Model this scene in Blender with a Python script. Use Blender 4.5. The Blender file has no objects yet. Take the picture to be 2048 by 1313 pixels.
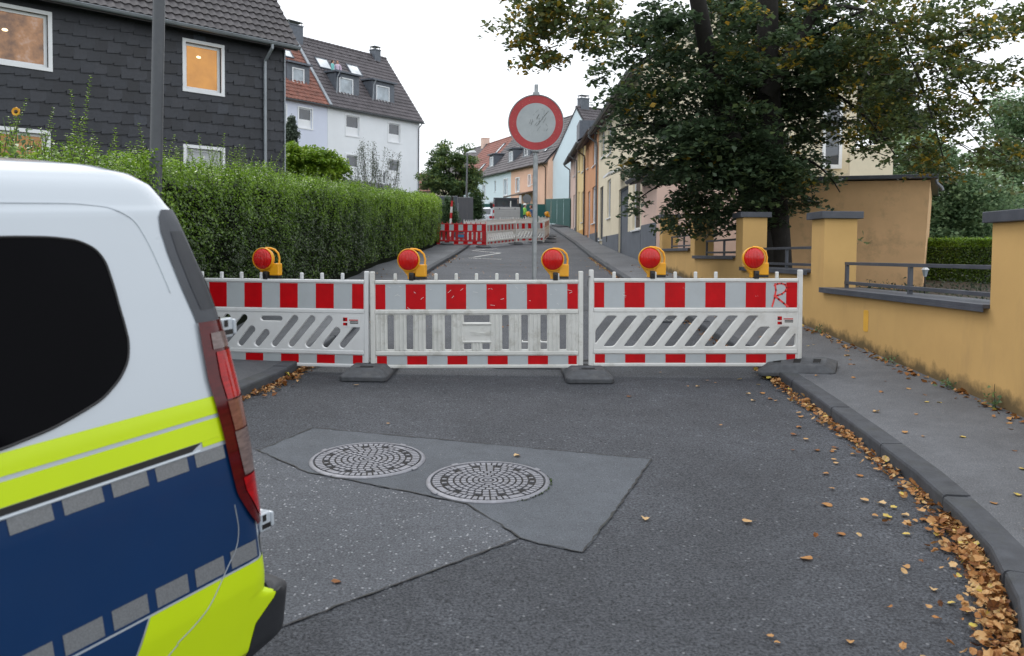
import bpy, bmesh, math, random
import numpy as np
from mathutils import Matrix, Vector

R = math.radians
rnd = random.Random(11)
nrg = np.random.default_rng(5)
SC = bpy.context.scene
COL = SC.collection

# ------------------------------------------------------------------ camera, sky, sun, exposure
CZ = 1.78                                    # eye height above the road at the camera
FPX, PIT, ROLL = 1700.0, R(2.5), R(0.5)      # focal length in photo pixels (2048 wide), pitch down, roll
SHY = -72.3 / 2048
cam_d = bpy.data.cameras.new('camera')
cam = bpy.data.objects.new('camera', cam_d)
COL.objects.link(cam)
cam_d.sensor_width = 36.0
cam_d.lens = 36.0 * FPX / 2048
cam_d.shift_y = SHY
cam_d.clip_start, cam_d.clip_end = 0.05, 2000
cam_d.dof.use_dof = True
cam_d.dof.focus_distance = 8.8
cam_d.dof.aperture_fstop = 4.5
CAM_R = Matrix.Rotation(math.pi / 2 - PIT, 3, 'X') @ Matrix.Rotation(ROLL, 3, 'Z')
cam.matrix_world = Matrix.Translation((0, 0, CZ)) @ CAM_R.to_4x4()
SC.camera = cam

SUN_EL, SUN_AZ = R(52), R(-35)               # azimuth from +Y towards +X
wd = bpy.data.worlds.new('World'); SC.world = wd; wd.use_nodes = True
nt = wd.node_tree; nt.nodes.clear()
n_out = nt.nodes.new('ShaderNodeOutputWorld'); n_bg = nt.nodes.new('ShaderNodeBackground')
n_sky = nt.nodes.new('ShaderNodeTexSky'); n_sky.sky_type = 'NISHITA'; n_sky.sun_disc = False
n_sky.sun_elevation = SUN_EL; n_sky.sun_rotation = SUN_AZ
n_sky.air_density = 1.0; n_sky.dust_density = 3.0
n_tc = nt.nodes.new('ShaderNodeTexCoord')
n_no = nt.nodes.new('ShaderNodeTexNoise'); n_no.inputs['Scale'].default_value = 2.2; n_no.inputs['Detail'].default_value = 6
n_rp = nt.nodes.new('ShaderNodeValToRGB')    # thick white overcast with slightly thinner places
n_rp.color_ramp.elements[0].position = .3; n_rp.color_ramp.elements[0].color = (10.8, 11.2, 11.75, 1)
n_rp.color_ramp.elements[1].position = .75; n_rp.color_ramp.elements[1].color = (12.6, 12.95, 13.4, 1)
n_mx = nt.nodes.new('ShaderNodeMix'); n_mx.data_type = 'RGBA'; n_mx.inputs[0].default_value = .9
nt.links.new(n_tc.outputs['Generated'], n_no.inputs['Vector'])
nt.links.new(n_no.outputs['Fac'], n_rp.inputs[0])
nt.links.new(n_sky.outputs[0], n_mx.inputs[6]); nt.links.new(n_rp.outputs[0], n_mx.inputs[7])
nt.links.new(n_mx.outputs[2], n_bg.inputs[0]); n_bg.inputs[1].default_value = .10
nt.links.new(n_bg.outputs[0], n_out.inputs[0])

sun_d = bpy.data.lights.new('sun', 'SUN'); sun_d.energy = .8; sun_d.angle = R(25); sun_d.color = (1, .97, .93)
sun = bpy.data.objects.new('sun', sun_d); COL.objects.link(sun)
sv = Vector((math.sin(SUN_AZ) * math.cos(SUN_EL), math.cos(SUN_AZ) * math.cos(SUN_EL), math.sin(SUN_EL)))
sun.rotation_euler = (-sv).to_track_quat('-Z', 'Y').to_euler(); sun.location = sv * 40 + Vector((0, 0, 30))

vs_ = SC.view_settings
vs_.view_transform = 'Standard'; vs_.look = 'None'; vs_.gamma = 1; vs_.use_curve_mapping = False
vs_.exposure = 0.40
SC.cycles.use_denoising = True
SC.cycles.max_bounces = 8; SC.cycles.transparent_max_bounces = 12
SC.cycles.sample_clamp_indirect = 6

# ------------------------------------------------------------------ helpers
def ray(px, py):
    """photo pixel -> direction, used to measure where things stand"""
    d = CAM_R @ Vector(((px - 1024) / FPX, (656.5 - py) / FPX + SHY * 2048 / FPX, -1))
    return d
def P(px, py, d):
    r = ray(px, py)
    return Vector((0, 0, CZ)) + r * (d / r.y)

ZP = [(-60, -3), (-8, -.55), (0, 0), (3.5, .25), (5.25, .37), (8.33, .58), (12, .79), (20, 1.19), (30, 1.70), (37, 2.12), (56, 3.38), (68, 4.1), (90, 5.3), (130, 6.4), (300, 8)]
ZX, ZY = [a for a, b in ZP], [b for a, b in ZP]
def zr(d):
    return float(np.interp(d, ZX, ZY))
def interp(x, pts):
    return float(np.interp(x, [p[0] for p in pts], [p[1] for p in pts]))

class MB:
    """collects shapes into one mesh"""
    def __init__(s):
        s.v = []; s.f = []; s.m = []; s.s = []
    def add(s, vs, fs, m=0, smooth=False):
        o = len(s.v); s.v += [tuple(v) for v in vs]
        for f in fs:
            s.f.append(tuple(i + o for i in f)); s.m.append(m); s.s.append(smooth)
        return s
    def box(s, x0, x1, y0, y1, z0, z1, m=0):
        return s.add([(x0, y0, z0), (x1, y0, z0), (x1, y1, z0), (x0, y1, z0), (x0, y0, z1), (x1, y0, z1), (x1, y1, z1), (x0, y1, z1)],
                     [(3, 2, 1, 0), (4, 5, 6, 7), (0, 1, 5, 4), (1, 2, 6, 5), (2, 3, 7, 6), (3, 0, 4, 7)], m)
    def hexa(s, b, t, m=0):
        return s.add(list(b) + list(t), [(3, 2, 1, 0), (4, 5, 6, 7), (0, 1, 5, 4), (1, 2, 6, 5), (2, 3, 7, 6), (3, 0, 4, 7)], m)
    def obox(s, c, ax, hx, hy, hz, m=0):
        """box about c with axes given as three unit vectors"""
        c = Vector(c); X, Y, Z = [Vector(a) for a in ax]
        q = []
        for k in (-1, 1):
            for (i, j) in ((-1, -1), (1, -1), (1, 1), (-1, 1)):
                q.append(c + X * hx * i + Y * hy * j + Z * hz * k)
        return s.hexa(q[:4], q[4:], m)
    def prism(s, pts, fn, a, b, m=0):
        """2D polygon (ccw) extruded from a to b; fn(x, y, t) gives the 3D point"""
        n = len(pts)
        vs = [fn(x, y, a) for x, y in pts] + [fn(x, y, b) for x, y in pts]
        fs = [tuple(range(n))[::-1], tuple(range(n, 2 * n))] + [(i, (i + 1) % n, n + (i + 1) % n, n + i) for i in range(n)]
        return s.add(vs, fs, m)
    def tube(s, pts, rad, n=10, m=0, cap=True, smooth=True):
        pts = [Vector(p) for p in pts]
        if not hasattr(rad, '__len__'): rad = [rad] * len(pts)
        vs = []; pn = None
        for i, p in enumerate(pts):
            t = (pts[min(i + 1, len(pts) - 1)] - pts[max(i - 1, 0)]).normalized()
            if pn is None:
                a = Vector((0, 0, 1)) if abs(t.z) < .9 else Vector((1, 0, 0))
                pn = t.cross(a).normalized()
            else:
                pn = (pn - t * pn.dot(t)).normalized()
            bn = t.cross(pn)
            for k in range(n):
                w = 2 * math.pi * k / n
                vs.append(p + (pn * math.cos(w) + bn * math.sin(w)) * rad[i])
        fs = []
        for i in range(len(pts) - 1):
            for k in range(n):
                fs.append((i * n + k, i * n + (k + 1) % n, (i + 1) * n + (k + 1) % n, (i + 1) * n + k))
        s.add(vs, fs, m, smooth)
        if cap:
            o = len(s.v) - len(vs)
            s.f.append(tuple(o + k for k in range(n))[::-1]); s.m.append(m); s.s.append(False)
            s.f.append(tuple(o + (len(pts) - 1) * n + k for k in range(n))); s.m.append(m); s.s.append(False)
        return s
    def lathe(s, prof, fn, n=24, m=0, smooth=True):
        """profile of (r, h) turned about the axis; fn(x, y, h) gives the 3D point"""
        vs = []; fs = []
        for r, h in prof:
            for k in range(n):
                w = 2 * math.pi * k / n
                vs.append(fn(r * math.cos(w), r * math.sin(w), h))
        for i in range(len(prof) - 1):
            for k in range(n):
                fs.append((i * n + k, i * n + (k + 1) % n, (i + 1) * n + (k + 1) % n, (i + 1) * n + k))
        return s.add(vs, fs, m, smooth)
    def grid(s, fn, nu, nv, m=0, smooth=True):
        vs = [fn(i / nu, j / nv) for j in range(nv + 1) for i in range(nu + 1)]
        fs = [(j * (nu + 1) + i, j * (nu + 1) + i + 1, (j + 1) * (nu + 1) + i + 1, (j + 1) * (nu + 1) + i) for j in range(nv) for i in range(nu)]
        return s.add(vs, fs, m, smooth)
    def build(s, name, mats, parent=None, bevel=0, seg=2, fix=True, mat4=None):
        me = bpy.data.meshes.new(name)
        me.from_pydata(s.v, [], s.f)
        if not isinstance(mats, (list, tuple)): mats = [mats]
        for m in mats: me.materials.append(m)
        me.polygons.foreach_set('material_index', s.m)
        me.polygons.foreach_set('use_smooth', s.s)
        if mat4 is not None: me.transform(mat4)
        if bevel or fix:
            bm = bmesh.new(); bm.from_mesh(me)
            if fix:
                bmesh.ops.recalc_face_normals(bm, faces=bm.faces)
            if bevel:
                es = [e for e in bm.edges if len(e.link_faces) == 2 and e.calc_face_angle(0) > R(32)]
                bmesh.ops.bevel(bm, geom=es, offset=bevel, segments=seg, affect='EDGES', profile=.5, clamp_overlap=True)
                for f in bm.faces:
                    if f.calc_area() < 1e-4 or f.smooth: f.smooth = f.smooth
            bm.to_mesh(me); bm.free()
        if any(s.s): me.set_sharp_from_angle(angle=R(42))
        me.update()
        o = bpy.data.objects.new(name, me); COL.objects.link(o)
        if parent is not None: o.parent = parent
        return o

def tag(o, label=None, cat=None, group=None, kind=None):
    if label: o['label'] = label
    if cat: o['category'] = cat
    if group: o['group'] = group
    if kind: o['kind'] = kind
    return o
def thing(name, label, cat, loc=(0, 0, 0), rz=0, group=None, mat4=None):
    o = bpy.data.objects.new(name, None); COL.objects.link(o)
    o.empty_display_size = .2
    if mat4 is not None: o.matrix_world = mat4
    else:
        o.location = loc; o.rotation_euler = (0, 0, rz)
    return tag(o, label, cat, group)
def structure(o):
    o['kind'] = 'structure'; return o
def join_into(o, other):
    """add another object's mesh to o and drop the other object"""
    bm = bmesh.new(); bm.from_mesh(o.data); n = len(bm.faces); k = len(o.data.materials)
    bm.from_mesh(other.data); bm.faces.ensure_lookup_table()
    for f in bm.faces[n:]: f.material_index += k
    for m in other.data.materials: o.data.materials.append(m)
    bm.to_mesh(o.data); bm.free(); bpy.data.objects.remove(other)
    return o
def copy_tree(o, parent=None, label=None):
    c = o.copy(); COL.objects.link(c)
    if parent is not None: c.parent = parent
    if label: c['label'] = label
    for ch in list(o.children): copy_tree(ch, c)
    return c

def as_mesh(data):
    """curve or text data -> mesh"""
    o = bpy.data.objects.new('tmp', data); COL.objects.link(o)
    bpy.context.view_layer.update()
    me = bpy.data.meshes.new_from_object(o.evaluated_get(bpy.context.evaluated_depsgraph_get()))
    bpy.data.objects.remove(o); bpy.data.curves.remove(data)
    return me
def cut_panel(outer, holes, half, bev):
    """flat panel with holes and rounded lips, lying in x-z, thickness about y=0"""
    cu = bpy.data.curves.new('panel', 'CURVE'); cu.dimensions = '2D'; cu.fill_mode = 'BOTH'
    cu.extrude = half - bev; cu.bevel_depth = bev; cu.bevel_resolution = 2; cu.offset = -bev
    for loop in [outer] + holes:
        sp = cu.splines.new('POLY'); sp.points.add(len(loop) - 1)
        for p, (x, y) in zip(sp.points, loop): p.co = (x, y, 0, 1)
        sp.use_cyclic_u = True
    me = as_mesh(cu)
    me.transform(Matrix.Rotation(math.pi / 2, 4, 'X'))
    return me
def round_poly(pts, r, n=4):
    out = []
    k = len(pts)
    for i in range(k):
        a, b, c = Vector(pts[i - 1]), Vector(pts[i]), Vector(pts[(i + 1) % k])
        d1, d2 = (a - b), (c - b)
        rr = min(r, d1.length * .45, d2.length * .45)
        p1, p2 = b + d1.normalized() * rr, b + d2.normalized() * rr
        for j in range(n + 1):
            t = j / n
            out.append(tuple(p1 * (1 - t) ** 2 + b * 2 * t * (1 - t) + p2 * t * t))
    return out
def mesh_obj(name, me, mats, parent=None):
    me.materials.clear()
    for m in (mats if isinstance(mats, (list, tuple)) else [mats]): me.materials.append(m)
    o = bpy.data.objects.new(name, me); COL.objects.link(o)
    if parent is not None: o.parent = parent
    return o
def text_obj(body, size, depth, mat, parent, name, m4, align='CENTER'):
    cu = bpy.data.curves.new('text', 'FONT'); cu.body = body; cu.size = size; cu.extrude = depth
    cu.align_x = align; cu.align_y = 'CENTER'
    me = as_mesh(cu); me.transform(m4)
    return mesh_obj(name, me, mat, parent)

# ------------------------------------------------------------------ materials
def nodes(name):
    m = bpy.data.materials.new(name); m.use_nodes = True
    t = m.node_tree; b = t.nodes['Principled BSDF']
    return m, t, b
def nn(t, kind, **kw):
    n = t.nodes.new(kind)
    for k, v in kw.items():
        if k in n.inputs.keys(): n.inputs[k].default_value = v
        else: setattr(n, k, v)
    return n
def coords(t, scale=(1, 1, 1), kind='Object'):
    tc = nn(t, 'ShaderNodeTexCoord')
    if scale == (1, 1, 1): return tc.outputs[kind]
    mp = nn(t, 'ShaderNodeMapping'); mp.inputs['Scale'].default_value = scale
    t.links.new(tc.outputs[kind], mp.inputs[0]); return mp.outputs[0]
def noise(t, vec, scale, detail=4, rough=.6):
    n = nn(t, 'ShaderNodeTexNoise', Scale=scale, Detail=detail, Roughness=rough)
    t.links.new(vec, n.inputs['Vector']); return n.outputs['Fac']
def ramp(t, fac, stops):
    r = nn(t, 'ShaderNodeValToRGB'); cr = r.color_ramp
    while len(cr.elements) < len(stops): cr.elements.new(.5)
    for e, (p, c) in zip(cr.elements, stops):
        e.position = p; e.color = (*c, 1) if len(c) == 3 else c
    t.links.new(fac, r.inputs[0]); return r.outputs[0]
def mixc(t, fac, a, b, blend='MIX'):
    x = nn(t, 'ShaderNodeMix', data_type='RGBA', blend_type=blend)
    for i, v in ((0, fac), (6, a), (7, b)):
        if hasattr(v, 'is_linked'): t.links.new(v, x.inputs[i])
        elif i == 0: x.inputs[0].default_value = v
        else: x.inputs[i].default_value = (*v, 1)
    return x.outputs[2]
def bump(t, b, fac, strength, dist=.01):
    n = nn(t, 'ShaderNodeBump', Strength=strength, Distance=dist)
    t.links.new(fac, n.inputs['Height']); t.links.new(n.outputs[0], b.inputs['Normal'])
def mat(name, col, rough=.6, var=.12, vs=5, bmp=0, bs=90, metal=0, spec=.5, dirt=0, dcol=(.08, .075, .06), ds=2.5, coat=0, bd=.01):
    m, t, b = nodes(name)
    b.inputs['Roughness'].default_value = rough; b.inputs['Metallic'].default_value = metal
    b.inputs['Specular IOR Level'].default_value = spec
    b.inputs['Coat Weight'].default_value = coat
    b.inputs['Coat Roughness'].default_value = .08
    v = coords(t)
    lo = tuple(c * (1 - var) for c in col); hi = tuple(min(1, c * (1 + var)) for c in col)
    c = ramp(t, noise(t, v, vs, 5), [(.3, lo), (.7, hi)])
    if dirt:
        f = ramp(t, noise(t, v, ds, 8, .72), [(.52, (0, 0, 0)), (.74, (dirt, dirt, dirt))])
        c = mixc(t, f, c, dcol)
    t.links.new(c, b.inputs['Base Color'])
    rv = nn(t, 'ShaderNodeMapRange'); t.links.new(noise(t, v, vs * 3, 4), rv.inputs[0])
    rv.inputs[3].default_value = max(0, rough - .1); rv.inputs[4].default_value = min(1, rough + .1)
    t.links.new(rv.outputs[0], b.inputs['Roughness'])
    if bmp: bump(t, b, noise(t, v, bs, 5), bmp, bd)
    return m
def emit_mat(name, col, st, gloss=None):
    m, t, b = nodes(name)
    b.inputs['Base Color'].default_value = (*col, 1); b.inputs['Roughness'].default_value = .08 if gloss else .6
    b.inputs['Emission Color'].default_value = (*col, 1); b.inputs['Emission Strength'].default_value = st
    return m
def asphalt(name, lo, hi, speck, amt, grain=130, bmp=.5, stain=.25, ro=.72):
    m, t, b = nodes(name)
    v = coords(t)
    g = noise(t, v, grain, 3, .7)
    c = ramp(t, g, [(.32, lo), (.5, tuple((a + q) / 2 for a, q in zip(lo, hi))), (.68, hi)])
    vo = nn(t, 'ShaderNodeTexVoronoi', Scale=grain * .62); t.links.new(v, vo.inputs['Vector'])
    sep = nn(t, 'ShaderNodeSeparateColor'); t.links.new(vo.outputs['Color'], sep.inputs[0])
    f1 = ramp(t, sep.outputs[0], [(1 - amt, (0, 0, 0)), (min(.999, 1 - amt + .03), (1, 1, 1))])
    f2 = ramp(t, vo.outputs['Distance'], [(.25, (1, 1, 1)), (.45, (0, 0, 0))])
    c = mixc(t, mixc(t, 1, f1, f2, 'MULTIPLY'), c, speck)
    big = ramp(t, noise(t, v, .55, 6, .65), [(.3, (1 - stain,) * 3), (.7, (1 + stain * .45,) * 3)])
    c = mixc(t, 1, c, big, 'MULTIPLY')
    mid = ramp(t, noise(t, v, 6, 5, .7), [(.3, (.86,) * 3), (.7, (1.1,) * 3)])
    c = mixc(t, 1, c, mid, 'MULTIPLY')
    t.links.new(c, b.inputs['Base Color'])
    b.inputs['Roughness'].default_value = ro; b.inputs['Specular IOR Level'].default_value = .30
    bump(t, b, g, bmp, .012)
    return m
def leaf_mat(name, stops, rough=.45, trans=.25, spec=.5):
    """leaf colour follows a random value stored with each leaf"""
    m, t, b = nodes(name)
    a = nn(t, 'ShaderNodeAttribute', attribute_name='tone')
    c = ramp(t, a.outputs['Fac'], stops)
    t.links.new(c, b.inputs['Base Color'])
    b.inputs['Roughness'].default_value = rough; b.inputs['Specular IOR Level'].default_value = spec
    tr = nn(t, 'ShaderNodeBsdfTranslucent'); t.links.new(c, tr.inputs[0])
    mx = nn(t, 'ShaderNodeMixShader'); mx.inputs[0].default_value = trans
    t.links.new(b.outputs[0], mx.inputs[1]); t.links.new(tr.outputs[0], mx.inputs[2])
    t.links.new(mx.outputs[0], t.nodes['Material Output'].inputs[0])
    return m

M = {}
M['asphalt'] = asphalt('asphalt_road', (.013, .015, .020), (.142, .153, .174), (.26, .27, .29), .04, 78, 1.5, .38, .70)
M['asphalt_smooth'] = asphalt('asphalt_smooth_patch', (.052, .060, .071), (.132, .145, .164), (.22, .22, .22), .03, 135, .5, .30)
M['asphalt_coarse'] = asphalt('asphalt_coarse_patch', (.036, .040, .048), (.155, .166, .186), (.36, .37, .39), .11, 95, .8, .15)
M['pavement'] = asphalt('asphalt_pavement', (.060, .064, .072), (.175, .184, .20), (.3, .3, .3), .02, 150, .5, .35)
M['kerb'] = mat('kerb_stone', (.055, .060, .070), .85, .25, 9, .5, 120, dirt=.5, dcol=(.05, .055, .04))
M['seam'] = mat('tar_seam', (.018, .018, .018), .7, .3, 30, .6, 60, dirt=.35, dcol=(.05, .07, .03), ds=4)
M['soil'] = mat('garden_soil', (.06, .045, .03), .9, .4, 3, .8, 25)
M['grass'] = mat('garden_grass', (.05, .075, .025), .9, .4, 2, .8, 30)
M['white_paint'] = mat('worn_road_paint', (.6, .6, .58), .7, .2, 12)
M['plastic'] = mat('white_barrier_plastic', (.66, .668, .65), .42, .05, 5, 0, dirt=.45, dcol=(.33, .31, .26), ds=7)
M['plastic_clean'] = mat('bright_barrier_plastic', (.68, .695, .70), .4, .04, 5, 0, dirt=.18, dcol=(.4, .38, .34), ds=6)
M['plastic_grimy'] = mat('grimy_barrier_plastic', (.64, .645, .615), .45, .08, 4, 0, dirt=.75, dcol=(.27, .25, .20), ds=5)
M['film_red'] = mat('red_reflective_film', (.50, .002, .006), .42, .12, 8, 0, spec=.2, dirt=.5, dcol=(.36, .006, .010), ds=6)
M['film_white'] = mat('grey_white_reflective_film', (.43, .465, .485), .4, .05, 4, .15, 300, dirt=.3, dcol=(.34, .35, .35), ds=5)
M['rubber'] = mat('recycled_rubber', (.075, .080, .088), .8, .25, 12, .5, 90, dirt=.5, dcol=(.15, .145, .135), ds=5)
M['black'] = mat('black_plastic', (.012, .012, .013), .45, .2, 10)
M['hole'] = mat('dark_cavity', (.006, .006, .006), .9, .1, 5)  # used on flat patches, the shade inside openings is given as near-black
M['lamp_yellow'] = mat('yellow_lamp_plastic', (.78, .36, .012), .38, .08, 8, 0, dirt=.25, dcol=(.45, .2, .02), ds=9)
M['galv'] = mat('galvanised_steel', (.29, .31, .32), .5, .18, 14, .1, 60, .55)
M['grey_metal'] = mat('weathered_grey_metal', (.16, .17, .18), .5, .15, 8, 0, 90, .4)
M['pole'] = mat('painted_grey_pole', (.060, .066, .076), .45, .12, 3, 0, dirt=.4, dcol=(.10, .10, .10), ds=3)
M['zinc'] = mat('zinc_sheet', (.30, .33, .36), .45, .15, 4, 0, 60, .3)
M['anthracite'] = mat('anthracite_coping', (.060, .066, .082), .5, .18, 4, .15, 60, dirt=.4, dcol=(.12, .12, .13), ds=4)
M['ochre'] = mat('ochre_render', (.60, .335, .098), .88, .07, 1.6, .25, 220, spec=.2, dirt=.3, dcol=(.42, .24, .09), ds=1.2)
M['terracotta_wall'] = mat('tan_render', (.68, .44, .235), .9, .10, 1.2, .25, 150, spec=.2, dirt=.85, dcol=(.33, .225, .13), ds=1.3)
M['cream'] = mat('cream_render', (.74, .66, .50), .9, .06, 1.5, .15, 180, spec=.2, dirt=.2, dcol=(.5, .44, .34), ds=1)
M['orange_wall'] = mat('orange_render', (.64, .33, .18), .9, .07, 1.2, .15, 120, spec=.2)
M['yellow_wall'] = mat('yellow_render', (.78, .60, .31), .9, .06, 1.2, .15, 120, spec=.2)
M['pink_wall'] = mat('pink_render', (.72, .53, .45), .9, .06, 1.2, .15, 120, spec=.2)
M['peach_wall'] = mat('peach_render', (.84, .54, .40), .9, .06, .8, .1, 60, spec=.2)
M['white_wall'] = mat('white_render', (.80, .83, .86), .9, .04, .6, .1, 60, spec=.2, dirt=.15, dcol=(.55, .58, .62), ds=.5)
M['lavender_wall'] = mat('lavender_render', (.66, .70, .82), .9, .04, .6, .1, 60, spec=.2, dirt=.15, dcol=(.5, .52, .6), ds=.5)
M['ice_wall'] = mat('pale_blue_render', (.70, .82, .88), .9, .03, .6, .1, 60, spec=.2)
M['grey_plinth'] = mat('grey_plinth_render', (.145, .16, .185), .85, .1, 1.6, .2, 90, spec=.2, dirt=.3, dcol=(.08, .085, .09))
M['roof_dark'] = mat('dark_roof_tile', (.072, .066, .070), .6, .25, 2.5, .2, 40, dirt=.5, dcol=(.11, .10, .095), ds=1.5)
M['roof_grey'] = mat('grey_brown_roof_tile', (.095, .085, .092), .7, .3, 2.0, .2, 40, dirt=.5, dcol=(.15, .135, .14), ds=1.2)
M['roof_red'] = mat('red_brown_roof_tile', (.215, .085, .060), .7, .4, 2.5, .2, 40, dirt=.6, dcol=(.13, .10, .09), ds=1.6)
M['roof_bright_red'] = mat('orange_red_roof_tile', (.22, .075, .055), .7, .3, 1.2, .2, 40)
M['frame'] = mat('white_window_frame', (.80, .82, .84), .4, .04, 3)
M['slate_sheet'] = mat('blue_grey_slate_sheet', (.105, .120, .145), .6, .2, 5, .2, 30)
M['bark'] = mat('tree_bark', (.014, .012, .010), .9, .35, 8, .9, 30)
M['twig'] = mat('thin_branch', (.05, .042, .03), .9, .3, 10)
M['wood_dark'] = mat('brown_wood', (.06, .035, .022), .6, .2, 6)
def glass(name, col, rough=.04, spec=.8):
    m, t, b = nodes(name)
    c = ramp(t, noise(t, coords(t), 1.3, 4), [(.35, tuple(x * .7 for x in col)), (.7, tuple(min(1, x * 1.3) for x in col))])
    t.links.new(c, b.inputs['Base Color']); b.inputs['Roughness'].default_value = rough
    b.inputs['Specular IOR Level'].default_value = spec
    return m
M['glass'] = glass('dark_window_glass', (.05, .06, .075), .03, 1.0)  # bluish base lightened to stand in for reflected sky
M['glass_pale'] = glass('pale_blue_grey_glass', (.36, .42, .47), .15)  # pale blue-grey base colour for panes and lamp glass
M['glass_sky'] = glass('skylight_glass', (.75, .8, .84), .1)
M['shutter'] = mat('white_roller_shutter', (.56, .58, .60), .5, .04, 4)
# ------------------------------------------------------------------ ground, road, pavements
KR = [(-20, 1.55), (0, 1.6), (1.8, 1.65), (2.6, 1.80), (3.26, 2.01), (3.557, 2.16), (4.08, 2.345), (4.55, 2.435), (5.22, 2.51), (6.07, 2.55), (7.05, 2.585), (8.1, 2.60), (9.5, 2.60), (20, 2.60), (30, 2.75), (39, 2.88), (56, 2.78), (70, 2.78)]
KL = [(4.7, -8.0), (5.0, -4.6), (5.6, -3.35), (6.4, -2.75), (7.29, -2.36), (8.0, -2.2), (8.72, -2.13), (12, -2.12), (23, -2.16), (36, -1.88), (70, -1.88)]
def kerb_r(d): return interp(d, KR)
def kerb_l(d): return interp(d, KL)
WALLX = 3.80

def gz(x, y):
    z = zr(y) - .07
    if x > 4.0: z += .12 + .004 * min(x - 4, 30)
    if x < -3.6: z += .12 + .02 * min(-3.6 - x, 30)
    return z
xs = [-400, -150, -60, -30, -15, -8, -5, -3.9, -3.6, -1, 1, 3, 3.99, 4.01, 5, 8, 14, 30, 60, 150, 400]
ys = [-200, -60, -20, -8, -4, 0] + [1.5 * k for k in range(1, 8)] + [12, 14, 17, 20, 25, 30, 37, 45, 56, 68, 80, 90, 110, 130, 200, 300, 700]
mb = MB()
vs = [(x, y, gz(x, y)) for y in ys for x in xs]
n = len(xs)
mb.add(vs, [(j * n + i, j * n + i + 1, (j + 1) * n + i + 1, (j + 1) * n + i) for j in range(len(ys) - 1) for i in range(n - 1)], 0, True)
structure(mb.build('ground', M['grass'], fix=False))

ds = [-20 + .5 * k for k in range(0, 180)]
mb = MB()
cols = [0, .15, .35, .5, .65, .85, 1]
vs = []
for d in ds:
    l = kerb_l(d) if d >= 4.7 else -8.0
    if d < 4.7: l = -9
    r = kerb_r(d)
    for c in cols: vs.append((l + (r - l) * c, d, zr(d)))
n = len(cols)
mb.add(vs, [(j * n + i, j * n + i + 1, (j + 1) * n + i + 1, (j + 1) * n + i) for j in range(len(ds) - 1) for i in range(n - 1)], 0, True)
structure(mb.build('road', M['asphalt'], fix=False))

def sheet(name, poly, lift, m, jit=.012):
    """patch of another asphalt following the slope of the road"""
    rg = random.Random(len(name))
    pts = []
    for i, (x, y) in enumerate(poly):
        x2, y2 = poly[(i + 1) % len(poly)]
        k = max(1, int(math.hypot(x2 - x, y2 - y) / .09))
        for j in range(k):
            t = j / k; w = jit if j else 0
            pts.append((x + (x2 - x) * t + rg.uniform(-w, w), y + (y2 - y) * t + rg.uniform(-w, w)))
    bm = bmesh.new()
    f = bm.faces.new([bm.verts.new((x, y, 0)) for x, y in pts])
    bmesh.ops.triangulate(bm, faces=[f])
    bmesh.ops.subdivide_edges(bm, edges=bm.edges, cuts=2, use_grid_fill=True)
    for v in bm.verts: v.co.z = zr(v.co.y) + lift
    bmesh.ops.recalc_face_normals(bm, faces=bm.faces)
    me = bpy.data.meshes.new(name); bm.to_mesh(me); bm.free(); me.materials.append(m)
    if me.polygons[0].normal.z < 0: me.flip_normals()
    o = bpy.data.objects.new(name, me); COL.objects.link(o)
    return structure(o), pts
PATCH = [(-1.507, 6.41), (.955, 5.703), (.60, 4.75), (.363, 4.177), (.15, 4.28), (.053, 4.35), (-.245, 4.831), (-.95, 5.2), (-1.29, 5.36), (-1.738, 5.817)]
COARSE = [(-1.86, 5.93), (-1.738, 5.80), (-1.29, 5.35), (-.95, 5.19), (-.245, 4.82), (.045, 4.335), (-.904, 3.445), (-1.7, 2.7), (-3.4, 2.4), (-3.6, 5.0), (-2.6, 6.1)]
_, p1 = sheet('road_patch', PATCH, .004, M['asphalt_smooth'])
_, p2 = sheet('road_patch', COARSE, .0035, M['asphalt_coarse'])

def seam(name, line, w, lift, m, closed=False, seed=1):
    rg = random.Random(seed); mb = MB(); vs = []
    pts = []
    L = line + ([line[0]] if closed else [])
    for i in range(len(L) - 1):
        (x, y), (x2, y2) = L[i], L[i + 1]
        k = max(1, int(math.hypot(x2 - x, y2 - y) / .05))
        for j in range(k):
            t = j / k; q = .008 if j else 0
            pts.append((x + (x2 - x) * t + rg.uniform(-q, q), y + (y2 - y) * t + rg.uniform(-q, q)))
    pts.append(L[-1])
    for i, (x, y) in enumerate(pts):
        a, b = pts[max(i - 1, 0)], pts[min(i + 1, len(pts) - 1)]
        tx, ty = b[0] - a[0], b[1] - a[1]; q = math.hypot(tx, ty) or 1
        h = w * rg.uniform(.25, .95)
        for s in (-1, 1):
            vs.append((x - ty / q * h * s, y + tx / q * h * s, zr(y) + lift))
    mb.add(vs, [(2 * i, 2 * i + 1, 2 * i + 3, 2 * i + 2) for i in range(len(pts) - 1)])
    return structure(mb.build(name, m))
seam('road_seam', PATCH, .008, .0075, M['seam'], True, 1)
seam('road_seam', [(.053, 4.35), (-.4, 3.92), (-.904, 3.445), (-1.7, 2.7)], .0085, .0075, M['seam'], False, 2)
seam('road_seam', [(-1.738, 5.817), (-1.9, 5.95), (-2.6, 6.1)], .009, .0075, M['seam'], False, 3)
seam('road_seam', [(-2.0, 14.2), (-.6, 13.7), (.9, 13.9), (2.5, 13.6)], .03, .0075, M['seam'], False, 4)
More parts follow.
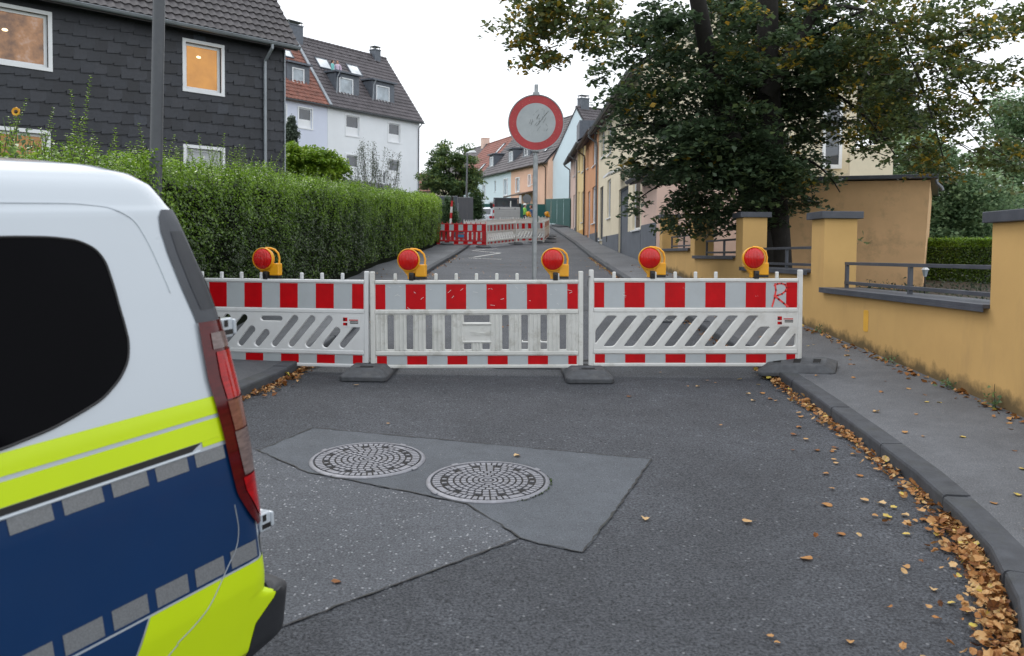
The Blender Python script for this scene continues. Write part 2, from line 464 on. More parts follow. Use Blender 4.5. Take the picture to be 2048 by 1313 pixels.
for ln in ([(-1.5, 29.0), (-.35, 28.4)], [(-1.35, 29.6), (-.45, 32.2)], [(-1.6, 33.8), (-.45, 32.2)], [(-1.5, 34.4), (-.55, 35.2)]):
    (x, y), (x2, y2) = ln
    mb = MB(); q = .05
    ang = math.atan2(y2 - y, x2 - x); nx, ny = -math.sin(ang) * q, math.cos(ang) * q
    vs = []
    for k in range(9):
        t = k / 8; a, b = x + (x2 - x) * t, y + (y2 - y) * t
        vs += [(a + nx, b + ny, zr(b + ny) + .008), (a - nx, b - ny, zr(b - ny) + .008)]
    mb.add(vs, [(2 * i, 2 * i + 1, 2 * i + 3, 2 * i + 2) for i in range(8)])
    structure(mb.build('road_marking', M['white_paint']))

# pavements
def strip(name, fa, fb, za, zb, d0, d1, step, m):
    mb = MB(); vs = []; k = int((d1 - d0) / step)
    cs = [0, .25, .5, .75, 1]
    for i in range(k + 1):
        d = d0 + (d1 - d0) * i / k
        a, b = fa(d), fb(d)
        for c in cs: vs.append((a + (b - a) * c, d, zr(d) + za + (zb - za) * c))
    n = len(cs)
    mb.add(vs, [(j * n + i, j * n + i + 1, (j + 1) * n + i + 1, (j + 1) * n + i) for j in range(k) for i in range(n - 1)], 0, True)
    return structure(mb.build(name, m, fix=False))
KW, KH = .15, .10
strip('pavement', lambda d: kerb_r(d) + KW * .9, lambda d: WALLX + .02, KH - .004, .17, -20, 69, .5, M['pavement'])
strip('pavement', lambda d: -14.0, lambda d: kerb_l(d) - KW * .9, .17, KH - .004, 5.0, 69, .25, M['pavement'])

def kerb_line(name, pts, side, m):
    """kerbstones one metre long, laid end to end"""
    P2 = [Vector(p) for p in pts]
    # resample every 0.25 m
    out = [P2[0]]
    for a, b in zip(P2, P2[1:]):
        L = (b - a).length; k = max(1, round(L / .25))
        out += [a + (b - a) * (j / k) for j in range(1, k + 1)]
    prof = [(0, -.05), (0, KH - .022), (.006, KH - .007), (.020, KH), (KW, KH), (KW, -.05)]
    mb = MB(); rg = random.Random(3)
    i = 0
    while i < len(out) - 1:
        j = min(i + 4, len(out) - 1)
        seg = out[i:j + 1]; dz = rg.uniform(-.005, .005); dx = rg.uniform(-.005, .005)
        vs = []
        for q, p in enumerate(seg):
            a, b = out[max(i + q - 1, 0)], out[min(i + q + 1, len(out) - 1)]
            t = (b - a).normalized(); nrm = Vector((t.y, -t.x)) * side
            pp = p.copy()
            if q == 0: pp += t * .009
            if q == len(seg) - 1: pp -= t * .009
            for o, h in prof:
                xy = pp + nrm * (o + dx)
                vs.append((xy.x, xy.y, zr(xy.y) + h + dz))
        k = len(prof)
        fs = [(a * k + c, a * k + c + 1, (a + 1) * k + c + 1, (a + 1) * k + c) for a in range(len(seg) - 1) for c in range(k - 1)]
        fs += [tuple(range(k)), tuple((len(seg) - 1) * k + c for c in range(k))[::-1]]
        mb.add(vs, fs)
        i = j
    return structure(mb.build(name, m))
kerb_line('kerb', [(kerb_r(d), d) for d in [-8, -4, 0, 1, 1.8, 2.2, 2.6, 2.9, 3.26, 3.557, 3.8, 4.08, 4.55, 5.22, 6.07, 7.05, 8.1, 9.5, 14, 20, 30, 39, 47, 56, 69]], 1, M['kerb'])
kerb_line('kerb', [(x, d) for d, x in KL], -1, M['kerb'])

# street drain in the road by the right kerb
def drain(x, y, rz):
    g = thing('street_drain', 'iron street drain grate in the road by the right kerb behind the barrier', 'drain', (x, y, zr(y)), rz)
    mb = MB(); mb.box(-.25, .25, -.25, -.2, -.02, .012); mb.box(-.25, .25, .2, .25, -.02, .012); mb.box(-.25, -.2, -.2, .2, -.02, .012); mb.box(.2, .25, -.2, .2, -.02, .012)
    mb.build('frame', M['kerb'], g)
    mb = MB(); mb.box(-.2, .2, -.2, .2, -.02, .003, 1)
    for k in range(6): mb.box(-.19 + k * .066, -.155 + k * .066, -.19, .19, .003, .010)
    mb.build('grate', [M['grey_metal'], M['hole']], g)
drain(2.3, 12.6, 0)
# ------------------------------------------------------------------ barriers
def clip_x(ps, xc, keep_right):
    res = []
    for i in range(len(ps)):
        a, b = ps[i - 1], ps[i]
        ia, ib = ((a[0] >= xc) == keep_right), ((b[0] >= xc) == keep_right)
        if ia != ib:
            t = (xc - a[0]) / (b[0] - a[0]); res.append((xc, a[1] + (b[1] - a[1]) * t))
        if ib: res.append(b)
    out = []
    for q in res:
        if not out or math.hypot(q[0] - out[-1][0], q[1] - out[-1][1]) > .004: out.append(q)
    if len(out) > 2 and math.hypot(out[0][0] - out[-1][0], out[0][1] - out[-1][1]) < .004: out.pop()
    return out
def para_slots(x0, x1, z0, z1, lean, w, pitch, first, cut_x, cut_z):
    """row of leaning slots, those reaching past cut_x end lower so that a closed corner stays for the sticker"""
    out = []; x = first
    while x + lean > x0: x -= pitch
    x += pitch
    while x < x1:
        zt = cut_z if x + w + lean > cut_x else z1
        if x > x1 - .03: break
        l = lean * (zt - z0) / (z1 - z0)
        c = clip_x(clip_x([(x, z0), (x + w, z0), (x + w + l, zt), (x + l, zt)], x0, True), x1, False)
        if len(c) >= 3:
            A = abs(sum(c[i - 1][0] * c[i][1] - c[i][0] * c[i - 1][1] for i in range(len(c)))) / 2
            if A > .007: out.append(round_poly(c, .026))
        x += pitch
    return out

def strips(parent, name, x0, x1, z0, z1, blk, first_red, y, mr, mw, half=True, rg=None):
    """reflective film: alternating red and white blocks, a film on the plate face"""
    mb = MB(); x = x0; red = first_red; k = 0
    while x < x1 - 1e-4:
        w = blk / 2 if (k == 0 and half) else blk
        xe = min(x1, x + w)
        mb.box(x + .0007, xe - .0007, y - .0012, y + .001, z0, z1, 0 if red else 1)
        x = xe; red = not red; k += 1
    return mb.build(name, [mr, mw], parent)

def make_barrier(name, label, loc, rz, style='diag', W=2.10, blk=.2, pegs_skip=(), plastic=None, group=None, rail_red=False, tilt=0, sticker=True, back=False):
    pl = plastic or M['plastic']
    b = thing(name, label, 'barrier', loc, rz, group)
    b.rotation_euler = (0, tilt, rz)
    zs = dict(b0=0, b1=.034, s0=.034, s1=.128, r0=.128, r1=.172, p0=.168, p1=.545, q0=.540, q1=.582, t0=.582, t1=.842, u0=.842, u1=.876)
    pw = .046
    mb = MB()
    for x in (pw / 2, W - pw / 2):                                    # end posts run down into the foot plate
        mb.box(x - pw / 2, x + pw / 2, -.024, .024, -.075, .962)
    for a, c in (('b0', 'b1'), ('r0', 'r1'), ('q0', 'q1'), ('u0', 'u1')):
        mb.box(pw + .0005, W - pw - .0005, -.025, .025, zs[a] + .001, zs[c])
    k = 1; x = .05 + .2
    px = []
    while x < W - .12:
        if k not in pegs_skip:
            mb.box(x - .016, x + .016, -.016, .016, zs['u1'] + .0005, zs['u1'] + .066)
            px.append(x)
        x += (W - .1) / round((W - .1) / .2); k += 1
    mb.build('frame', pl, b, bevel=.008, seg=2)
    mb = MB()
    mb.box(pw - .002, W - pw + .002, -.012, .012, zs['s0'] - .003, zs['s1'] + .003)
    mb.box(pw - .002, W - pw + .002, -.012, .012, zs['t0'] - .003, zs['t1'] + .003)
    mb.build('backing_plate', pl, b)
    mr, mw = M['film_red'], M['film_white']
    if back: mr = mw = pl
    strips(b, 'reflective_strip', pw + .006, W - pw - .006, zs['t0'] + .006, zs['t1'] - .006, blk, True, -.0125, mr, mw)
    strips(b, 'reflective_strip', pw + .016, W - pw - .016, zs['s0'] + .004, zs['s1'] - .004, blk, True, -.0125, mr, mw)
    x0, x1 = pw - .003, W - pw + .003
    outer = [(x0, zs['p0']), (x1, zs['p0']), (x1, zs['p1']), (x0, zs['p1'])]
    if style == 'diag':
        holes = para_slots(x0 + .022, x1 - .022, .200, .505, .235, .105, .2, x0 + .1, x1 - .24, .395)
        me = cut_panel(outer, holes, .019, .007)
    elif style == 'caps':
        holes = []
        def cap(xa, za, xb, zb, r):
            a = math.atan2(zb - za, xb - xa); o = []
            for k in range(7):
                w = a - math.pi / 2 + math.pi * k / 6; o.append((xb + r * math.cos(w), zb + r * math.sin(w)))
            for k in range(7):
                w = a + math.pi / 2 + math.pi * k / 6; o.append((xa + r * math.cos(w), za + r * math.sin(w)))
            return o
        full = [(-.0, 1), (.178, 1), (.356, 1), (.534, .55), (.712, .42), (.890, 1), (1.068, 1), (1.246, 1), (1.424, .55), (1.60, .66)]
        for fx, fl in full:
            xa = x0 + .09 + fx; za, zb = .225, .225 + .255 * fl
            holes.append(cap(xa, za, xa + .215 * fl, zb, .034))
        holes.append(cap(x0 + .86, .478, x0 + 1.04, .478, .024))
        me = cut_panel(outer, holes, .019, .007)
    else:
        holes = []; pitch = .19; gap = .066; c = W / 2
        nk = int((W / 2 - .06) / pitch)
        for k in range(-nk, nk):
            g_ = c + (k + .5) * pitch
            if k in (-1, 0) or g_ - gap / 2 < x0 + .01 or g_ + gap / 2 > x1 - .01: continue
            holes.append(round_poly([(g_ - gap / 2, .186), (g_ + gap / 2, .186), (g_ + gap / 2, .528), (g_ - gap / 2, .528)], .012))
        holes.append(round_poly([(c - .128, .456), (c + .128, .456), (c + .128, .528), (c - .128, .528)], .010))
        holes.append(round_poly([(c - .128, .186), (c - .055, .186), (c - .055, .246), (c - .128, .246)], .010))
        holes.append(round_poly([(c + .055, .186), (c + .128, .186), (c + .128, .246), (c + .055, .246)], .010))
        me = cut_panel(outer, holes, .014, .006)
    panel = mesh_obj('panel', me, pl, b)
    if style == 'ribs':
        mb = MB()
        for k in range(-nk, nk + 1):
            if k == 0: continue
            for o in (-.042, 0, .042):
                x = c + k * pitch + o
                if x0 + .01 < x < x1 - .01: mb.tube([(x, -.014, .180), (x, -.014, .535)], .0105, 8)
        for o in (-.036, 0, .036): mb.tube([(c + o, -.016, .180), (c + o, -.016, .255)], .010, 8)
        for z in (.262, .441): mb.tube([(c - .142, -.016, z), (c + .142, -.016, z)], .011, 8)
        mb.build('rib', pl, b)
        text_obj('TRamex', .058, .004, pl, b, 'embossed_lettering', Matrix.Translation((c + .03, -.016, .345)) @ Matrix.Rotation(math.pi / 2, 4, 'X') @ Matrix.Shear('XZ', 4, (0, 0)))
    if sticker and style != 'ribs':
        s0 = x1 - .222 if style == 'diag' else x1 - .235
        mb = MB()
        mb.box(s0, s0 + .185, -.0215, -.0188, .405, .512, 0)
        mb.box(s0 + .018, s0 + .062, -.0228, -.0215, .462, .500, 1); mb.box(s0 + .018, s0 + .062, -.0228, -.0215, .420, .448, 1)
        mb.box(s0 + .020, s0 + .040, -.0236, -.0228, .470, .492, 2); mb.box(s0 + .044, s0 + .060, -.0236, -.0228, .425, .444, 2)
        mb.box(s0 + .078, s0 + .172, -.0228, -.0215, .470, .480, 1); mb.box(s0 + .090, s0 + .172, -.0228, -.0215, .440, .464, 2)
        for q in range(7): mb.box(s0 + .095 + q * .011, s0 + .102 + q * .011, -.0236, -.0228, .449, .456, 0)
        mb.build('sticker', [pl, M['film_red'], M['black']], b)
    return b, px

zb = lambda px, py, d: P(px, py, d).z
YB = 8.42
g_front = 'barriers closing the road in the foreground'
rb_l, rb_r = P(1177, 735, YB), P(1602, 735, YB)
bar_r, _ = make_barrier('road_barrier', 'white barrier with leaning slots and a red sprayed letter, beside the ochre wall', (rb_l.x, YB, (rb_l.z + rb_r.z) / 2), 0, 'diag', rb_r.x - rb_l.x, .2, (2, 7), group=g_front, tilt=-math.atan2(rb_r.z - rb_l.z, rb_r.x - rb_l.x))
WR = rb_r.x - rb_l.x
mb_l, mb_r = P(742, 737, YB), P(1166, 736, YB)
bar_m, _ = make_barrier('road_barrier', 'grimy white barrier with upright ribs and embossed plate, middle of three', (mb_l.x, YB, mb_l.z), 0, 'ribs', mb_r.x - mb_l.x, .2, (2, 8), plastic=M['plastic_grimy'], group=g_front, tilt=-math.atan2(mb_r.z - mb_l.z, mb_r.x - mb_l.x))
WM = mb_r.x - mb_l.x
lb_r = P(738, 736, YB + .02)
WL = 2.0
bar_l, _ = make_barrier('road_barrier', 'clean white barrier with short and long leaning slots, partly hidden by the police van', (lb_r.x - WL * math.cos(R(7)), lb_r.y + WL * math.sin(R(7)), lb_r.z), R(-7), 'caps', WL, .187, (5,), plastic=M['plastic_clean'], group=g_front)

# sprayed letter R
def stroke(pts, w, y, mb):
    for (xa, za), (xb, zb_) in zip(pts, pts[1:]):
        a = Vector((xb - xa, 0, zb_ - za)); L = a.length; a /= L; n_ = Vector((-a.z, 0, a.x))
        c = Vector(((xa + xb) / 2, y, (za + zb_) / 2))
        mb.obox(c, (a, (0, 1, 0), n_), L / 2 + w * .4, .0006, w / 2)
m_spray = mat('red_spray_paint', (.75, .06, .055), .5, .15, 30)
mb = MB(); ox, oz = WR - .325, .600
stroke([(.045, .205), (.075, .222), (.115, .226), (.150, .215), (.168, .185), (.155, .150), (.120, .122), (.080, .108), (.046, .104)], .017, -.0152, mb)
mb2 = MB()
for v in mb.v: mb2.v.append((v[0] + ox, v[1], v[2] + oz))
mb2.f, mb2.m, mb2.s = mb.f, mb.m, mb.s
mbx = MB()
stroke([(.052, .222), (.060, .16), (.048, .08), (.026, .0)], .017, -.0155, mbx)
stroke([(.048, .104), (.090, .070), (.140, .030), (.180, -.002)], .019, -.0158, mbx)
mb2.add([(v[0] + ox, v[1], v[2] + oz) for v in mbx.v], mbx.f)
mb2.build('sprayed_letter', m_spray, bar_r)
mb = MB()                                                             # scuffs on the film
for (px_, pz, w) in ((.345, .70, .018), (.34, .725, .010), (.35, .69, .008), (1.66, .70, .006), (.94, .78, .006)):
    for k in range(4):
        x, z = px_ + rnd.uniform(-.012, .012), pz + rnd.uniform(-.012, .012)
        mb.box(x, x + w * rnd.uniform(.3, .9), -.0148, -.0138, z, z + w * rnd.uniform(.2, .6))
join_into([c for c in bar_r.children if c.name.startswith('reflective_strip')][0], mb.build('scuff', M['plastic']))
mb = MB()
for k in range(26):
    x, z = rnd.uniform(.1, WM - .1), rnd.uniform(.60, .82); a = rnd.uniform(-.7, .9); L = rnd.uniform(.01, .045)
    stroke([(x, z), (x + L * math.cos(a), z + L * math.sin(a))], .0035, -.0150, mb)
join_into([c for c in bar_m.children if c.name.startswith('reflective_strip')][0], mb.build('scuff', M['plastic']))
mb = MB(); mb.tube([(-.012, -.03, .80), (-.018, -.045, .86), (.0, -.035, .90), (.01, -.03, .89)], .006, 8)
mb.build('wire_hook', M['grey_metal'], bar_r)
mb = MB()
mb.box(WL + .004, WL + .03, .022, .032, .52, .885)
for k in range(5): mb.box(WL + .002, WL + .036, .02, .055, .52 + k * .08, .565 + k * .08)
mb.build('hinge_clip', M['anthracite'], bar_l, bevel=.006)

# recycled rubber foot plates
def make_foot(label, loc, rz, group='rubber foot plates under the front barriers', tilt=(0, 0)):
    f = thing('foot_plate', label, 'foot plate', loc, rz, group)
    f.rotation_euler = (tilt[0], tilt[1], rz)
    W, L, H = .46, .84, .105
    mb = MB()
    lo = [(-W / 2 + .03, -L / 2, 0), (W / 2 - .03, -L / 2, 0), (W / 2, -L / 2 + .05, 0), (W / 2, L / 2 - .05, 0), (W / 2 - .03, L / 2, 0), (-W / 2 + .03, L / 2, 0), (-W / 2, L / 2 - .05, 0), (-W / 2, -L / 2 + .05, 0)]
    mid = [(x, y, .045) for x, y, z in lo]
    top = [(x * .66, y * .74, H) for x, y, z in lo]
    n = 8
    mb.add(lo + mid + top, [tuple(range(8))[::-1], tuple(range(16, 24))] + [(k * n + i, k * n + (i + 1) % n, (k + 1) * n + (i + 1) % n, (k + 1) * n + i) for k in (0, 1) for i in range(n)])
    bo = mb.build('body', M['rubber'], f, bevel=.010)
    mb = MB()
    for y in (-.215, .0, .215):
        mb.box(-.065, .065, y - .04, y + .04, H - .002, H + .0015)
        if y: mb.box(-.078, .078, y - .05, y - .042, H, H + .004, 1); mb.box(-.078, .078, y + .042, y + .05, H, H + .004, 1); mb.box(-.078, -.067, y - .042, y + .042, H, H + .004, 1); mb.box(.067, .078, y - .042, y + .042, H, H + .004, 1)
    join_into(bo, mb.build('socket', [M['hole'], M['rubber']]))
    mb = MB()
    for k in range(2): mb.box(-.10 + .0, -.10 + .05, -.26 + k * .02, -.252 + k * .02, H - .001, H + .002)
    join_into(bo, mb.build('moulded_mark', M['rubber']))
    return f
sl = math.atan(.058)
fy = YB + .02
make_foot('rubber foot plate shared by the left and middle barriers', ((mb_l.x + lb_r.x) / 2 + .01, fy, zr(fy)), R(-2), tilt=(sl, 0))
make_foot('rubber foot plate shared by the middle and right barriers', ((mb_r.x + rb_l.x) / 2 + .0, fy, zr(fy)), R(2), tilt=(sl, 0))
ft = make_foot('rubber foot plate tilted on the right kerb under the end of the barrier', (rb_r.x - .06, fy - .10, zr(fy) + .082), R(66), tilt=(R(-3), R(-11)))
ft.scale = (.92, .86, .9)
make_foot('flat rubber foot plate lying on the road under the middle barrier', P(1066, 742, 8.95).to_tuple()[:2] + (zr(8.95) - .035,), R(90), tilt=(0, -sl))

# ------------------------------------------------------------------ warning lamps
def lens_mat():
    m, t, b = nodes('red_lamp_lens')
    v = coords(t)
    w = nn(t, 'ShaderNodeTexWave', Scale=22.0, Distortion=0.0); w.bands_direction = 'X'
    t.links.new(v, w.inputs['Vector'])
    b.inputs['Base Color'].default_value = (.60, .004, .006, 1)
    c = ramp(t, noise(t, v, 9, 3), [(.3, (.55, .003, .004)), (.7, (.74, .009, .008))]); t.links.new(c, b.inputs['Base Color'])
    b.inputs['Roughness'].default_value = .22; b.inputs['Coat Weight'].default_value = .25; b.inputs['Coat Roughness'].default_value = .04
    b.inputs['Subsurface Weight'].default_value = .25; b.inputs['Subsurface Radius'].default_value = (.03, .004, .004); b.inputs['Subsurface Scale'].default_value = .3
    bump(t, b, w.outputs['Color'], 1.0, .006)
    return m
M['lens'] = lens_mat()
def make_lamp(label, loc, rz, group='red warning lamps on the front barriers', sc=1.07, lens=None):
    l = thing('warning_lamp', label, 'warning lamp', loc, rz, group); l.scale = (sc,) * 3
    cz, r = .178, .104
    fn = lambda a, c, h: (a - .035, -.02 - h, c + cz)
    mb = MB()
    mb.lathe([(0, .030), (.03, .0285), (.055, .025), (.075, .019), (.090, .010), (.0955, .001), (.0955, -.004)], fn, 48)
    mb.build('lens', lens or M['lens'], l)
    mb = MB()                                                         # ring and drum
    mb.lathe([(.0962, -.004), (.0968, .006), (r, .007), (r + .002, .0), (r, -.03), (.098, -.055), (.08, -.062), (0, -.064)], fn, 48)
    mb.lathe([(.085, -.055), (.083, -.075), (.075, -.092), (.05, -.1), (0, -.101)], fn, 32)
    # throat between the drum and the clamp
    pts = [(-.112, .105), (-.050, .030), (-.050, .0), (.012, .0), (.012, .045), (.052, .105)]
    mb.prism([(x, z) for x, z in pts], lambda x, z, t: (x, t, z), .005, .055)
    mb.build('housing', M['lamp_yellow'], l, bevel=.004, seg=1)
    mb = MB(); mb.box(.022, .120, .0, .075, .022, .138); mb.build('battery_box', M['lamp_yellow'], l, bevel=.010)
    mb = MB(); mb.box(.020, .118, .002, .073, .002, .0205); mb.build('box_foot', M['black'], l, bevel=.003)
    mb = MB()
    mb.tube([(.108, .035, .130), (.111, .035, .185), (.098, .035, .232), (.062, .035, .266), (.02, .035, .280), (-.03, .030, .283)], [.0095, .0095, .0095, .0095, .009, .008], 10)
    mb.build('handle', M['lamp_yellow'], l)
    mb = MB(); mb.box(-.028, .016, -.028, .028, -.012, .062); mb.lathe([(0, .004), (.012, .004), (.012, -.01)], lambda a, c, h: (-.006 + a, -.028 - h, .035 + c), 12)
    mb.build('clamp', M['black'], l, bevel=.004)
    return l
def on_bar(bar, x, z): 
    return (bar.matrix_basis if False else Matrix.LocRotScale(bar.location, bar.rotation_euler, None)) @ Vector((x, 0, z))
def peg_at(bar, px):
    """position along a barrier's top rail seen at photo column px"""
    m = Matrix.LocRotScale(bar.location, bar.rotation_euler, None); lo, hi = 0, 2.1
    def col(x):
        q = CAM_R.transposed() @ ((m @ Vector((x, 0, .9))) - Vector((0, 0, CZ))); return 1024 + FPX * q.x / -q.z
    for _ in range(40):
        c = (lo + hi) / 2
        if col(c) < px: lo = c
        else: hi = c
    return m @ Vector((lo, 0, .885))
for bar, px, yaw, lab in ((bar_l, 534, -14, 'red warning lamp on the clean left barrier in front of the hedge'),
                          (bar_m, 825, -9, 'red warning lamp near the left end of the ribbed barrier'),
                          (bar_m, 1112, 3, 'red warning lamp near the right end of the ribbed barrier, beside the sign pole'),
                          (bar_r, 1306, 0, 'red warning lamp on the left part of the barrier with the sprayed R'),
                          (bar_r, 1513, 6, 'red warning lamp above the sprayed letter R')):
    make_lamp(lab, peg_at(bar, px), R(yaw))

# ------------------------------------------------------------------ round prohibition sign
def sign_mats():
    out = []
    for nm, lo, hi, sc in (('sign_face_white', (.30, .33, .34), (.37, .40, .41), (.19, .21, .20)), ('sign_ring_red', (.30, .016, .020), (.40, .030, .034), (.42, .24, .14))):
        m, t, b = nodes(nm); v = coords(t)
        c = ramp(t, noise(t, v, 6, 5), [(.3, lo), (.7, hi)])
        f = ramp(t, noise(t, coords(t, (9, 9, 30)), 3.2, 6, .75), [(.60, (0, 0, 0)), (.70, (.75, .75, .75))])
        if nm.endswith('red'): f = ramp(t, noise(t, v, 60, 5, .75), [(.60, (0, 0, 0)), (.66, (.8, .8, .8))])
        else: f = ramp(t, noise(t, v, 9, 6, .7), [(.58, (0, 0, 0)), (.8, (.7, .7, .7))])
        t.links.new(mixc(t, f, c, sc), b.inputs['Base Color']); b.inputs['Roughness'].default_value = .45
        out.append(m)
    return out
m_sw, m_sr = sign_mats()
DS = 9.45
sc_ = P(1072, 246, DS)
sgn = thing('round_sign', 'scratched round sign with red ring and empty grey-white face on a galvanised post', 'road sign', (sc_.x, DS, zr(DS)))
h = sc_.z - zr(DS)
mb = MB(); mb.tube([(0, .04, .0), (0, .04, h - .36)], .0275, 14); mb.tube([(0, .04, h - .36), (0.001, .04, h + .33)], .019, 14)
mb.tube([(0.001, .04, h + .33), (0.001, .04, h + .34), (0.001, .04, h + .425)], [.024, .022, .021], 12)
mb.build('post', M['galv'], sgn)
mb = MB()
fn = lambda a, c, q: (a, -q, h + c)
mb.lathe([(0, -.006), (.306, -.006), (.310, -.002), (.310, .012), (.303, .012), (.3025, .002), (0, .002)], fn, 72)
mb.build('plate', M['galv'], sgn)
mb = MB(); mb.lathe([(0, .0035), (.216, .0035)], fn, 72); mb.build('face', m_sw, sgn)
mb = MB(); mb.lathe([(.216, .0042), (.298, .0042)], fn, 72); mb.build('red_ring', m_sr, sgn)
for z in (h + .315, h - .30):
    mb = MB(); mb.box(-.036, .036, .0, .075, z - .022, z + .022); mb.build('clamp', M['galv'], sgn, bevel=.004)
m_scr = mat('sign_scratch', (.10, .11, .10), .6, .2, 30)
mb = MB(); rs = random.Random(4)
def scr(x, z, a, L, w=.004):
    A = Vector((math.cos(a), 0, math.sin(a))); mb.obox((x, -.0045, h + z), (A, (0, 1, 0), (-A.z, 0, A.x)), L / 2, .0005, w / 2)
for k in range(20):
    x, z = rs.gauss(.02, .08), rs.gauss(.02, .06)
    if math.hypot(x, z) < .19: scr(x, z, rs.choice((.9, 1.1, 1.3, -.9, 1.45)) + rs.uniform(-.2, .2), rs.uniform(.015, .07), rs.uniform(.0015, .004))
for k in range(7): scr(.02 + k * .017, -.02 + k * .022, .85 + rs.uniform(-.1, .1), .05, .004)
join_into([c for c in sgn.children if c.name.startswith('face')][0], mb.build('scratch', m_scr))
make_foot('rubber foot plate holding the post of the round sign', (sc_.x, DS + .04, zr(DS + .04)), 0, tilt=(sl, 0))
wb = thing('barrier_base', 'small pale plastic base with dark slots on the road behind the ribbed barrier', 'foot plate', (P(1070, 690, 10.1).x, 10.15, zr(10.15)), 0)
mb = MB(); mb.hexa([(-.17, -.1, 0), (.17, -.1, 0), (.17, .1, 0), (-.17, .1, 0)], [(-.155, -.085, .07), (.155, -.085, .07), (.155, .085, .07), (-.155, .085, .07)]); mb.build('body', M['plastic'], wb, bevel=.008)
mb = MB()
for x in (-.11, 0, .11): mb.box(x - .035, x + .035, -.05, .05, .069, .0715); mb.box(x - .03, x + .03, -.0965, -.09, .018, .05)
mb.build('slot', M['hole'], wb)

# ------------------------------------------------------------------ manhole covers
m_iron = mat('cast_iron', (.215, .22, .245), .5, .2, 20, .2, 150, .45, dirt=.5, dcol=(.12, .11, .10), ds=12)
m_iron_d = mat('dark_iron_gap', (.030, .028, .027), .85, .3, 30)  # darker tone of the disc between the raised pads
def manhole(label, x, y, rz, moss):
    a = math.atan(.068)
    g = thing('manhole_cover', label, 'manhole cover', (x, y, zr(y) + .0035), 0, 'pair of manhole covers in the road patch')
    g.rotation_euler = (a, 0, 0)
    Rr = .375
    rot = Matrix.Rotation(rz, 3, 'Z')
    fn = lambda p, q, z: tuple(rot @ Vector((p, q, z)))
    mb = MB()
    mb.lathe([(Rr + .012, -.02), (Rr + .010, .004), (Rr, .012), (Rr - .017, .012), (Rr - .019, .002)], fn, 72)
    for k in range(4):
        w = k * math.pi / 2 + .5
        for q in range(3):
            w1, w2 = w + q * .04, w + (q + 1) * .04
            mb.hexa([fn(r_ * math.cos(t_), r_ * math.sin(t_), -.01) for r_, t_ in ((Rr, w1), (Rr + .022, w1), (Rr + .022, w2), (Rr, w2))], [fn(r_ * math.cos(t_), r_ * math.sin(t_), .010) for r_, t_ in ((Rr, w1), (Rr + .022, w1), (Rr + .022, w2), (Rr, w2))])
    mb.build('frame', m_iron, g)
    mb = MB()
    R2 = Rr - .024
    mb.lathe([(0, .003), (R2, .003), (R2, -.02)], fn, 64, 1)
    def pad(r0, r1, t0, t1, z0=.002, z1=.011):
        k = max(2, int((t1 - t0) * r1 / .02) + 1)
        for i in range(k - 1):
            a0, a1 = t0 + (t1 - t0) * i / (k - 1), t0 + (t1 - t0) * (i + 1) / (k - 1)
            mb.hexa([fn(r_ * math.cos(t_), r_ * math.sin(t_), z0) for r_, t_ in ((r0, a0), (r1, a0), (r1, a1), (r0, a1))], [fn(r_ * math.cos(t_), r_ * math.sin(t_), z1) for r_, t_ in ((r0, a0), (r1, a0), (r1, a1), (r0, a1))])
    rings = [(.040, .054, 1), (.066, .090, 10), (.102, .128, 16), (.140, .168, 22), (.180, .208, 28), (.220, .248, 32), (.260, .287, 36)]
    gp = .0115
    pad(.012, .026, 0, 2 * math.pi)
    for r0, r1, n_ in rings:
        if n_ == 1: pad(r0, r1, 0, 2 * math.pi); continue
        for k in range(n_):
            t0 = 2 * math.pi * k / n_; t1 = 2 * math.pi * (k + 1) / n_
            if r0 > .25:
                ph = (t0 + t1) / 2
                if int(k % 3) == 1: continue
            pad(r0, r1, t0 + gp / r1 / 2, t1 - gp / r1 / 2)
    n_ = 56
    for k in range(n_):
        t0 = 2 * math.pi * k / n_; t1 = 2 * math.pi * (k + 1) / n_
        if k % 14 in (3, 4, 5): continue
        pad(.298, .344, t0 + gp / .344 / 2, t1 - gp / .344 / 2)
    for q in range(4):
        pad(.302, .340, 2 * math.pi * (q * 14 + 3) / 56 + .02, 2 * math.pi * (q * 14 + 6) / 56 - .02, z1=.009)
    cov = mb.build('cover', [m_iron, m_iron_d], g)
    mb = MB()
    for k in range(12):
        w = 2 * math.pi * (k * 3 + 1.5) / 36
        mb.lathe([(0, .0048), (.014, .0048)], lambda p, q, z, w=w: fn(.273 * math.cos(w) + p, .273 * math.sin(w) + q, z), 10)
    for w in (0, math.pi):
        X_, Y_ = .273 * math.cos(w), .273 * math.sin(w)
        mb.add([fn(X_ + p, Y_ + q, .0112) for p, q in ((-.014, -.024), (.014, -.024), (.014, .024), (-.014, .024))], [(0, 1, 2, 3)])
    join_into(cov, mb.build('lifting_hole', M['hole']))
    if moss:
        lv = MB(); rg = random.Random(8)
        for k in range(90):
            w = rg.uniform(-1.1, .25); r_ = Rr + rg.uniform(.006, .022); s = rg.uniform(.004, .009)
            c = Vector(fn(r_ * math.cos(w - rz), r_ * math.sin(w - rz), .006)); n1 = Vector((rg.uniform(-1, 1), rg.uniform(-1, 1), rg.uniform(0, 1))).normalized(); n2 = n1.cross(Vector((.3, .5, .8))).normalized()
            lv.add([c - n1 * s, c + n2 * s * .6, c + n1 * s, c - n2 * s * .6], [(0, 1, 2, 3)])
        fr_ = [c for c in g.children if c.name.startswith('frame')][0]
        join_into(fr_, lv.build('moss', mat('moss_green', (.06, .10, .02), .9, .3, 30), fix=False))
manhole('round cast iron manhole cover, the nearer of the pair, with moss on its right edge', -.138, 5.22, R(4), True)
manhole('round cast iron manhole cover, the one farther up the road patch, touching the coarse asphalt', -.955, 5.63, R(28), False)
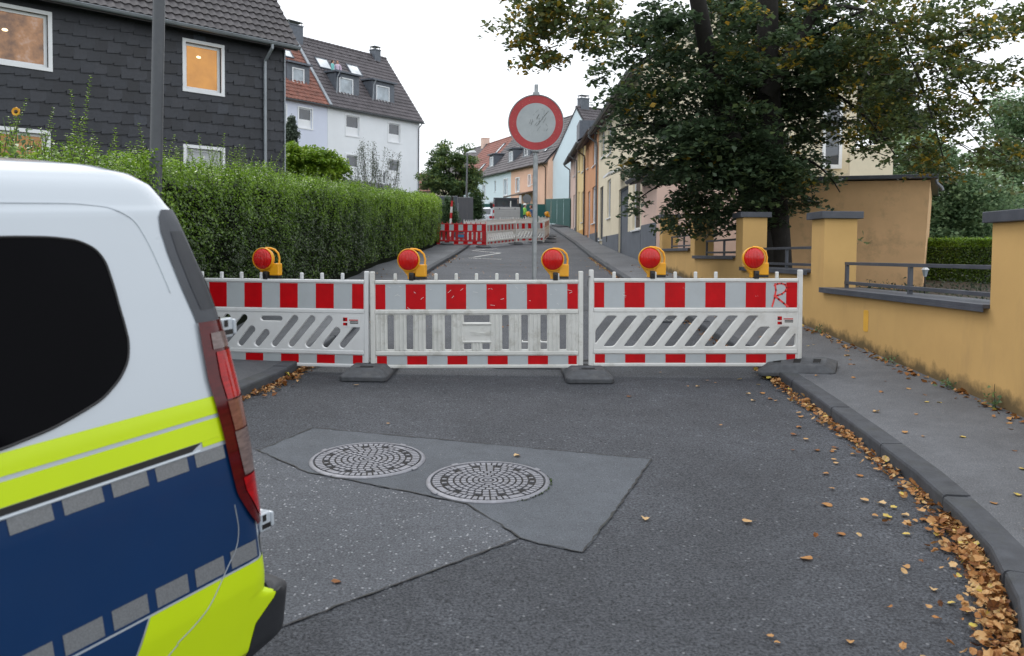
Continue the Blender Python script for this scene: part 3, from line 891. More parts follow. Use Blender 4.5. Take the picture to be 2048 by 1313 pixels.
# ------------------------------------------------------------------ police van (x towards its rear, y into the body, z up)
def make_van():
    u = Vector((-.49, -1, 0)).normalized(); u.z = u.y * .066; u.normalize()
    r_ = -u; v_ = Vector((-r_.y, r_.x, 0)).normalized(); w_ = r_.cross(v_)
    O = Vector((-.81, 2.8, zr(2.8)))
    m4 = Matrix((( r_.x, v_.x, w_.x, O.x), (r_.y, v_.y, w_.y, O.y), (r_.z, v_.z, w_.z, O.z), (0, 0, 0, 1)))
    van = thing('police_van', 'white police van with dark blue and neon yellow stripes, seen from its rear side', 'van', mat4=m4)
    HW = .90
    VS = [(.18, .10), (.26, .03), (.40, .012), (.5, 0), (.94, 0), (1.02, .006), (1.12, .016), (1.3, .050), (1.5, .092), (1.62, .122), (1.72, .150), (1.735, .164), (1.76, .176), (1.80, .200), (1.835, .24), (1.86, .305), (1.876, .41), (1.884, .62)]
    UR = [(.18, -.10), (.24, -.20), (.405, -.20), (.43, -.165), (.446, -.085), (.70, -.060), (.9, -.035), (1.1, -.012), (1.37, .012), (1.55, .045), (1.74, .085), (1.80, .102), (1.835, .135), (1.86, .20), (1.876, .30), (1.884, .46)]
    UF = [(.18, 4.35), (.3, 4.42), (.55, 4.43), (.80, 4.38), (.93, 4.25), (1.02, 3.72), (1.06, 3.55), (1.3, 3.22), (1.6, 2.80), (1.74, 2.58), (1.80, 2.45), (1.884, 2.1)]
    RC = [(.2, .13), (.5, .11), (1.4, .10), (1.7, .12), (1.884, .18)]
    vs = lambda z: interp(z, VS); ur = lambda z: interp(z, UR); uf = lambda z: interp(z, UF); rc = lambda z: interp(z, RC)
    def surf(s, z, off=0.0):
        """s along the side from the start of the rear corner: >0 forward, <0 round the corner onto the rear"""
        c = rc(z); uu, vv = ur(z), vs(z)
        if s >= 0: p = Vector((-(uu + c + s), vv, z)); n = Vector((0, -1, .15))
        else:
            a = -s / c
            if a < math.pi / 2:
                p = Vector((-(uu + c - c * math.sin(a)), vv + c - c * math.cos(a), z)); n = Vector((math.sin(a), -math.cos(a), .15))
            else:
                e = (a - math.pi / 2) * c
                p = Vector((-uu, vv + c + e, z)); n = Vector((1, 0, .15))
        return p + n.normalized() * off
    def su(uv, z): return uv - ur(z) - rc(z)
    # body shell: rings of points at many heights
    zsL = [.18, .22, .26, .32, .36, .385, .405, .42, .43, .438, .446, .47, .53, .6, .7, .8, .9, .94, .96, .98, 1.0, 1.02, 1.06, 1.1, 1.16, 1.22, 1.3, 1.37, 1.44, 1.5, 1.56, 1.62, 1.66, 1.70, 1.715, 1.725, 1.732, 1.74, 1.76, 1.78, 1.80, 1.815, 1.825, 1.835, 1.845, 1.853, 1.86, 1.867, 1.872, 1.876, 1.88, 1.884]
    vsr = []; N = None
    for z in zsL:
        c = rc(z); ring = []
        half = HW - vs(z)
        A = uf(z)
        cf = min(.35, half * .9)
        side_end = A - cf
        for k in range(15):                                            # front corner -> along side to the rear
            a = math.pi / 2 * k / 14
            ring.append((-(A - cf + cf * math.cos(a)), vs(z) + cf - cf * math.sin(a)))
        s1 = ur(z) + c
        for k in range(1, 30):
            t = k / 30; ring.append((-(side_end + (s1 - side_end) * t), vs(z)))
        for k in range(13):
            a = math.pi / 2 * k / 12
            ring.append((-(s1 - c * math.sin(a)), vs(z) + c - c * math.cos(a)))
        for k in range(1, 6):
            t = k / 6; y0 = vs(z) + c; ring.append((-ur(z), y0 + (HW - y0) * t))
        full = ring + [(x, 2 * HW - y) for x, y in ring[::-1]]
        N = len(full); vsr.append([(x, y, z) for x, y in full])
    mb = MB()
    flat = [p for r in vsr for p in r]
    fs = [(j * N + i, j * N + (i + 1) % N, (j + 1) * N + (i + 1) % N, (j + 1) * N + i) for j in range(len(zsL) - 1) for i in range(N)]
    fs += [tuple(range(N))[::-1], tuple((len(zsL) - 1) * N + i for i in range(N))]
    nq = (len(zsL) - 1) * N
    mb.add(flat, fs, 0, True)
    for j in range(len(zsL) - 1):
        if zsL[j + 1] <= .4465:
            for i in range(N): mb.m[j * N + i] = 1
    mp = mat('van_white_paint', (.47, .52, .57), .30, .015, 1.2, coat=1.0)
    m_bp = mat('van_bumper_plastic', (.020, .022, .026), .5, .15, 8, .1, 200)
    mb.build('body', [mp, m_bp], van)
    m_bl = mat('van_blue_film', (.003, .030, .105), .34, .06, 2, spec=.35, coat=.3)
    m_ye = mat('van_neon_film', (.56, .74, .004), .38, .03, 2)
    m_gl = mat('van_black_glass', (.003, .003, .004), .05, .1, 2, spec=.03)
    m_dk = mat('van_dark_plastic', (.050, .056, .068), .5, .1, 6, .1, 200)
    m_rf, t, b = nodes('van_reflective_block'); v = coords(t)
    vo = nn(t, 'ShaderNodeTexVoronoi', Scale=240.0); t.links.new(v, vo.inputs['Vector'])
    t.links.new(ramp(t, vo.outputs['Distance'], [(.25, (.25, .262, .275)), (.6, (.19, .20, .212))]), b.inputs['Base Color']); b.inputs['Roughness'].default_value = .4; b.inputs['Metallic'].default_value = .2
    def decal(name, mt, s0, s1, z0, z1, ns=24, nz=10, off=.0022, par=van):
        """thin film or panel following the body; s0, s1 are functions of z"""
        f0 = s0 if callable(s0) else (lambda z: s0); f1 = s1 if callable(s1) else (lambda z: s1)
        def pt(a, c):
            z = z0 + (z1 - z0) * c
            lo, hi = f0(z), f1(z)
            return surf(lo + (hi - lo) * a, z, off)
        mb = MB(); mb.grid(pt, ns, nz)
        # close the edge so that the film has thickness
        return mb.build(name, mt, par, fix=True)
    RE = lambda z: -.125
    FW = 3.2
    def uline(uv): return lambda z: uv - ur(z) - rc(z)
    decal('yellow_stripe', m_ye, RE, FW, 1.091, 1.146, 70, 4)
    decal('yellow_stripe', m_ye, RE, FW, 1.019, 1.079, 70, 4)
    decal('yellow_stripe', m_ye, RE, .135, 1.002, 1.0187, 12, 2)
    decal('blue_panel', m_bl, RE, FW, .577, .990, 70, 14)
    for zc, hh, s0 in ((.969, .021, .057), (.614, .029, -.025)):
        x = s0 - .145
        for k in range(14):
            decal('reflective_block', m_rf, max(x, -.12), x + .116, zc - hh, zc + hh, 10, 2, .0036)
            x += .145
    dg = lambda z: .395 + (.59 - z) * .61
    bed = lambda z: interp(z, [(.25, .125), (.35, .100), (.40, .03), (.435, -.04), (.458, -.10), (.462, -.125)])
    decal('yellow_panel', m_ye, RE, dg, .463, .570, 40, 8)
    decal('yellow_panel', m_ye, bed, dg, .24, .463, 40, 16)
    decal('blue_panel', m_bl, lambda z: dg(z) + .007, FW, .24, .570, 50, 8)
    # sliding door rail groove with a pale lip
    decal('rail_groove', M['black'], lambda z: .138 + (1.018 - z) * 2.2, 2.2, 1.000, 1.0178, 40, 2, .0030)
    mb = MB(); mb.tube([surf(.150 + k * .1, .9945, .003) for k in range(21)], .0045, 8); mb.build('rail_lip', mp, van)
    # seam of the rear bumper skin
    sm = [(.052, .86), (.044, .76), (.042, .70), (.060, .645), (.104, .602), (.198, .50), (.30, .45), (.5, .41), (.8, .37), (1.2, .34)]
    mb = MB(); mb.tube([surf(a, z, .0018) for a, z in round_poly(sm, .05, 5)[6:-6]], .0024, 6); mb.build('panel_seam', M['zinc'], van)
    cr = [(1.6, 1.745), (.459, 1.745), (.249, 1.743), (.150, 1.731), (.100, 1.693), (.092, 1.619), (.094, 1.513), (.096, 1.42)]
    mb = MB(); mb.tube([surf(a, z, -.0015) for a, z in round_poly(cr, .04, 5)[6:-6]], .0045, 6); mb.build('body_crease', mp, van)
    # quarter window
    win = [(1.55, 1.660), (.50, 1.657), (.394, 1.652), (.320, 1.640), (.280, 1.615), (.268, 1.580), (.278, 1.510), (.291, 1.440), (.303, 1.344), (.320, 1.300), (.358, 1.258), (.426, 1.215), (.500, 1.193), (.591, 1.171), (.725, 1.154), (1.55, 1.148)]
    def window(pts, name='side_window'):
        bm = bmesh.new(); vsx = []
        dense = []
        for i in range(len(pts)):
            a, c = Vector(pts[i]), Vector(pts[(i + 1) % len(pts)]); kk = max(1, int((c - a).length / .04))
            dense += [tuple(a + (c - a) * j / kk) for j in range(kk)]
        f = bm.faces.new([bm.verts.new((a, z, 0)) for a, z in dense])
        bmesh.ops.triangulate(bm, faces=[f])
        for _ in range(1): bmesh.ops.subdivide_edges(bm, edges=bm.edges, cuts=2, use_grid_fill=True)
        for q in bm.verts: q.co = surf(q.co.x, q.co.y, .003)
        bmesh.ops.recalc_face_normals(bm, faces=bm.faces)
        for f in bm.faces: f.smooth = True
        me = bpy.data.meshes.new(name); bm.to_mesh(me); bm.free(); return mesh_obj(name, me, m_gl, van)
    window(round_poly(win, .03, 4))
    window([(2.5, 1.64), (1.66, 1.655), (1.62, 1.15), (2.95, 1.13)])
    mb = MB(); ring = [surf(a, z, .003) for a, z in round_poly(win, .03, 4)]; mb.tube(ring, .004, 6); mb.build('window_seal', M['black'], van)
    # dark pillar trim above the tail lamp
    f_in = lambda z: interp(z, [(1.372, .045), (1.496, .049), (1.586, .044), (1.66, .030), (1.706, .009), (1.722, -.015)])
    decal('pillar_trim', m_dk, lambda z: -.14, f_in, 1.372, 1.722, 16, 16, .004)
    decal('trim_recess', mat('trim_recess_shade', (.022, .025, .032), .5), lambda z: -.06, lambda z: f_in(z) - .034, 1.41, 1.655, 8, 8, .0056)  # no real recess: its shade is a darker film on the trim
    # tail lamp with its coloured fields
    lp = lambda z: interp(z, [(.685, -.04), (.734, -.008), (.818, .034), (.938, .049), (1.04, .054), (1.196, .064), (1.304, .054), (1.382, .044)])
    def lens(nm, col, rough=.12, em=0):
        m, t, b = nodes(nm); v = coords(t, (1, 1, 1))
        c = ramp(t, noise(t, coords(t, (14, 14, 60)), 1.5, 4), [(.3, tuple(x * .55 for x in col)), (.7, col)])
        t.links.new(c, b.inputs['Base Color']); b.inputs['Roughness'].default_value = rough; b.inputs['Specular IOR Level'].default_value = .3; b.inputs['Coat Weight'].default_value = .15; b.inputs['Coat Roughness'].default_value = .05
        return m
    m_red, m_redb, m_clr, m_amb = lens('tail_lens_dark_red', (.10, .003, .005)), lens('tail_lens_red', (.46, .004, .006)), lens('tail_lens_clear', (.22, .16, .15)), lens('tail_lens_amber', (.24, .10, .07))
    tl = decal('tail_lamp', m_red, lambda z: -.14, lp, .688, 1.372, 18, 40, .010)
    def in_lp(d): return lambda z: lp(z) - d
    decal('lens_field', m_redb, lambda z: -.115, in_lp(.038), .705, .865, 10, 10, .013, tl)
    decal('lens_field', m_clr, lambda z: -.115, in_lp(.046), .872, 1.02, 10, 10, .013, tl)
    decal('lens_field', m_amb, lambda z: -.115, in_lp(.048), 1.024, 1.12, 10, 10, .013, tl)
    decal('lens_field', m_redb, lambda z: -.115, in_lp(.050), 1.125, 1.275, 10, 10, .013, tl)
    decal('lens_field', m_clr, lambda z: -.085, in_lp(.040), 1.285, 1.335, 10, 8, .013, tl)
    # rear bumper: dark lower skin
    bp = decal('bumper', m_bp, RE, lambda z: bed(z) - .002, .20, .460, 30, 14, .004)
    mb = MB()
    mb.box(.185, .205, .16, 1.64, .24, .36); mb.build('bumper_step', m_dk, van, bevel=.006)
    # rear door hinges and the cable beside the door
    for z in (1.335, .665):
        p = surf(-.125, z, .0)
        hg = MB()
        hg.obox(p + Vector((.018, -.010, 0)), ((1, 0, 0), (0, 1, 0), (0, 0, 1)), .026, .018, .032)
        hg.box(p.x + .045, p.x + .060, p.y - .03, p.y + .03, z - .026, z + .026)
        ho = hg.build('door_hinge', mp, van, bevel=.006)
        hk = MB(); hk.box(p.x + .0, p.x + .040, p.y - .030, p.y - .0285, z - .022, z - .006); hk.box(p.x + .004, p.x + .02, p.y - .030, p.y - .0285, z + .004, z + .026); hk.build('hinge_slot', M['black'], ho)
    mb = MB(); mb.tube([surf(-.13, 1.56, .004), surf(-.13, 1.48, .012), surf(-.135, 1.40, .016), surf(-.14, 1.28, .02), surf(-.14, 1.15, .022), surf(-.14, 1.06, .018)], .0055, 8)
    mb.lathe([(0, .02), (.012, .015), (.014, -.015), (0, -.02)], lambda a, c, h_: (surf(-.14, 1.05, .018).x + a, surf(-.14, 1.05, .018).y + c, 1.05 + h_), 10)
    mb.build('door_cable', M['black'], van)
    # rear doors: window, handle and plate recess on the far face
    mb = MB(); mb.grid(lambda a, c: Vector((-ur(1.15 + .45 * c) + .004, .30 + .55 * a, 1.15 + .45 * c)), 4, 10); mb.grid(lambda a, c: Vector((-ur(1.15 + .45 * c) + .004, .95 + .55 * a, 1.15 + .45 * c)), 4, 10); mb.build('rear_window', m_gl, van)
    mb = MB(); mb.box(.095, .125, .70, .86, .82, .87); mb.build('door_handle', M['black'], van, bevel=.005)
    # windscreen, headlamps, mirrors
    mb = MB(); mb.grid(lambda a, c: Vector((-(uf(1.10 + .55 * c) + .005), HW + (a - .5) * 1.05, 1.10 + .55 * c)), 8, 10); mb.build('windscreen', m_gl, van)
    for y in (.28, 1.52):
        mb = MB(); mb.box(-4.47, -4.30, y - .13, y + .13, .66, .82); mb.build('headlight', M['glass_pale'], van, bevel=.03)
    for s, y in ((-1, -.06), (1, 1.86)):
        mb = MB(); mb.box(-3.30, -3.18, y - .08, y + .08, 1.10, 1.32); mb.build('wing_mirror', m_dk, van, bevel=.02)
    # wheels with arches
    mt, mrim = mat('tyre', (.018, .018, .018), .85, .2, 20), mat('steel_wheel', (.3, .31, .33), .4, .1, 8, metal=.6)
    for x in (-1.28, -3.75):
        for y, s in ((.0, 1), (1.8, -1)):
            fn = lambda a, c, h_, x=x, y=y, s=s: (x + a, y + s * (h_), .32 + c)
            mb = MB(); mb.lathe([(.20, .02), (.26, .0), (.31, .01), (.32, .04), (.32, .18), (.30, .21), (.2, .21)], fn, 32); w = mb.build('wheel', mt, van)
            mb = MB(); mb.lathe([(0, .03), (.06, .02), (.17, .05), (.195, .02), (.2, .03)], fn, 28); mb.build('rim', mrim, w)
            mb = MB()
            for q in range(24):
                a0, a1 = math.pi * q / 24, math.pi * (q + 1) / 24
                yy = y - s * .006
                mb.add([(x + .33 * math.cos(a0), yy, .32 + .33 * math.sin(a0)), (x + .385 * math.cos(a0), yy, .32 + .385 * math.sin(a0)), (x + .385 * math.cos(a1), yy, .32 + .385 * math.sin(a1)), (x + .33 * math.cos(a1), yy, .32 + .33 * math.sin(a1))], [(0, 1, 2, 3)])
            mb.build('wheel_arch', m_dk, van)
    return van
make_van()

# ------------------------------------------------------------------ ochre garden wall on the right
def make_wall():
    zb_ = zr(0) - .1
    Y0 = 2.0
    w = thing('garden_wall', 'ochre rendered garden wall with square pillars, dark caps and low railings', 'wall', (WALLX, Y0, 0))
    # bays: (d0, d1, sill z); pillars between, (d0, d1, top z)
    pil = [(2.0, 2.42, 1.93), (6.05, 6.75, 2.065), (10.38, 10.82, 2.255), (14.05, 14.48, 2.43), (17.75, 18.18, 2.585), (21.6, 22.0, 2.75)]
    sill = [1.185, 1.385, 1.585, 1.765, 1.93]
    prof = [(pil[0][0], -.3)]
    for i, (a, c, zt) in enumerate(pil):
        prof += [(a, zt), (c, zt)]
        if i < len(sill):
            prof += [(c, sill[i]), (pil[i + 1][0], sill[i])]
    prof += [(pil[-1][1], .6), (12, -.1)]
    mb = MB(); mb.prism([(d - Y0, z) for d, z in prof], lambda x, z, t: (t, x, z), 0, .40)
    m, t, b = nodes('ochre_render_wall'); v = coords(t)
    c = ramp(t, noise(t, v, 1.4, 5), [(.3, (.545, .345, .135)), (.7, (.62, .395, .155))])
    # algae and splash dirt in patches along the foot of the wall
    sp = nn(t, 'ShaderNodeSeparateXYZ'); t.links.new(v, sp.inputs[0])
    ma = nn(t, 'ShaderNodeMath', operation='MULTIPLY_ADD'); t.links.new(sp.outputs[1], ma.inputs[0]); ma.inputs[1].default_value = -.055; t.links.new(sp.outputs[2], ma.inputs[2])
    mr = nn(t, 'ShaderNodeMapRange'); t.links.new(ma.outputs[0], mr.inputs[0]); mr.inputs[1].default_value = .40; mr.inputs[2].default_value = .66; mr.inputs[3].default_value = .34; mr.inputs[4].default_value = -.32
    ad = nn(t, 'ShaderNodeMath', operation='ADD'); t.links.new(noise(t, v, 3.1, 7, .7), ad.inputs[0]); t.links.new(mr.outputs[0], ad.inputs[1])
    f = ramp(t, ad.outputs[0], [(.50, (0, 0, 0)), (.76, (.92, .92, .92))])
    c = mixc(t, f, c, (.115, .085, .045))
    f2 = ramp(t, noise(t, coords(t, (1, 1, .25)), 2.3, 7, .7), [(.56, (0, 0, 0)), (.8, (.55, .55, .55))])
    c = mixc(t, f2, c, (.40, .26, .12))
    t.links.new(c, b.inputs['Base Color']); b.inputs['Roughness'].default_value = .9; b.inputs['Specular IOR Level'].default_value = .2
    bump(t, b, noise(t, v, 240, 3), .3, .006)
    mb.build('wall_body', m, w, bevel=.006)
    for i, (a, c, zt) in enumerate(pil):
        mb = MB(); e = .055
        y0, y1 = a - Y0 - e, c - Y0 + e
        mb.box(-e, .40 + e, y0, y1, zt, zt + .088); mb.build('pillar_cap', M['anthracite'], w, bevel=.006)
    for i, z in enumerate(sill):
        a, c = pil[i][1] + .003, pil[i + 1][0] - .003
        mb = MB(); mb.box(-.055, .455, a - Y0, c - Y0, z, z + .032); mb.box(-.055, -.045, a - Y0, c - Y0, z - .03, z); mb.build('sill', M['anthracite'], w, bevel=.003)
        rl = MB(); x = .21
        for zz in (z + .095, z + .325): rl.box(x - .022, x + .022, a - Y0 + (.16 if i else .05), c - Y0 - .17, zz - .018, zz + .018)
        L = (c - .17) - (a + .16)
        ro = rl.build('railing', M['anthracite'], w, bevel=.003)
        po = MB()
        for q in ((.0, .5, 1.0) if L < 5 else (0, .33, .66, 1)):
            yy = a + .16 + L * q - Y0; yy = min(max(yy, a + .185 - Y0), c - .195 - Y0)
            po.box(x - .018, x + .018, yy - .025, yy + .025, z + .032, z + .306)
        po.build('railing_post', M['anthracite'], ro, bevel=.002)
    mb = MB(); mb.prism(round_poly([(7.02 - Y0 + 2.02, .99), (7.14 - Y0 + 2.02, .99), (7.14 - Y0 + 2.02, 1.22), (7.02 - Y0 + 2.02, 1.22)], .03), lambda x, z, t: (t, x, z), -.003, .001)
    mb.build('repair_patch', mat('bright_ochre_paint', (.74, .40, .045), .7, .06, 6), w)
make_wall()
# ------------------------------------------------------------------ houses
def facade(mb, W, z0, z1, holes, depth=.14, m=0, mr=0, gable=None):
    """front wall in the plane y=0 (outside is -y) with real openings and reveals"""
    xs = sorted({0, W} | {h[0] for h in holes} | {h[0] + h[2] for h in holes})
    zs = sorted({z0, z1} | {h[1] for h in holes} | {h[1] + h[3] for h in holes})
    for i in range(len(xs) - 1):
        for j in range(len(zs) - 1):
            cx, cz = (xs[i] + xs[i + 1]) / 2, (zs[j] + zs[j + 1]) / 2
            if any(h[0] < cx < h[0] + h[2] and h[1] < cz < h[1] + h[3] for h in holes): continue
            mb.add([(xs[i], 0, zs[j]), (xs[i + 1], 0, zs[j]), (xs[i + 1], 0, zs[j + 1]), (xs[i], 0, zs[j + 1])], [(0, 1, 2, 3)], m)
    for (x, z, w, h) in [q[:4] for q in holes]:
        a = [(x, 0, z), (x + w, 0, z), (x + w, 0, z + h), (x, 0, z + h)]
        b = [(p, depth, r) for p, _, r in a]
        mb.add(a + b, [(0, 4, 5, 1), (1, 5, 6, 2), (2, 6, 7, 3), (3, 7, 4, 0)], mr)

def tile_roof(mb, W, x0, slope_len, pt, tw=.3, th=.34, seg=4, amp=.035, m=0, wob=0):
    """pt(x, s, h): x along the eave, s up the slope, h off the slope; rows of waved tiles each lying on the one below"""
    nu = max(2, int(W / tw) * seg); nr = max(1, int(round(slope_len / th)))
    for r in range(nr):
        s0, s1 = slope_len * r / nr, slope_len * (r + 1) / nr + .03
        vs = []
        for (s, h) in ((s0 - .0, .0), (s0, .055), (s1, .012)):
            for i in range(nu + 1):
                x = x0 + W * i / nu; ph = 2 * math.pi * i / seg
                vs.append(pt(x, s, h + (amp * (.5 + .5 * math.cos(ph)) if h > 0 else 0)))
        n = nu + 1
        mb.add(vs, [(j * n + i, j * n + i + 1, (j + 1) * n + i + 1, (j + 1) * n + i) for j in range(2) for i in range(nu)], m, False)

def window(parent, x, z, w, h, style='std', depth=.13, par_wall=None):
    """frame, pane and sill set into an opening"""
    y = depth
    fw = .07
    mb = MB()
    mb.box(x, x + w, y - .06, y + .01, z, z + fw); mb.box(x, x + w, y - .06, y + .01, z + h - fw, z + h)
    mb.box(x, x + fw, y - .06, y + .01, z + fw, z + h - fw); mb.box(x + w - fw, x + w, y - .06, y + .01, z + fw, z + h - fw)
    if style in ('double',): mb.box(x + w / 2 - .05, x + w / 2 + .05, y - .058, y + .01, z + fw, z + h - fw)
    if 'surround' in style:
        e = .085
        mb.box(x - e, x + w + e, -.045, -.002, z + h, z + h + e); mb.box(x - e, x + w + e, -.045, -.002, z - e, z)
        mb.box(x - e, x, -.045, -.002, z, z + h); mb.box(x + w, x + w + e, -.045, -.002, z, z + h)
    f = mb.build('window', M['frame'], parent)
    mb = MB(); mb.add([(x + fw, y - .03, z + fw), (x + w - fw, y - .03, z + fw), (x + w - fw, y - .03, z + h - fw), (x + fw, y - .03, z + h - fw)], [(0, 1, 2, 3)])
    pane = {'lit': 'lit', 'pale': 'glass_pale', 'shutter': 'shutter', 'halfpale': 'glass'}
    k = next((pane[q] for q in ('lit', 'shutter', 'halfpale', 'pale') if q in style), 'glass')
    if k == 'shutter':
        mb = MB()
        q = z + fw
        while q < z + h - fw - .01:
            t = min(q + .05, z + h - fw); mb.box(x + fw, x + w - fw, y - .035, y - .022, q + .003, t); q += .05
    mb.build('pane', M[k], f)
    if 'halfpale' in style:
        mb = MB(); mb.box(x + fw, x + w - fw, y - .036, y - .032, z + fw, z + fw + h * .38); mb.build('curtain', M['frame'], f)
    if 'surround' not in style:
        mb = MB(); mb.box(x - .05, x + w + .05, -.06, y - .06, z - .045, z - .004); mb.build('sill', M['frame'], f)
    return f

def make_house(name, label, org, uvec, W, D, eave, pitch, wall, roof, wins=(), base=0, plinth=None, group=None, over=.35, tile=(.3, .34, 4, .035), gutter=True, pipes=(), side_over=(.12, .12), rear_tiles=False, gut_m='zinc', extra_holes=(), cat='house', wall_front=True):
    ang = math.atan2(uvec[1], uvec[0])
    h = thing(name, label, cat, org, ang, group)
    rise = D / 2 * math.tan(pitch)
    mb = MB()
    holes = [(x, z, w, hh) for x, z, w, hh, st in wins] + list(extra_holes)
    if wall_front: facade(mb, W, base, eave, holes)
    # gables and back
    for x, fl in ((0, 1), (W, 0)):
        p = [(x, 0, base), (x, 0, eave), (x, D / 2, eave + rise), (x, D, eave), (x, D, base)]
        mb.add(p if fl else p[::-1], [(0, 1, 2, 3, 4)])
    mb.add([(W, D, base), (0, D, base), (0, D, eave), (W, D, eave)], [(0, 1, 2, 3)])
    mb.build('wall', wall, h, fix=False)
    if plinth:
        pm, ph = plinth
        mb = MB(); x = 0
        for hx in sorted([q for q in holes if q[1] < ph - .01 + base]):
            mb.box(x, hx[0], -.02, -.002, base, base + ph); x = hx[0] + hx[2]
        mb.box(x, W, -.02, -.002, base, base + ph); mb.build('plinth', pm, h)
    # roof: a slab with tiles on the front slope
    c, s_ = math.cos(pitch), math.sin(pitch)
    sl = (D / 2 + over) / c
    def pt(x, q, hh):
        y = -over + q * c; z = eave - over * math.tan(pitch) + q * s_
        return (x, y - hh * s_, z + hh * c + .05)
    xa, xb = -side_over[0], W + side_over[1]
    mb = MB()
    tile_roof(mb, xb - xa, xa, sl, pt, tile[0], tile[1], tile[2], tile[3])
    a = [pt(xa, 0, 0), pt(xb, 0, 0), pt(xb, sl, 0), pt(xa, sl, 0)]
    lo = [(p[0], p[1], p[2] - .12) for p in a]
    mb.add(a + lo, [(4, 5, 1, 0), (5, 6, 2, 1), (7, 4, 0, 3), (4, 7, 6, 5)])
    def ptb(x, q, hh): 
        p = pt(x, q, hh); return (p[0], D - p[1], p[2])
    if rear_tiles: tile_roof(mb, xb - xa, xa, sl, ptb, tile[0], tile[1], tile[2], tile[3])
    a = [ptb(xa, 0, .02), ptb(xb, 0, .02), ptb(xb, sl, .02), ptb(xa, sl, .02)]
    lo = [(p[0], p[1], p[2] - .14) for p in a]
    mb.add(a + lo, [(3, 2, 1, 0), (0, 1, 5, 4), (1, 2, 6, 5), (0, 4, 7, 3), (4, 5, 6, 7)])
    zr_ = pt(0, sl, 0)[2]
    for k in range(int((xb - xa) / .38) + 1):                          # ridge tiles
        x0 = xa + k * .38; x1 = min(x0 + .40, xb)
        if x1 - x0 < .05: continue
        mb.tube([(x0, D / 2, zr_ + .02), (x1, D / 2, zr_ + .035)], [.12, .135], 8)
    r = mb.build('roof', roof, h, fix=False)
    if gutter:
        mb = MB(); y = -over - .06; z = eave - over * math.tan(pitch) + .03
        n = 7; vs = []
        for x in (xa - .02, xb + .02):
            for k in range(n):
                w = math.pi + math.pi * k / (n - 1); vs.append((x, y + .075 * math.cos(w), z + .075 * math.sin(w)))
        mb.add(vs, [(k, k + 1, n + k + 1, n + k) for k in range(n - 1)] + [tuple(range(n)), tuple(range(n, 2 * n))[::-1]])
        mb.tube([(xa - .02, y - .075, z + .002), (xb + .02, y - .075, z + .002)], .012, 6)
        mb.build('gutter', M[gut_m], h)
        for x in pipes:
            mb = MB(); mb.tube([(x, y, z - .06), (x, y, z - .16), (x, -.09, z - .16 - over * .7), (x, -.075, z - .3 - over * .8), (x, -.075, base + .1)], .045, 8); mb.build('downpipe', M[gut_m], h)
    for x, z, w, hh, st in wins: window(h, x, z, w, hh, st)
    h['pt'] = 0
    del h['pt']
    return h, r, pt, sl

def chimney(r, x, y, z0, z1, w, d, m, cap=True):
    mb = MB(); mb.box(x - w / 2, x + w / 2, y - d / 2, y + d / 2, z0, z1, 0)
    mb.box(x - w / 2 - .04, x + w / 2 + .04, y - d / 2 - .04, y + d / 2 + .04, z1, z1 + .07, 0)
    if cap:
        for i in (-1, 1):
            for j in (-1, 1): mb.box(x + i * (w / 2 - .06) - .02, x + i * (w / 2 - .06) + .02, y + j * (d / 2 - .06) - .02, y + j * (d / 2 - .06) + .02, z1 + .07, z1 + .27, 1)
        mb.box(x - w / 2 - .02, x + w / 2 + .02, y - d / 2 - .02, y + d / 2 + .02, z1 + .27, z1 + .31, 1)
    mb.build('chimney', [m, M['grey_metal']], r)

def skylight(r, pt, x, s, w, l):
    mb = MB()
    def q(a, b, hh): return pt(a, b, hh)
    def bar(a0, a1, b0, b1, h0, h1, m): mb.hexa([q(a0, b0, h0), q(a1, b0, h0), q(a1, b1, h0), q(a0, b1, h0)], [q(a0, b0, h1), q(a1, b0, h1), q(a1, b1, h1), q(a0, b1, h1)], m)
    e = .07
    bar(x, x + w, s, s + e, .0, .15, 0); bar(x, x + w, s + l - e, s + l, .0, .15, 0); bar(x, x + e, s + e, s + l - e, .0, .15, 0); bar(x + w - e, x + w, s + e, s + l - e, .0, .15, 0)
    k = mb.build('skylight', M['slate_sheet'], r)
    mb = MB(); bar(x + e, x + w - e, s + e, s + l - e, .10, .125, 0); mb.build('pane', M['glass_sky'], k)

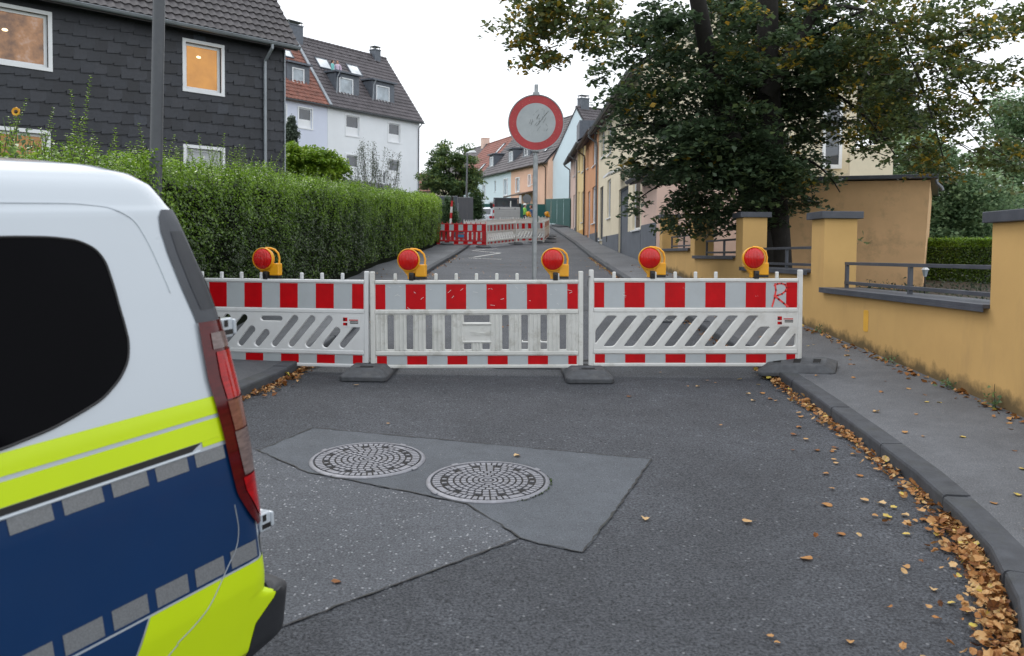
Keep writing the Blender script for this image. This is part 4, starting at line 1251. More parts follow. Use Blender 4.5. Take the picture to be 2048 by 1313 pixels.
def dormer(h, pt, eave, pitch, over, x, w, v0, z0, z1, win, wstyle='pale', m=None, flat=True, pipe=True):
    """box dormer standing on the front slope: face at depth v0 from the wall, from z0 to z1"""
    m = m or M['slate_sheet']
    back = (z1 - eave) / math.tan(pitch) + .15
    mb = MB()
    wx, wz, ww, wh = win
    # face with opening
    xs = [x, wx, wx + ww, x + w]; zs = [z0, wz, wz + wh, z1]
    for i in range(3):
        for j in range(3):
            if i == 1 and j == 1: continue
            mb.add([(xs[i], v0, zs[j]), (xs[i + 1], v0, zs[j]), (xs[i + 1], v0, zs[j + 1]), (xs[i], v0, zs[j + 1])], [(0, 1, 2, 3)])
    for q in (x, x + w): mb.add([(q, v0, z0), (q, v0, z1), (q, back, z1), (q, v0 + .0, z0)], [(0, 1, 2)])
    mb.build('dormer', m, h, fix=False)
    d = h.children[-1] if False else [c for c in h.children if c.name.startswith('dormer')][-1]
    mb = MB(); mb.hexa([(x - .12, v0 - .22, z1 + .02), (x + w + .12, v0 - .22, z1 + .02), (x + w + .12, back + .1, z1 + .10), (x - .12, back + .1, z1 + .10)], [(x - .12, v0 - .22, z1 + .14), (x + w + .12, v0 - .22, z1 + .14), (x + w + .12, back + .1, z1 + .22), (x - .12, back + .1, z1 + .22)])
    mb.build('dormer_roof', M['slate_sheet'], d)
    mb = MB(); fw = .07; y = v0 + .04
    mb.box(wx, wx + ww, y - .06, y + .02, wz, wz + fw); mb.box(wx, wx + ww, y - .06, y + .02, wz + wh - fw, wz + wh); mb.box(wx, wx + fw, y - .06, y + .02, wz + fw, wz + wh - fw); mb.box(wx + ww - fw, wx + ww, y - .06, y + .02, wz + fw, wz + wh - fw)
    mb.build('window_frame', M['frame'], d)
    mb = MB(); mb.add([(wx + fw, y, wz + fw), (wx + ww - fw, y, wz + fw), (wx + ww - fw, y, wz + wh - fw), (wx + fw, y, wz + wh - fw)], [(0, 1, 2, 3)]); mb.build('pane', M['glass_pale' if wstyle == 'pale' else 'glass'], d)
    # pale flashing along the cheek and foot
    mb = MB(); mb.tube([(x - .03, back, z1), (x - .03, v0 - .03, z0 + .02), (x + w + .05, v0 - .05, z0 - .02)], .05, 6)
    mb.build('flashing', M['zinc'], d)
    if pipe:
        mb = MB(); mb.tube([(x + .14, v0 - .26, z1 + .02), (x + .06, v0 - .10, z1 - .35), (x + .02, v0 - .08, z0 + .25), (x - .02, v0 - .08, z0 + .05)], .04, 6); mb.build('rain_pipe', M['zinc'], d)

# lit window panes: a warm room behind glass
def lit_mat():
    m, t, b = nodes('lit_window_pane'); v = coords(t)
    c = ramp(t, noise(t, v, 1.6, 3), [(.3, (.34, .14, .016)), (.7, (.52, .23, .030))])
    t.links.new(c, b.inputs['Emission Color']); b.inputs['Emission Strength'].default_value = .95
    b.inputs['Base Color'].default_value = (.05, .03, .01, 1); b.inputs['Roughness'].default_value = .05; b.inputs['Specular IOR Level'].default_value = .7
    return m
M['lit'] = lit_mat()
M['lamp_glow'] = emit_mat('ceiling_lamp_glow', (1, .78, .45), 1.5)
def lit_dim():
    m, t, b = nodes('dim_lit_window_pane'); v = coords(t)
    c = ramp(t, noise(t, v, 1.1, 6, .65), [(.40, (.085, .034, .012)), (.52, (.27, .125, .045)), (.64, (.40, .31, .27))])  # dark tree and pale sky reflections are mixed into the glow colour
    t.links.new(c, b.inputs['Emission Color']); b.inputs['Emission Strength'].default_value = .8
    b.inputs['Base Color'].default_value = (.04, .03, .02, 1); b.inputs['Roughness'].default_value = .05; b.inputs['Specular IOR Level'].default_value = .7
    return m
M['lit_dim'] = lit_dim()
M['lit_low'] = lit_mat(); M['lit_low'].name = 'low_lit_window_pane'; M['lit_low'].node_tree.nodes['Principled BSDF'].inputs['Emission Strength'].default_value = .45

# --- slate house on the left
def slate_house():
    q = math.sqrt(.5); W = 14.0; D = 8.0; EZ = 8.10
    corner = Vector((-6.6, 24.6))
    org = corner - Vector((q, q)) * W
    BZ = .6
    wz = 5.99
    x_r = W - 2.97
    wins = [(x_r + .09, wz + .09, 1.17 - .18, 1.21, 'surround lit'), (x_r + .09, 3.25, 1.17 - .18, 1.28, 'surround shutter'),
            (W - 8.4, wz + .09, 2.22, 1.22, 'surround litdim'), (W - 8.35, 3.2, 2.1, 1.32, 'surround lit')]
    wins = [(a, b, c, d, e.replace('litdim', 'pale')) for a, b, c, d, e in wins]
    m_u = mat('slate_underlay', (.02, .021, .024), .9, .2, 5)
    h, r, pt, sl = make_house('slate_house', 'house clad in dark slates with lit white framed windows, left behind the hedge', (org.x, org.y, 0), (q, q), W, D, EZ, R(51), m_u, M['roof_dark'], wins, base=BZ, over=.42, tile=(.21, .27, 6, .04), pipes=(W - .62,), side_over=(.1, .22))
    # warm panes of the left windows: dimmer room, the upper one with reflections coloured into its glow
    for c in h.children:
        if c.name.startswith('window'):
            bx = min(v.co.x for v in c.data.vertices)
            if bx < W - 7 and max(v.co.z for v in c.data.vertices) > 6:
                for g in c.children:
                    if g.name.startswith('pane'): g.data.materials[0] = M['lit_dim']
            elif bx < W - 7:
                for g in c.children:
                    if g.name.startswith('pane'): g.data.materials[0] = M['lit_low']
    ws = [c for c in h.children if c.name.startswith('window')]
    for c, (lx, lz, rad) in zip(ws, ((x_r + .50, wz + .98, .05), (0, 0, 0), (W - 7.05, wz + .83, .05), (W - 6.75, 3.62, .035))):
        if rad:
            mb = MB(); mb.lathe([(0, .006), (rad * .7, .005), (rad, 0)], lambda a, b_, h_, lx=lx, lz=lz: (lx + a * 1.3, .094 - h_, lz + b_ * (.7 if rad < .08 else 1)), 16)
            mb.build('room_lamp', M['lamp_glow'], c)
    # slates, each a thin plate with a rounded lower corner, lapped
    m, t, b = nodes('slate_cladding')
    a = nn(t, 'ShaderNodeAttribute', attribute_name='tone'); v = coords(t)
    c = ramp(t, a.outputs['Fac'], [(0, (.014, .016, .021)), (.55, (.024, .028, .037)), (.86, (.031, .034, .043)), (.95, (.055, .07, .095)), (1, (.09, .112, .14))])
    c = mixc(t, 1, c, ramp(t, noise(t, v, 14, 5), [(.3, (.8, .8, .8)), (.7, (1.2, 1.2, 1.2))]), 'MULTIPLY')
    t.links.new(c, b.inputs['Base Color']); b.inputs['Roughness'].default_value = .55; bump(t, b, noise(t, v, 30, 5), .25, .01)
    mb = MB(); tones = []; rg = random.Random(21)
    pw, ph = .315, .285
    rows = int((EZ - .05 - 2.2) / ph) + 1
    prof = [(.0, .0), (.07, .012), (.17, .026), (.235, .034), (.277, .060), (.302, .105), (.315, .17)]
    for rr in range(rows):
        z = EZ - .02 - (rr + 1) * ph
        x = -.3 - (rr % 2) * pw * .5
        while x < W + .05:
            jx, jz = rg.uniform(-.012, .012), rg.uniform(-.012, .012)
            x0, x1 = x + jx, x + jx + pw + .03
            zt = z + ph + .06
            poly = [(x0 + px_ * (pw + .03) / pw, z + pz + jz) for px_, pz in prof]
            poly = [(x0, z + jz + .0)] + poly[1:] + [(x1, zt), (x0, zt)]
            poly = [(min(max(px_, .0), W), min(pz, EZ)) for px_, pz in poly]
            x += pw
            if max(p_[0] for p_ in poly) - min(p_[0] for p_ in poly) < .04: continue
            cx = sum(p_[0] for p_ in poly) / len(poly)
            def over_win(w_):
                return w_[0] - .09 < max(p_[0] for p_ in poly) - .02 and w_[0] + w_[2] + .09 > min(p_[0] for p_ in poly) + .02 and w_[1] - .09 < zt - .07 and w_[1] + w_[3] + .09 > z + .03
            hit = [w_ for w_ in wins if over_win(w_)]
            polys = [poly]
            for w_ in hit:                                            # slates are cut square round the windows
                L0, L1, Z0, Z1 = w_[0] - .08, w_[0] + w_[2] + .08, w_[1] - .08, w_[1] + w_[3] + .08
                nx = []
                for pl in polys:
                    parts = [clip_x(pl, L0, False), clip_x(pl, L1, True)]
                    midp = clip_x(clip_x(pl, L0, True), L1, False)
                    if len(midp) > 2:
                        sw = [(b_, a_) for a_, b_ in midp]
                        for kk, keep in ((Z0, False), (Z1, True)):
                            qq = clip_x(sw, kk, keep)
                            if len(qq) > 2: parts.append([(b_, a_) for a_, b_ in qq])
                    nx += [q_ for q_ in parts if len(q_) > 2]
                polys = nx
            tn = rg.random() ** 1.0 * .88
            if rg.random() < .016: tn = rg.uniform(.93, 1)
            lift = rg.uniform(0, .004)
            for pl in polys:
                y = lambda zz: -.036 - lift + (zz - z) / ph * .027
                n_ = len(pl)
                f = [(px_, y(pz), pz) for px_, pz in pl]; bk = [(px_, y(pz) + .010, pz) for px_, pz in pl]
                k0 = len(mb.f)
                mb.add(f + bk, [tuple(range(n_))] + [(i, n_ + i, n_ + (i + 1) % n_, (i + 1) % n_) for i in range(n_)])
                tones += [tn] * (len(mb.f) - k0)
    o = mb.build('slate_cladding', m, h, fix=False)
    at = o.data.attributes.new('tone', 'FLOAT', 'FACE'); at.data.foreach_set('value', tones)
    mb = MB(); mb.box(W - .005, W + .03, -.06, .10, BZ, EZ - .5); mb.build('corner_strip', M['zinc'], h)
    for s, x in ((2.1, W - 1.6), (3.0, W - 3.4), (1.2, W - 4.9)):
        mb = MB(); mb.hexa([pt(x, s, .05), pt(x + .3, s, .05), pt(x + .3, s + .22, .05), pt(x, s + .22, .05)], [pt(x + .04, s, .14), pt(x + .26, s, .14), pt(x + .26, s + .16, .10), pt(x + .04, s + .16, .10)]); mb.build('vent_tile', M['roof_dark'], r)
    return h
slate_house()

# --- white house and lavender house farther up on the left
UV = Vector((.62, .785)).normalized()
CRN = Vector((-7.2, 65.7))
def white_pair():
    W = 8.93; EZ = 12.15; B = 4.5; PT = R(52); D = 7.8
    o = CRN - UV * W
    zt = 10.15
    def at(px):                                                      # distance along the facade of a photo column
        k = (px - 1024) / 1700; t = (CRN.x - k * CRN.y) / (k * UV.y - UV.x); return W + t
    w = []
    for (a, b_, z, hh, st) in ((691.5, 717.5, 10.07, 1.40, 'surround halfpale pale'), (776, 799, 10.07, 1.36, 'surround halfpale'), (692, 716, 7.35, 1.35, 'surround halfpale'), (777, 798, 7.38, 1.36, 'surround halfpale'), (765, 772, 6.9, .9, 'surround')):
        w.append((at(a), z, at(b_) - at(a), hh, st))
    h, r, pt, sl = make_house('white_house', 'white rendered house with dark tiled roof, two box dormers and skylights', (o.x, o.y, 0), UV, W, D, EZ, PT, M['white_wall'], M['roof_grey'], w, base=B, over=.3, tile=(.3, .36, 4, .05), pipes=(W - .15,), side_over=(.02, .12), gut_m='grey_metal')
    ys = lambda s: -.3 + s * math.cos(PT)
    for px0, px1, wx0, wx1 in ((682, 726, 687.5, 715), (754, 796, 761, 787)):
        x = at(px0); x2 = at(px1)
        x += .05; x2 += .15
        a, b_ = at(wx0) + .10, at(wx1) + .10
        dormer(h, pt, EZ, PT, .3, x, x2 - x, .62, EZ + .78, EZ + 2.28, (a, EZ + .86, b_ - a, 1.16))
    for px0, s in ((658, 3.8), (722, 3.85)):
        skylight(r, pt, at(px0) + .80, s, 1.15, 1.05)
    zrg = pt(0, sl, 0)[2]
    chimney(r, W - 1.1, D / 2 - .1, zrg - .9, zrg + .42, .62, .6, M['slate_sheet'])
    # vents under the ridge
    for k in range(8):
        x = 1.0 + k * .95; mb = MB(); mb.hexa([pt(x, sl - .75, .04), pt(x + .22, sl - .75, .04), pt(x + .22, sl - .6, .04), pt(x, sl - .6, .04)], [pt(x, sl - .75, .12), pt(x + .22, sl - .75, .12), pt(x + .22, sl - .62, .09), pt(x, sl - .62, .09)]); mb.build('vent_tile', M['roof_dark'], r)
    W2 = 9.5; o2 = o - UV * W2 - UV * .015
    ax = lambda px: at(px) + W2
    h2, r2, pt2, sl2 = make_house('lavender_house', 'lavender rendered house with red brown tiled roof, beside the white house', (o2.x, o2.y, 0), UV, W2, D, EZ + .02, PT, M['lavender_wall'], M['roof_red'], [(ax(598), 10.12, 1.08, 1.30, 'surround halfpale pale'), (ax(598), 7.4, 1.08, 1.3, 'surround'), (ax(545), 10.12, 1.08, 1.30, 'surround pale')], base=B, over=.3, tile=(.3, .36, 4, .05), pipes=(), side_over=(.1, .0), gut_m='grey_metal')
    x = ax(578) + .45
    dormer(h2, pt2, EZ, PT, .3, x, 1.85, .75, EZ + .95, EZ + 2.25, (x + .42, EZ + 1.02, .98, 1.0), pipe=False)
    skylight(r2, pt2, ax(588) + .95, 4.1, .75, .75)
    # verge flashing between the two roofs and the shared chimney
    mb = MB()
    for k in range(14):
        s0, s1 = sl * k / 14, sl * (k + 1) / 14
        mb.hexa([pt(-.13, s0, .05), pt(.10, s0, .05), pt(.10, s1, .05), pt(-.13, s1, .05)], [pt(-.13, s0, .15), pt(.10, s0, .15), pt(.10, s1, .15), pt(-.13, s1, .15)])
    mb.build('verge_flashing', M['zinc'], r)
    chimney(r2, W2 - .05, D / 2 - .2, zrg - 1.1, zrg + .62, 1.25, .7, M['slate_sheet'])
    return h, pt, at, EZ
WH, WPT, WAT, WEZ = white_pair()

# --- row of houses on the right side of the street
def right_row():
    X = 3.87
    def dof(px): return X * 1700 / (px - 1024)
    row = 'row houses along the right pavement'
    def H(name, label, px_near, px_far, eave, wall, roof, wins, plinth, ph, pipes=(), tile=(.3, .36, 4, .04), D=6.4, pitch=R(36)):
        dn, df = dof(px_near) + .006, dof(px_far) - .006
        L = df - dn
        zb_ = zr(dn) + .10
        ws = []
        for (pa, pb, z, hh, st) in wins:                              # pa is the farther column
            da, db = sorted((dof(pa), dof(pb)))[::-1]; ws.append((df - da, z, da - db, hh, st))
        return make_house(name, label, (X, df, 0), (0, -1), L, D, eave, pitch, wall, roof, ws, base=zb_ - .3, plinth=(plinth, ph), group=row, over=.38, pipes=[df - dof(q) for q in pipes], tile=tile, side_over=(0, 0), gut_m='wood_dark' if wall is M['orange_wall'] else 'grey_metal')
    z = zr
    # near one: pale pink part, then cream with garage and roller shutter
    H('pink_house', 'low pale pink house with grey plinth at the near end of the right row', 1311, 1281, 4.05, M['pink_wall'], M['roof_grey'], [], M['grey_plinth'], 1.55, D=2.6, pitch=R(14))
    h, r, pt, sl = H('cream_house', 'cream house with grey garage door, roller shutter and balcony, behind the lime tree', 1280.5, 1194, 7.55, M['cream'], M['roof_grey'],
      [(1219, 1212, z(34) + 1.35, 1.55, 'std'), (1204, 1197.5, z(37) + .35, 2.3, 'std'), (1219, 1212, z(34) + 3.9, 1.4, 'std'), (1205, 1199, z(37) + 3.9, 1.4, 'std'), (1254, 1235.5, z(28) + .12, 2.45, 'garage'), (1278, 1263, z(25) + 1.15, 1.95, 'roller')], M['grey_plinth'], 1.30, pipes=(1193.5,))
    df = dof(1194) - .006
    for c in [q for q in h.children if q.name.startswith('window')]:
        bx = (min(v.co.x for v in c.data.vertices) + max(v.co.x for v in c.data.vertices)) / 2; d = df - bx; px = 1024 + X * 1700 / d
        for g in c.children:
            if g.name.startswith('pane') and 1233 < px < 1256: g.data.materials[0] = M['grey_plinth']; c.name = 'garage_door'; c.data.materials[0] = M['grey_plinth']
            if g.name.startswith('pane') and 1262 < px < 1280: g.data.materials[0] = M['wood_dark']; c.name = 'roller_shutter'
            if g.name.startswith('pane') and 1197 < px < 1205 and max(v.co.z for v in c.data.vertices) < 6: g.data.materials[0] = M['anthracite']; c.name = 'door'; c.data.materials[0] = M['anthracite']
    mb = MB(); d = dof(1243); mb.hexa([(df - d - .8, -.62, z(d) + 2.85), (df - d + .8, -.62, z(d) + 2.85), (df - d + .8, -.03, z(d) + 3.1), (df - d - .8, -.03, z(d) + 3.1)], [(df - d - .8, -.62, z(d) + 2.92), (df - d + .8, -.62, z(d) + 2.92), (df - d + .8, -.03, z(d) + 3.18), (df - d - .8, -.03, z(d) + 3.18)]); mb.build('door_canopy', M['frame'], h)
    mb = MB(); d = dof(1213); mb.box(df - d - .14, df - d + .14, -.028, -.021, z(d) + .35, z(d) + .6); mb.build('cellar_vent', M['hole'], h)
    # door and rendered balcony on its near gable
    dn = dof(1280.5); L = df - dn - .006
    Y = lambda px, d=dn: P(px, 300, d).x - X
    zd0, zd1 = P(1660, 338, dn).z, P(1660, 205, dn).z
    mb = MB(); a_, b_ = Y(1644), Y(1683)
    mb.box(L + .002, L + .07, a_, a_ + .09, zd0, zd1); mb.box(L + .002, L + .07, b_ - .09, b_, zd0, zd1); mb.box(L + .002, L + .07, a_ + .09, b_ - .09, zd1 - .09, zd1); mb.box(L + .002, L + .07, a_ + .09, b_ - .09, zd0, zd0 + .12)
    bd = mb.build('balcony_door', M['frame'], h)
    mb = MB(); mb.add([(L + .03, a_ + .09, zd0 + .12), (L + .03, b_ - .09, zd0 + .12), (L + .03, b_ - .09, zd1 - .09), (L + .03, a_ + .09, zd1 - .09)], [(0, 1, 2, 3)]); mb.build('pane', M['glass'], bd)
    y0, y1 = Y(1700, dn - 1), Y(1786, dn - 1)
    z0, za, zb2 = zd0 - .3, P(1705, 300, dn - 1).z, P(1784, 282, dn - 1).z
    mb = MB(); mb.prism([(y0, z0), (y1, z0), (y1, zb2), (y0, za)], lambda x, q, t: (t, x, q), L + .9, L + 1.03)
    mb.box(L + .004, L + .9, y1 - .13, y1, z0, zb2); mb.box(L + .004, L + .9, y0, y1 - .13, z0, z0 + .12)
    mb.build('balcony', M['cream'], h)
    h, r, pt, sl = H('orange_house', 'orange rendered row house between the cream and the yellow house', 1193.5, 1168, 7.72, M['orange_wall'], M['roof_grey'],
      [(1190, 1182, z(40) + 3.75, 1.75, 'pale'), (1190, 1182, z(40) + 1.0, 1.75, 'pale'), (1174, 1171.5, z(43) + 3.75, 1.5, 'pale'), (1178, 1173.5, z(43) + .1, 2.4, 'std')], M['grey_plinth'], .8, pipes=(1168.8,))
    H('yellow_house', 'pale yellow row house between the orange and the far pink house', 1167.6, 1152, 8.1, M['yellow_wall'], M['roof_grey'],
      [(1164.5, 1161, z(46) + 3.7, 1.6, 'std'), (1157, 1155, z(50) + 3.7, 1.5, 'std'), (1164.5, 1161, z(46) + .9, 1.7, 'std'), (1157, 1154.5, z(50) + .1, 2.4, 'std')], M['ochre'], .7, pipes=(1152.6,))
    h, r, pt, sl = H('far_pink_house', 'narrow pink row house at the far end of the right row', 1151.7, 1138.5, 8.15, M['pink_wall'], M['roof_grey'],
      [(1147.5, 1144.5, z(53) + 3.6, 1.5, 'std'), (1147.5, 1144.5, z(53) + .1, 2.3, 'std')], M['grey_plinth'], .6, pipes=(1139.3,))
    mb = MB(); mb.box(1.0, 3.4, .3, 3.6, 8.5, 10.3); mb.build('dormer', M['slate_sheet'], h)
right_row()

# --- pale blue gable house and the terrace that closes the street
def far_houses():
    a = R(30); u = Vector((math.cos(a), math.sin(a))); v = Vector((-math.sin(a), math.cos(a)))
    back = Vector((3.25, 75.0)); D = 8.0
    o = back - v * D
    h, r, pt, sl = make_house('gable_house', 'pale blue house with a tall plain gable facing the street, behind the green fence', (o.x, o.y, 0), u, 9, D, 9.55, R(48.5), M['ice_wall'], M['roof_grey'], [], base=3.8, over=.3, tile=(.3, .36, 4, .05), side_over=(.06, .1), gut_m='grey_metal')
    zrg = pt(0, sl, 0)[2]
    chimney(r, .75, D / 2 + .1, zrg - .7, zrg + .75, .8, .6, M['slate_sheet'])
    e1, e0 = Vector((3.05, 74.4)), Vector((-3.30, 89.6))
    u = (e1 - e0).normalized(); L = (e1 - e0).length
    def at(px):
        k = (px - 1024) / 1700; t = (e0.x - k * e0.y) / (k * u.y - u.x); return t
    j = at(1020)
    EZ = 10.1; B = 5.0; PT = R(47); D = 8.4
    o = e0 + u * (j + .01)
    wl = lambda px0, px1, z, hh, st, off: (at(px0) - off, z, at(px1) - at(px0), hh, st)
    h, r, pt, sl = make_house('peach_house', 'peach orange terrace house with porch canopy, behind the round sign', (o.x, o.y, 0), u, L - j - .03, D, EZ, PT, M['peach_wall'], M['roof_grey'],
        [wl(1030, 1037, 7.75, 1.25, 'surround pale', j), wl(1055, 1059, 8.1, .95, 'surround pale', j), wl(1062, 1066, 8.2, .85, 'std', j), wl(1054, 1059, 5.05, 2.2, 'std', j), wl(1064, 1069, 5.05, 2.2, 'pale', j)], base=B, over=.3, tile=(.3, .4, 4, .05), pipes=(L - j - .4,), side_over=(.0, .05), gut_m='wood_dark')
    for px, s in ((1060, 1.5), (1080, 1.6)): skylight(r, pt, at(px) - j - 1.2, s, .6, 1.3)
    x = at(1047) - j - 2.3
    dormer(h, pt, EZ, PT, .3, x, 1.7, .8, EZ + .95, EZ + 2.0, (x + .4, EZ + 1.05, .8, .8), 'dark', pipe=False)
    mb = MB(); x = at(1036) - j; x2 = at(1069) - j; mb.hexa([(x, -1.6, 7.10), (x2, -1.6, 7.10), (x2, -.02, 7.45), (x, -.02, 7.45)], [(x, -1.6, 7.2), (x2, -1.6, 7.2), (x2, -.02, 7.6), (x, -.02, 7.6)]); cn = mb.build('porch_canopy', M['wood_dark'], h)
    mb = MB()
    for q in (x + .15, x2 - .15):
        mb = MB(); mb.box(q - .08, q + .08, -1.5, -1.34, 5.0, 7.12); mb.build('porch_post', M['frame'], cn)
    h, r, pt, sl = make_house('ice_blue_house', 'pale blue terrace house with dark tiled roof, left of the peach house', (e0.x, e0.y, 0), u, j - .01, D, EZ, PT, M['ice_wall'], M['roof_grey'],
        [wl(987, 990, 8.1, 1.1, 'std', 0), wl(1006, 1013, 7.6, 1.55, 'surround pale', 0), wl(964, 969, 7.4, 1.6, 'surround pale', 0), wl(976, 998, 5.05, 2.1, 'std', 0), wl(1004, 1013, 5.4, 1.4, 'surround shutter', 0)], base=B, over=.3, tile=(.3, .4, 4, .05), side_over=(.0, .0), gut_m='grey_metal')
    for px, s in ((1001, 2.2), (1002, 4.6)): skylight(r, pt, at(px) - .7, s, .55, 1.4)
    for px in (979, 1018):
        x = at(px) - 1.9
        dormer(h, pt, EZ, PT, .3, x, 1.3, .6, EZ + .72, EZ + 1.95, (x + .2, EZ + .82, .9, .95), 'pale', pipe=False)
    zrg = pt(0, sl, 0)[2]
    chimney(r, .5, D / 2 - .2, zrg - .8, zrg + .75, .9, .7, M['slate_sheet'])
    W3 = 9.0; o3 = e0 - u * W3 - u * .02
    h, r, pt, sl = make_house('red_roof_house', 'terrace house with bright red tiled roof, mostly behind the round tree', (o3.x, o3.y, 0), u, W3, D, EZ - .1, PT, M['ice_wall'], M['roof_bright_red'], [(W3 - 2.5, 7.4, 1.1, 1.5, 'surround pale')], base=B, over=.3, tile=(.3, .4, 4, .05), side_over=(.0, .0), gut_m='grey_metal')
    skylight(r, pt, W3 - 2.2, 4.0, .6, 1.5); skylight(r, pt, W3 - 2.6, .9, .6, 1.5)
    o4 = o3 - u * 8 - u * .02
    h, r, pt, sl = make_house('dark_roof_house', 'terrace house with dark roof and pinkish chimney above the round tree', (o4.x, o4.y, 0), u, 8, D, EZ - .1, PT, M['cream'], M['roof_grey'], [], base=B, over=.3, tile=(.3, .4, 4, .05), side_over=(.0, .0), gut_m='grey_metal')
    chimney(r, 7.0, D / 2, pt(0, sl, 0)[2] - .8, pt(0, sl, 0)[2] + .8, .8, .8, M['pink_wall'], False)
    q = P(852, 384, 105); u = Vector((1, .15)).normalized()
    make_house('low_brown_house', 'low house with brown roof seen between the white house and the round tree', (q.x - 6, q.y, 0), u, 9, 8, q.z + .2, R(30), M['cream'], M['roof_red'], [], base=4, over=.3, tile=(.35, .4, 4, .05), gut_m='grey_metal')
far_houses()

# --- cream balcony house and flat roofed annex on the right, behind the garden wall
def annex():
    a, b_ = P(1668, 348, 17.6), P(1861, 352, 16.8)
    u = (b_ - a).xy.normalized(); v = Vector((-u.y, u.x)); W = (b_ - a).xy.length + .9
    o = b_.xy - u * W
    g = thing('flat_roof_annex', 'tan rendered flat roofed annex with dark roof edge and stained wall', 'annex', (o.x, o.y, 0), math.atan2(u.y, u.x))
    zt = b_.z - .08; zb_ = .9
    mb = MB(); mb.hexa([(0, 0, zb_), (W - .10, 0, zb_), (W - .10, 5, zb_), (0, 5, zb_)], [(0, 0, zt + .03), (W, 0, zt), (W, 5, zt), (0, 5, zt + .03)]); mb.build('wall', M['terracotta_wall'], g)
    mb = MB(); mb.hexa([(-.1, -.16, zt + .05), (W + .14, -.16, zt + .02), (W + .14, 5.1, zt + .02), (-.1, 5.1, zt + .05)], [(-.1, -.16, zt + .13), (W + .14, -.16, zt + .10), (W + .14, 5.1, zt + .10), (-.1, 5.1, zt + .13)]); mb.build('roof', M['anthracite'], g, bevel=.008)
    mb = MB(); mb.tube([(W + .10, -.05, zt + .0), (W + .12, -.05, zt - .08), (W + .20, -.05, zt - .16), (W + .22, -.05, zt - .22)], .035, 8); mb.build('rain_spout', M['grey_metal'], g)
annex()
# ------------------------------------------------------------------ roadworks farther up the street
def span_barrier(label, pxa, da, pxb, db, style='diag', group='barriers round the roadworks farther up', colors=None, pl=None, back=False, H=1.0):
    """barrier whose ends stand on the road at two photo columns and distances"""
    a = Vector(((pxa - 1024) / 1700 * da, da)); b = Vector(((pxb - 1024) / 1700 * db, db))
    W = (b - a).length
    za, zb2 = zr(da) + .11, zr(db) + .11
    o, _ = make_barrier('road_barrier', label, (a.x, a.y, za), math.atan2(b.y - a.y, b.x - a.x), style, W, .2, (), plastic=pl, group=group, tilt=-math.atan2(zb2 - za, W), sticker=False, back=back)
    return o
m_rp = mat('red_barrier_plastic', (.50, .014, .020), .45, .1, 6)
M_save = M['film_red'], M['film_white']
dA = 36.5
rb = span_barrier('bright red far barrier with white blocks and a blue sticker, at the hedge end', 872, dA, 972, 36.3, 'ribs', pl=m_rp)
rb.scale = (1, 1, 1.02)
mb = MB(); c = ((972 - 872) / 1700 * dA) / 2; mb.box(c - .13, c + .13, -.030, -.0265, .30, .42); mb.build('blue_sticker', mat('blue_sticker', (.05, .22, .40), .4), rb)
mb = MB()
for k in range(11): 
    x = .12 + k * .187
    if abs(x - c) > .16: mb = MB(); mb.box(x - .03, x + .03, -.004, .004, .19, .53); mb.build('pale_slat', M['plastic'], rb)
span_barrier('white far barrier with leaning slots, next to the red barrier', 973, 36.2, 1031, 39.2)
span_barrier('white far barrier with leaning slots, behind the pole of the round sign', 1032, 39.3, 1086, 40.5)
span_barrier('brownish far barrier seen nearly edge on, turning up the street', 1087, 40.7, 1096, 46.0)
wb_ = 'white rear sides of barriers round the dug up road'
kx = 0
for (pa, da, pb, db, lab) in ((928, 40.5, 952, 41.6, 'white back of a barrier nearest the grey screen fence'), (952, 41.7, 972, 43.4, 'white back of a barrier above the bright red one'), (972, 43.5, 1000, 45.0, 'white back of a barrier left in front of the truck'),
                              (1000, 45.1, 1026, 46.3, 'white back of a barrier right in front of the truck'), (1026, 46.4, 1052, 47.2, 'white back of a barrier below the workers'), (1050, 50.0, 1074, 50.5, 'white back of a barrier with a yellow lamp beside the pole'), (1076, 50.5, 1098, 50.8, 'white back of the last barrier, by the green fence')):
    span_barrier(lab, pa, da, pb, db, 'ribs' if kx % 2 else 'diag', wb_, back=True, pl=M['plastic_clean']); kx += 1
gf = 'foot plates under the far barriers'
for px, d, lab in ((892, 36.4, 'foot plate on the far left pavement under the red barrier'), (966, 36.2, 'foot plate under the joint of the red and white far barriers'), (1031, 39.2, 'foot plate under the joint of two white far barriers'), (1070, 40.6, 'foot plate behind the pole of the round sign, far up'), (1092, 41.0, 'foot plate at the far barrier corner'), (1094, 44.5, 'foot plate halfway along the edge on barrier'), (1096, 47.5, 'foot plate at the farthest barrier by the right lane')):
    make_foot(lab, ((px - 1024) / 1700 * d, d, zr(d) + (.1 if px < 900 else 0)), R(20 if px < 1080 else 75), gf, tilt=(sl * .9, 0))
m_ly = mat('amber_lamp_lens', (.80, .34, .01), .15, .1, 9, coat=.6)
for px, d, lab in ((1056, 50.2, 'yellow warning lamp on a white far barrier left of the pole'), (1093, 50.6, 'yellow warning lamp on the last far barrier by the green fence')):
    x = (px - 1024) / 1700 * d; l = make_lamp(lab, (x, d - .03, zr(d) + .985), 0, 'yellow warning lamps far up the street', 1.25, m_ly)

# leaning red and white striped pole beside the hedge end
def striped_pole():
    b = P(899, 452, 38.5); t_ = P(904, 402, 38.5); 
    g = thing('striped_pole', 'leaning red and white striped pole standing behind the bright red barrier', 'pole', (b.x, b.y, zr(38.5) + .1))
    v = t_ - Vector((b.x, b.y, zr(38.5) + .1)); n = 7
    mb = MB()
    for k in range(n): mb.tube([v * (k / n), v * ((k + 1) / n)], .05, 8, k % 2)
    mb.build('pole', [m_rp, M['plastic']], g)
    mb = MB(); mb.tube([v * 1.0, v * 1.1], .055, 8); mb.build('top', M['black'], g)
striped_pole()

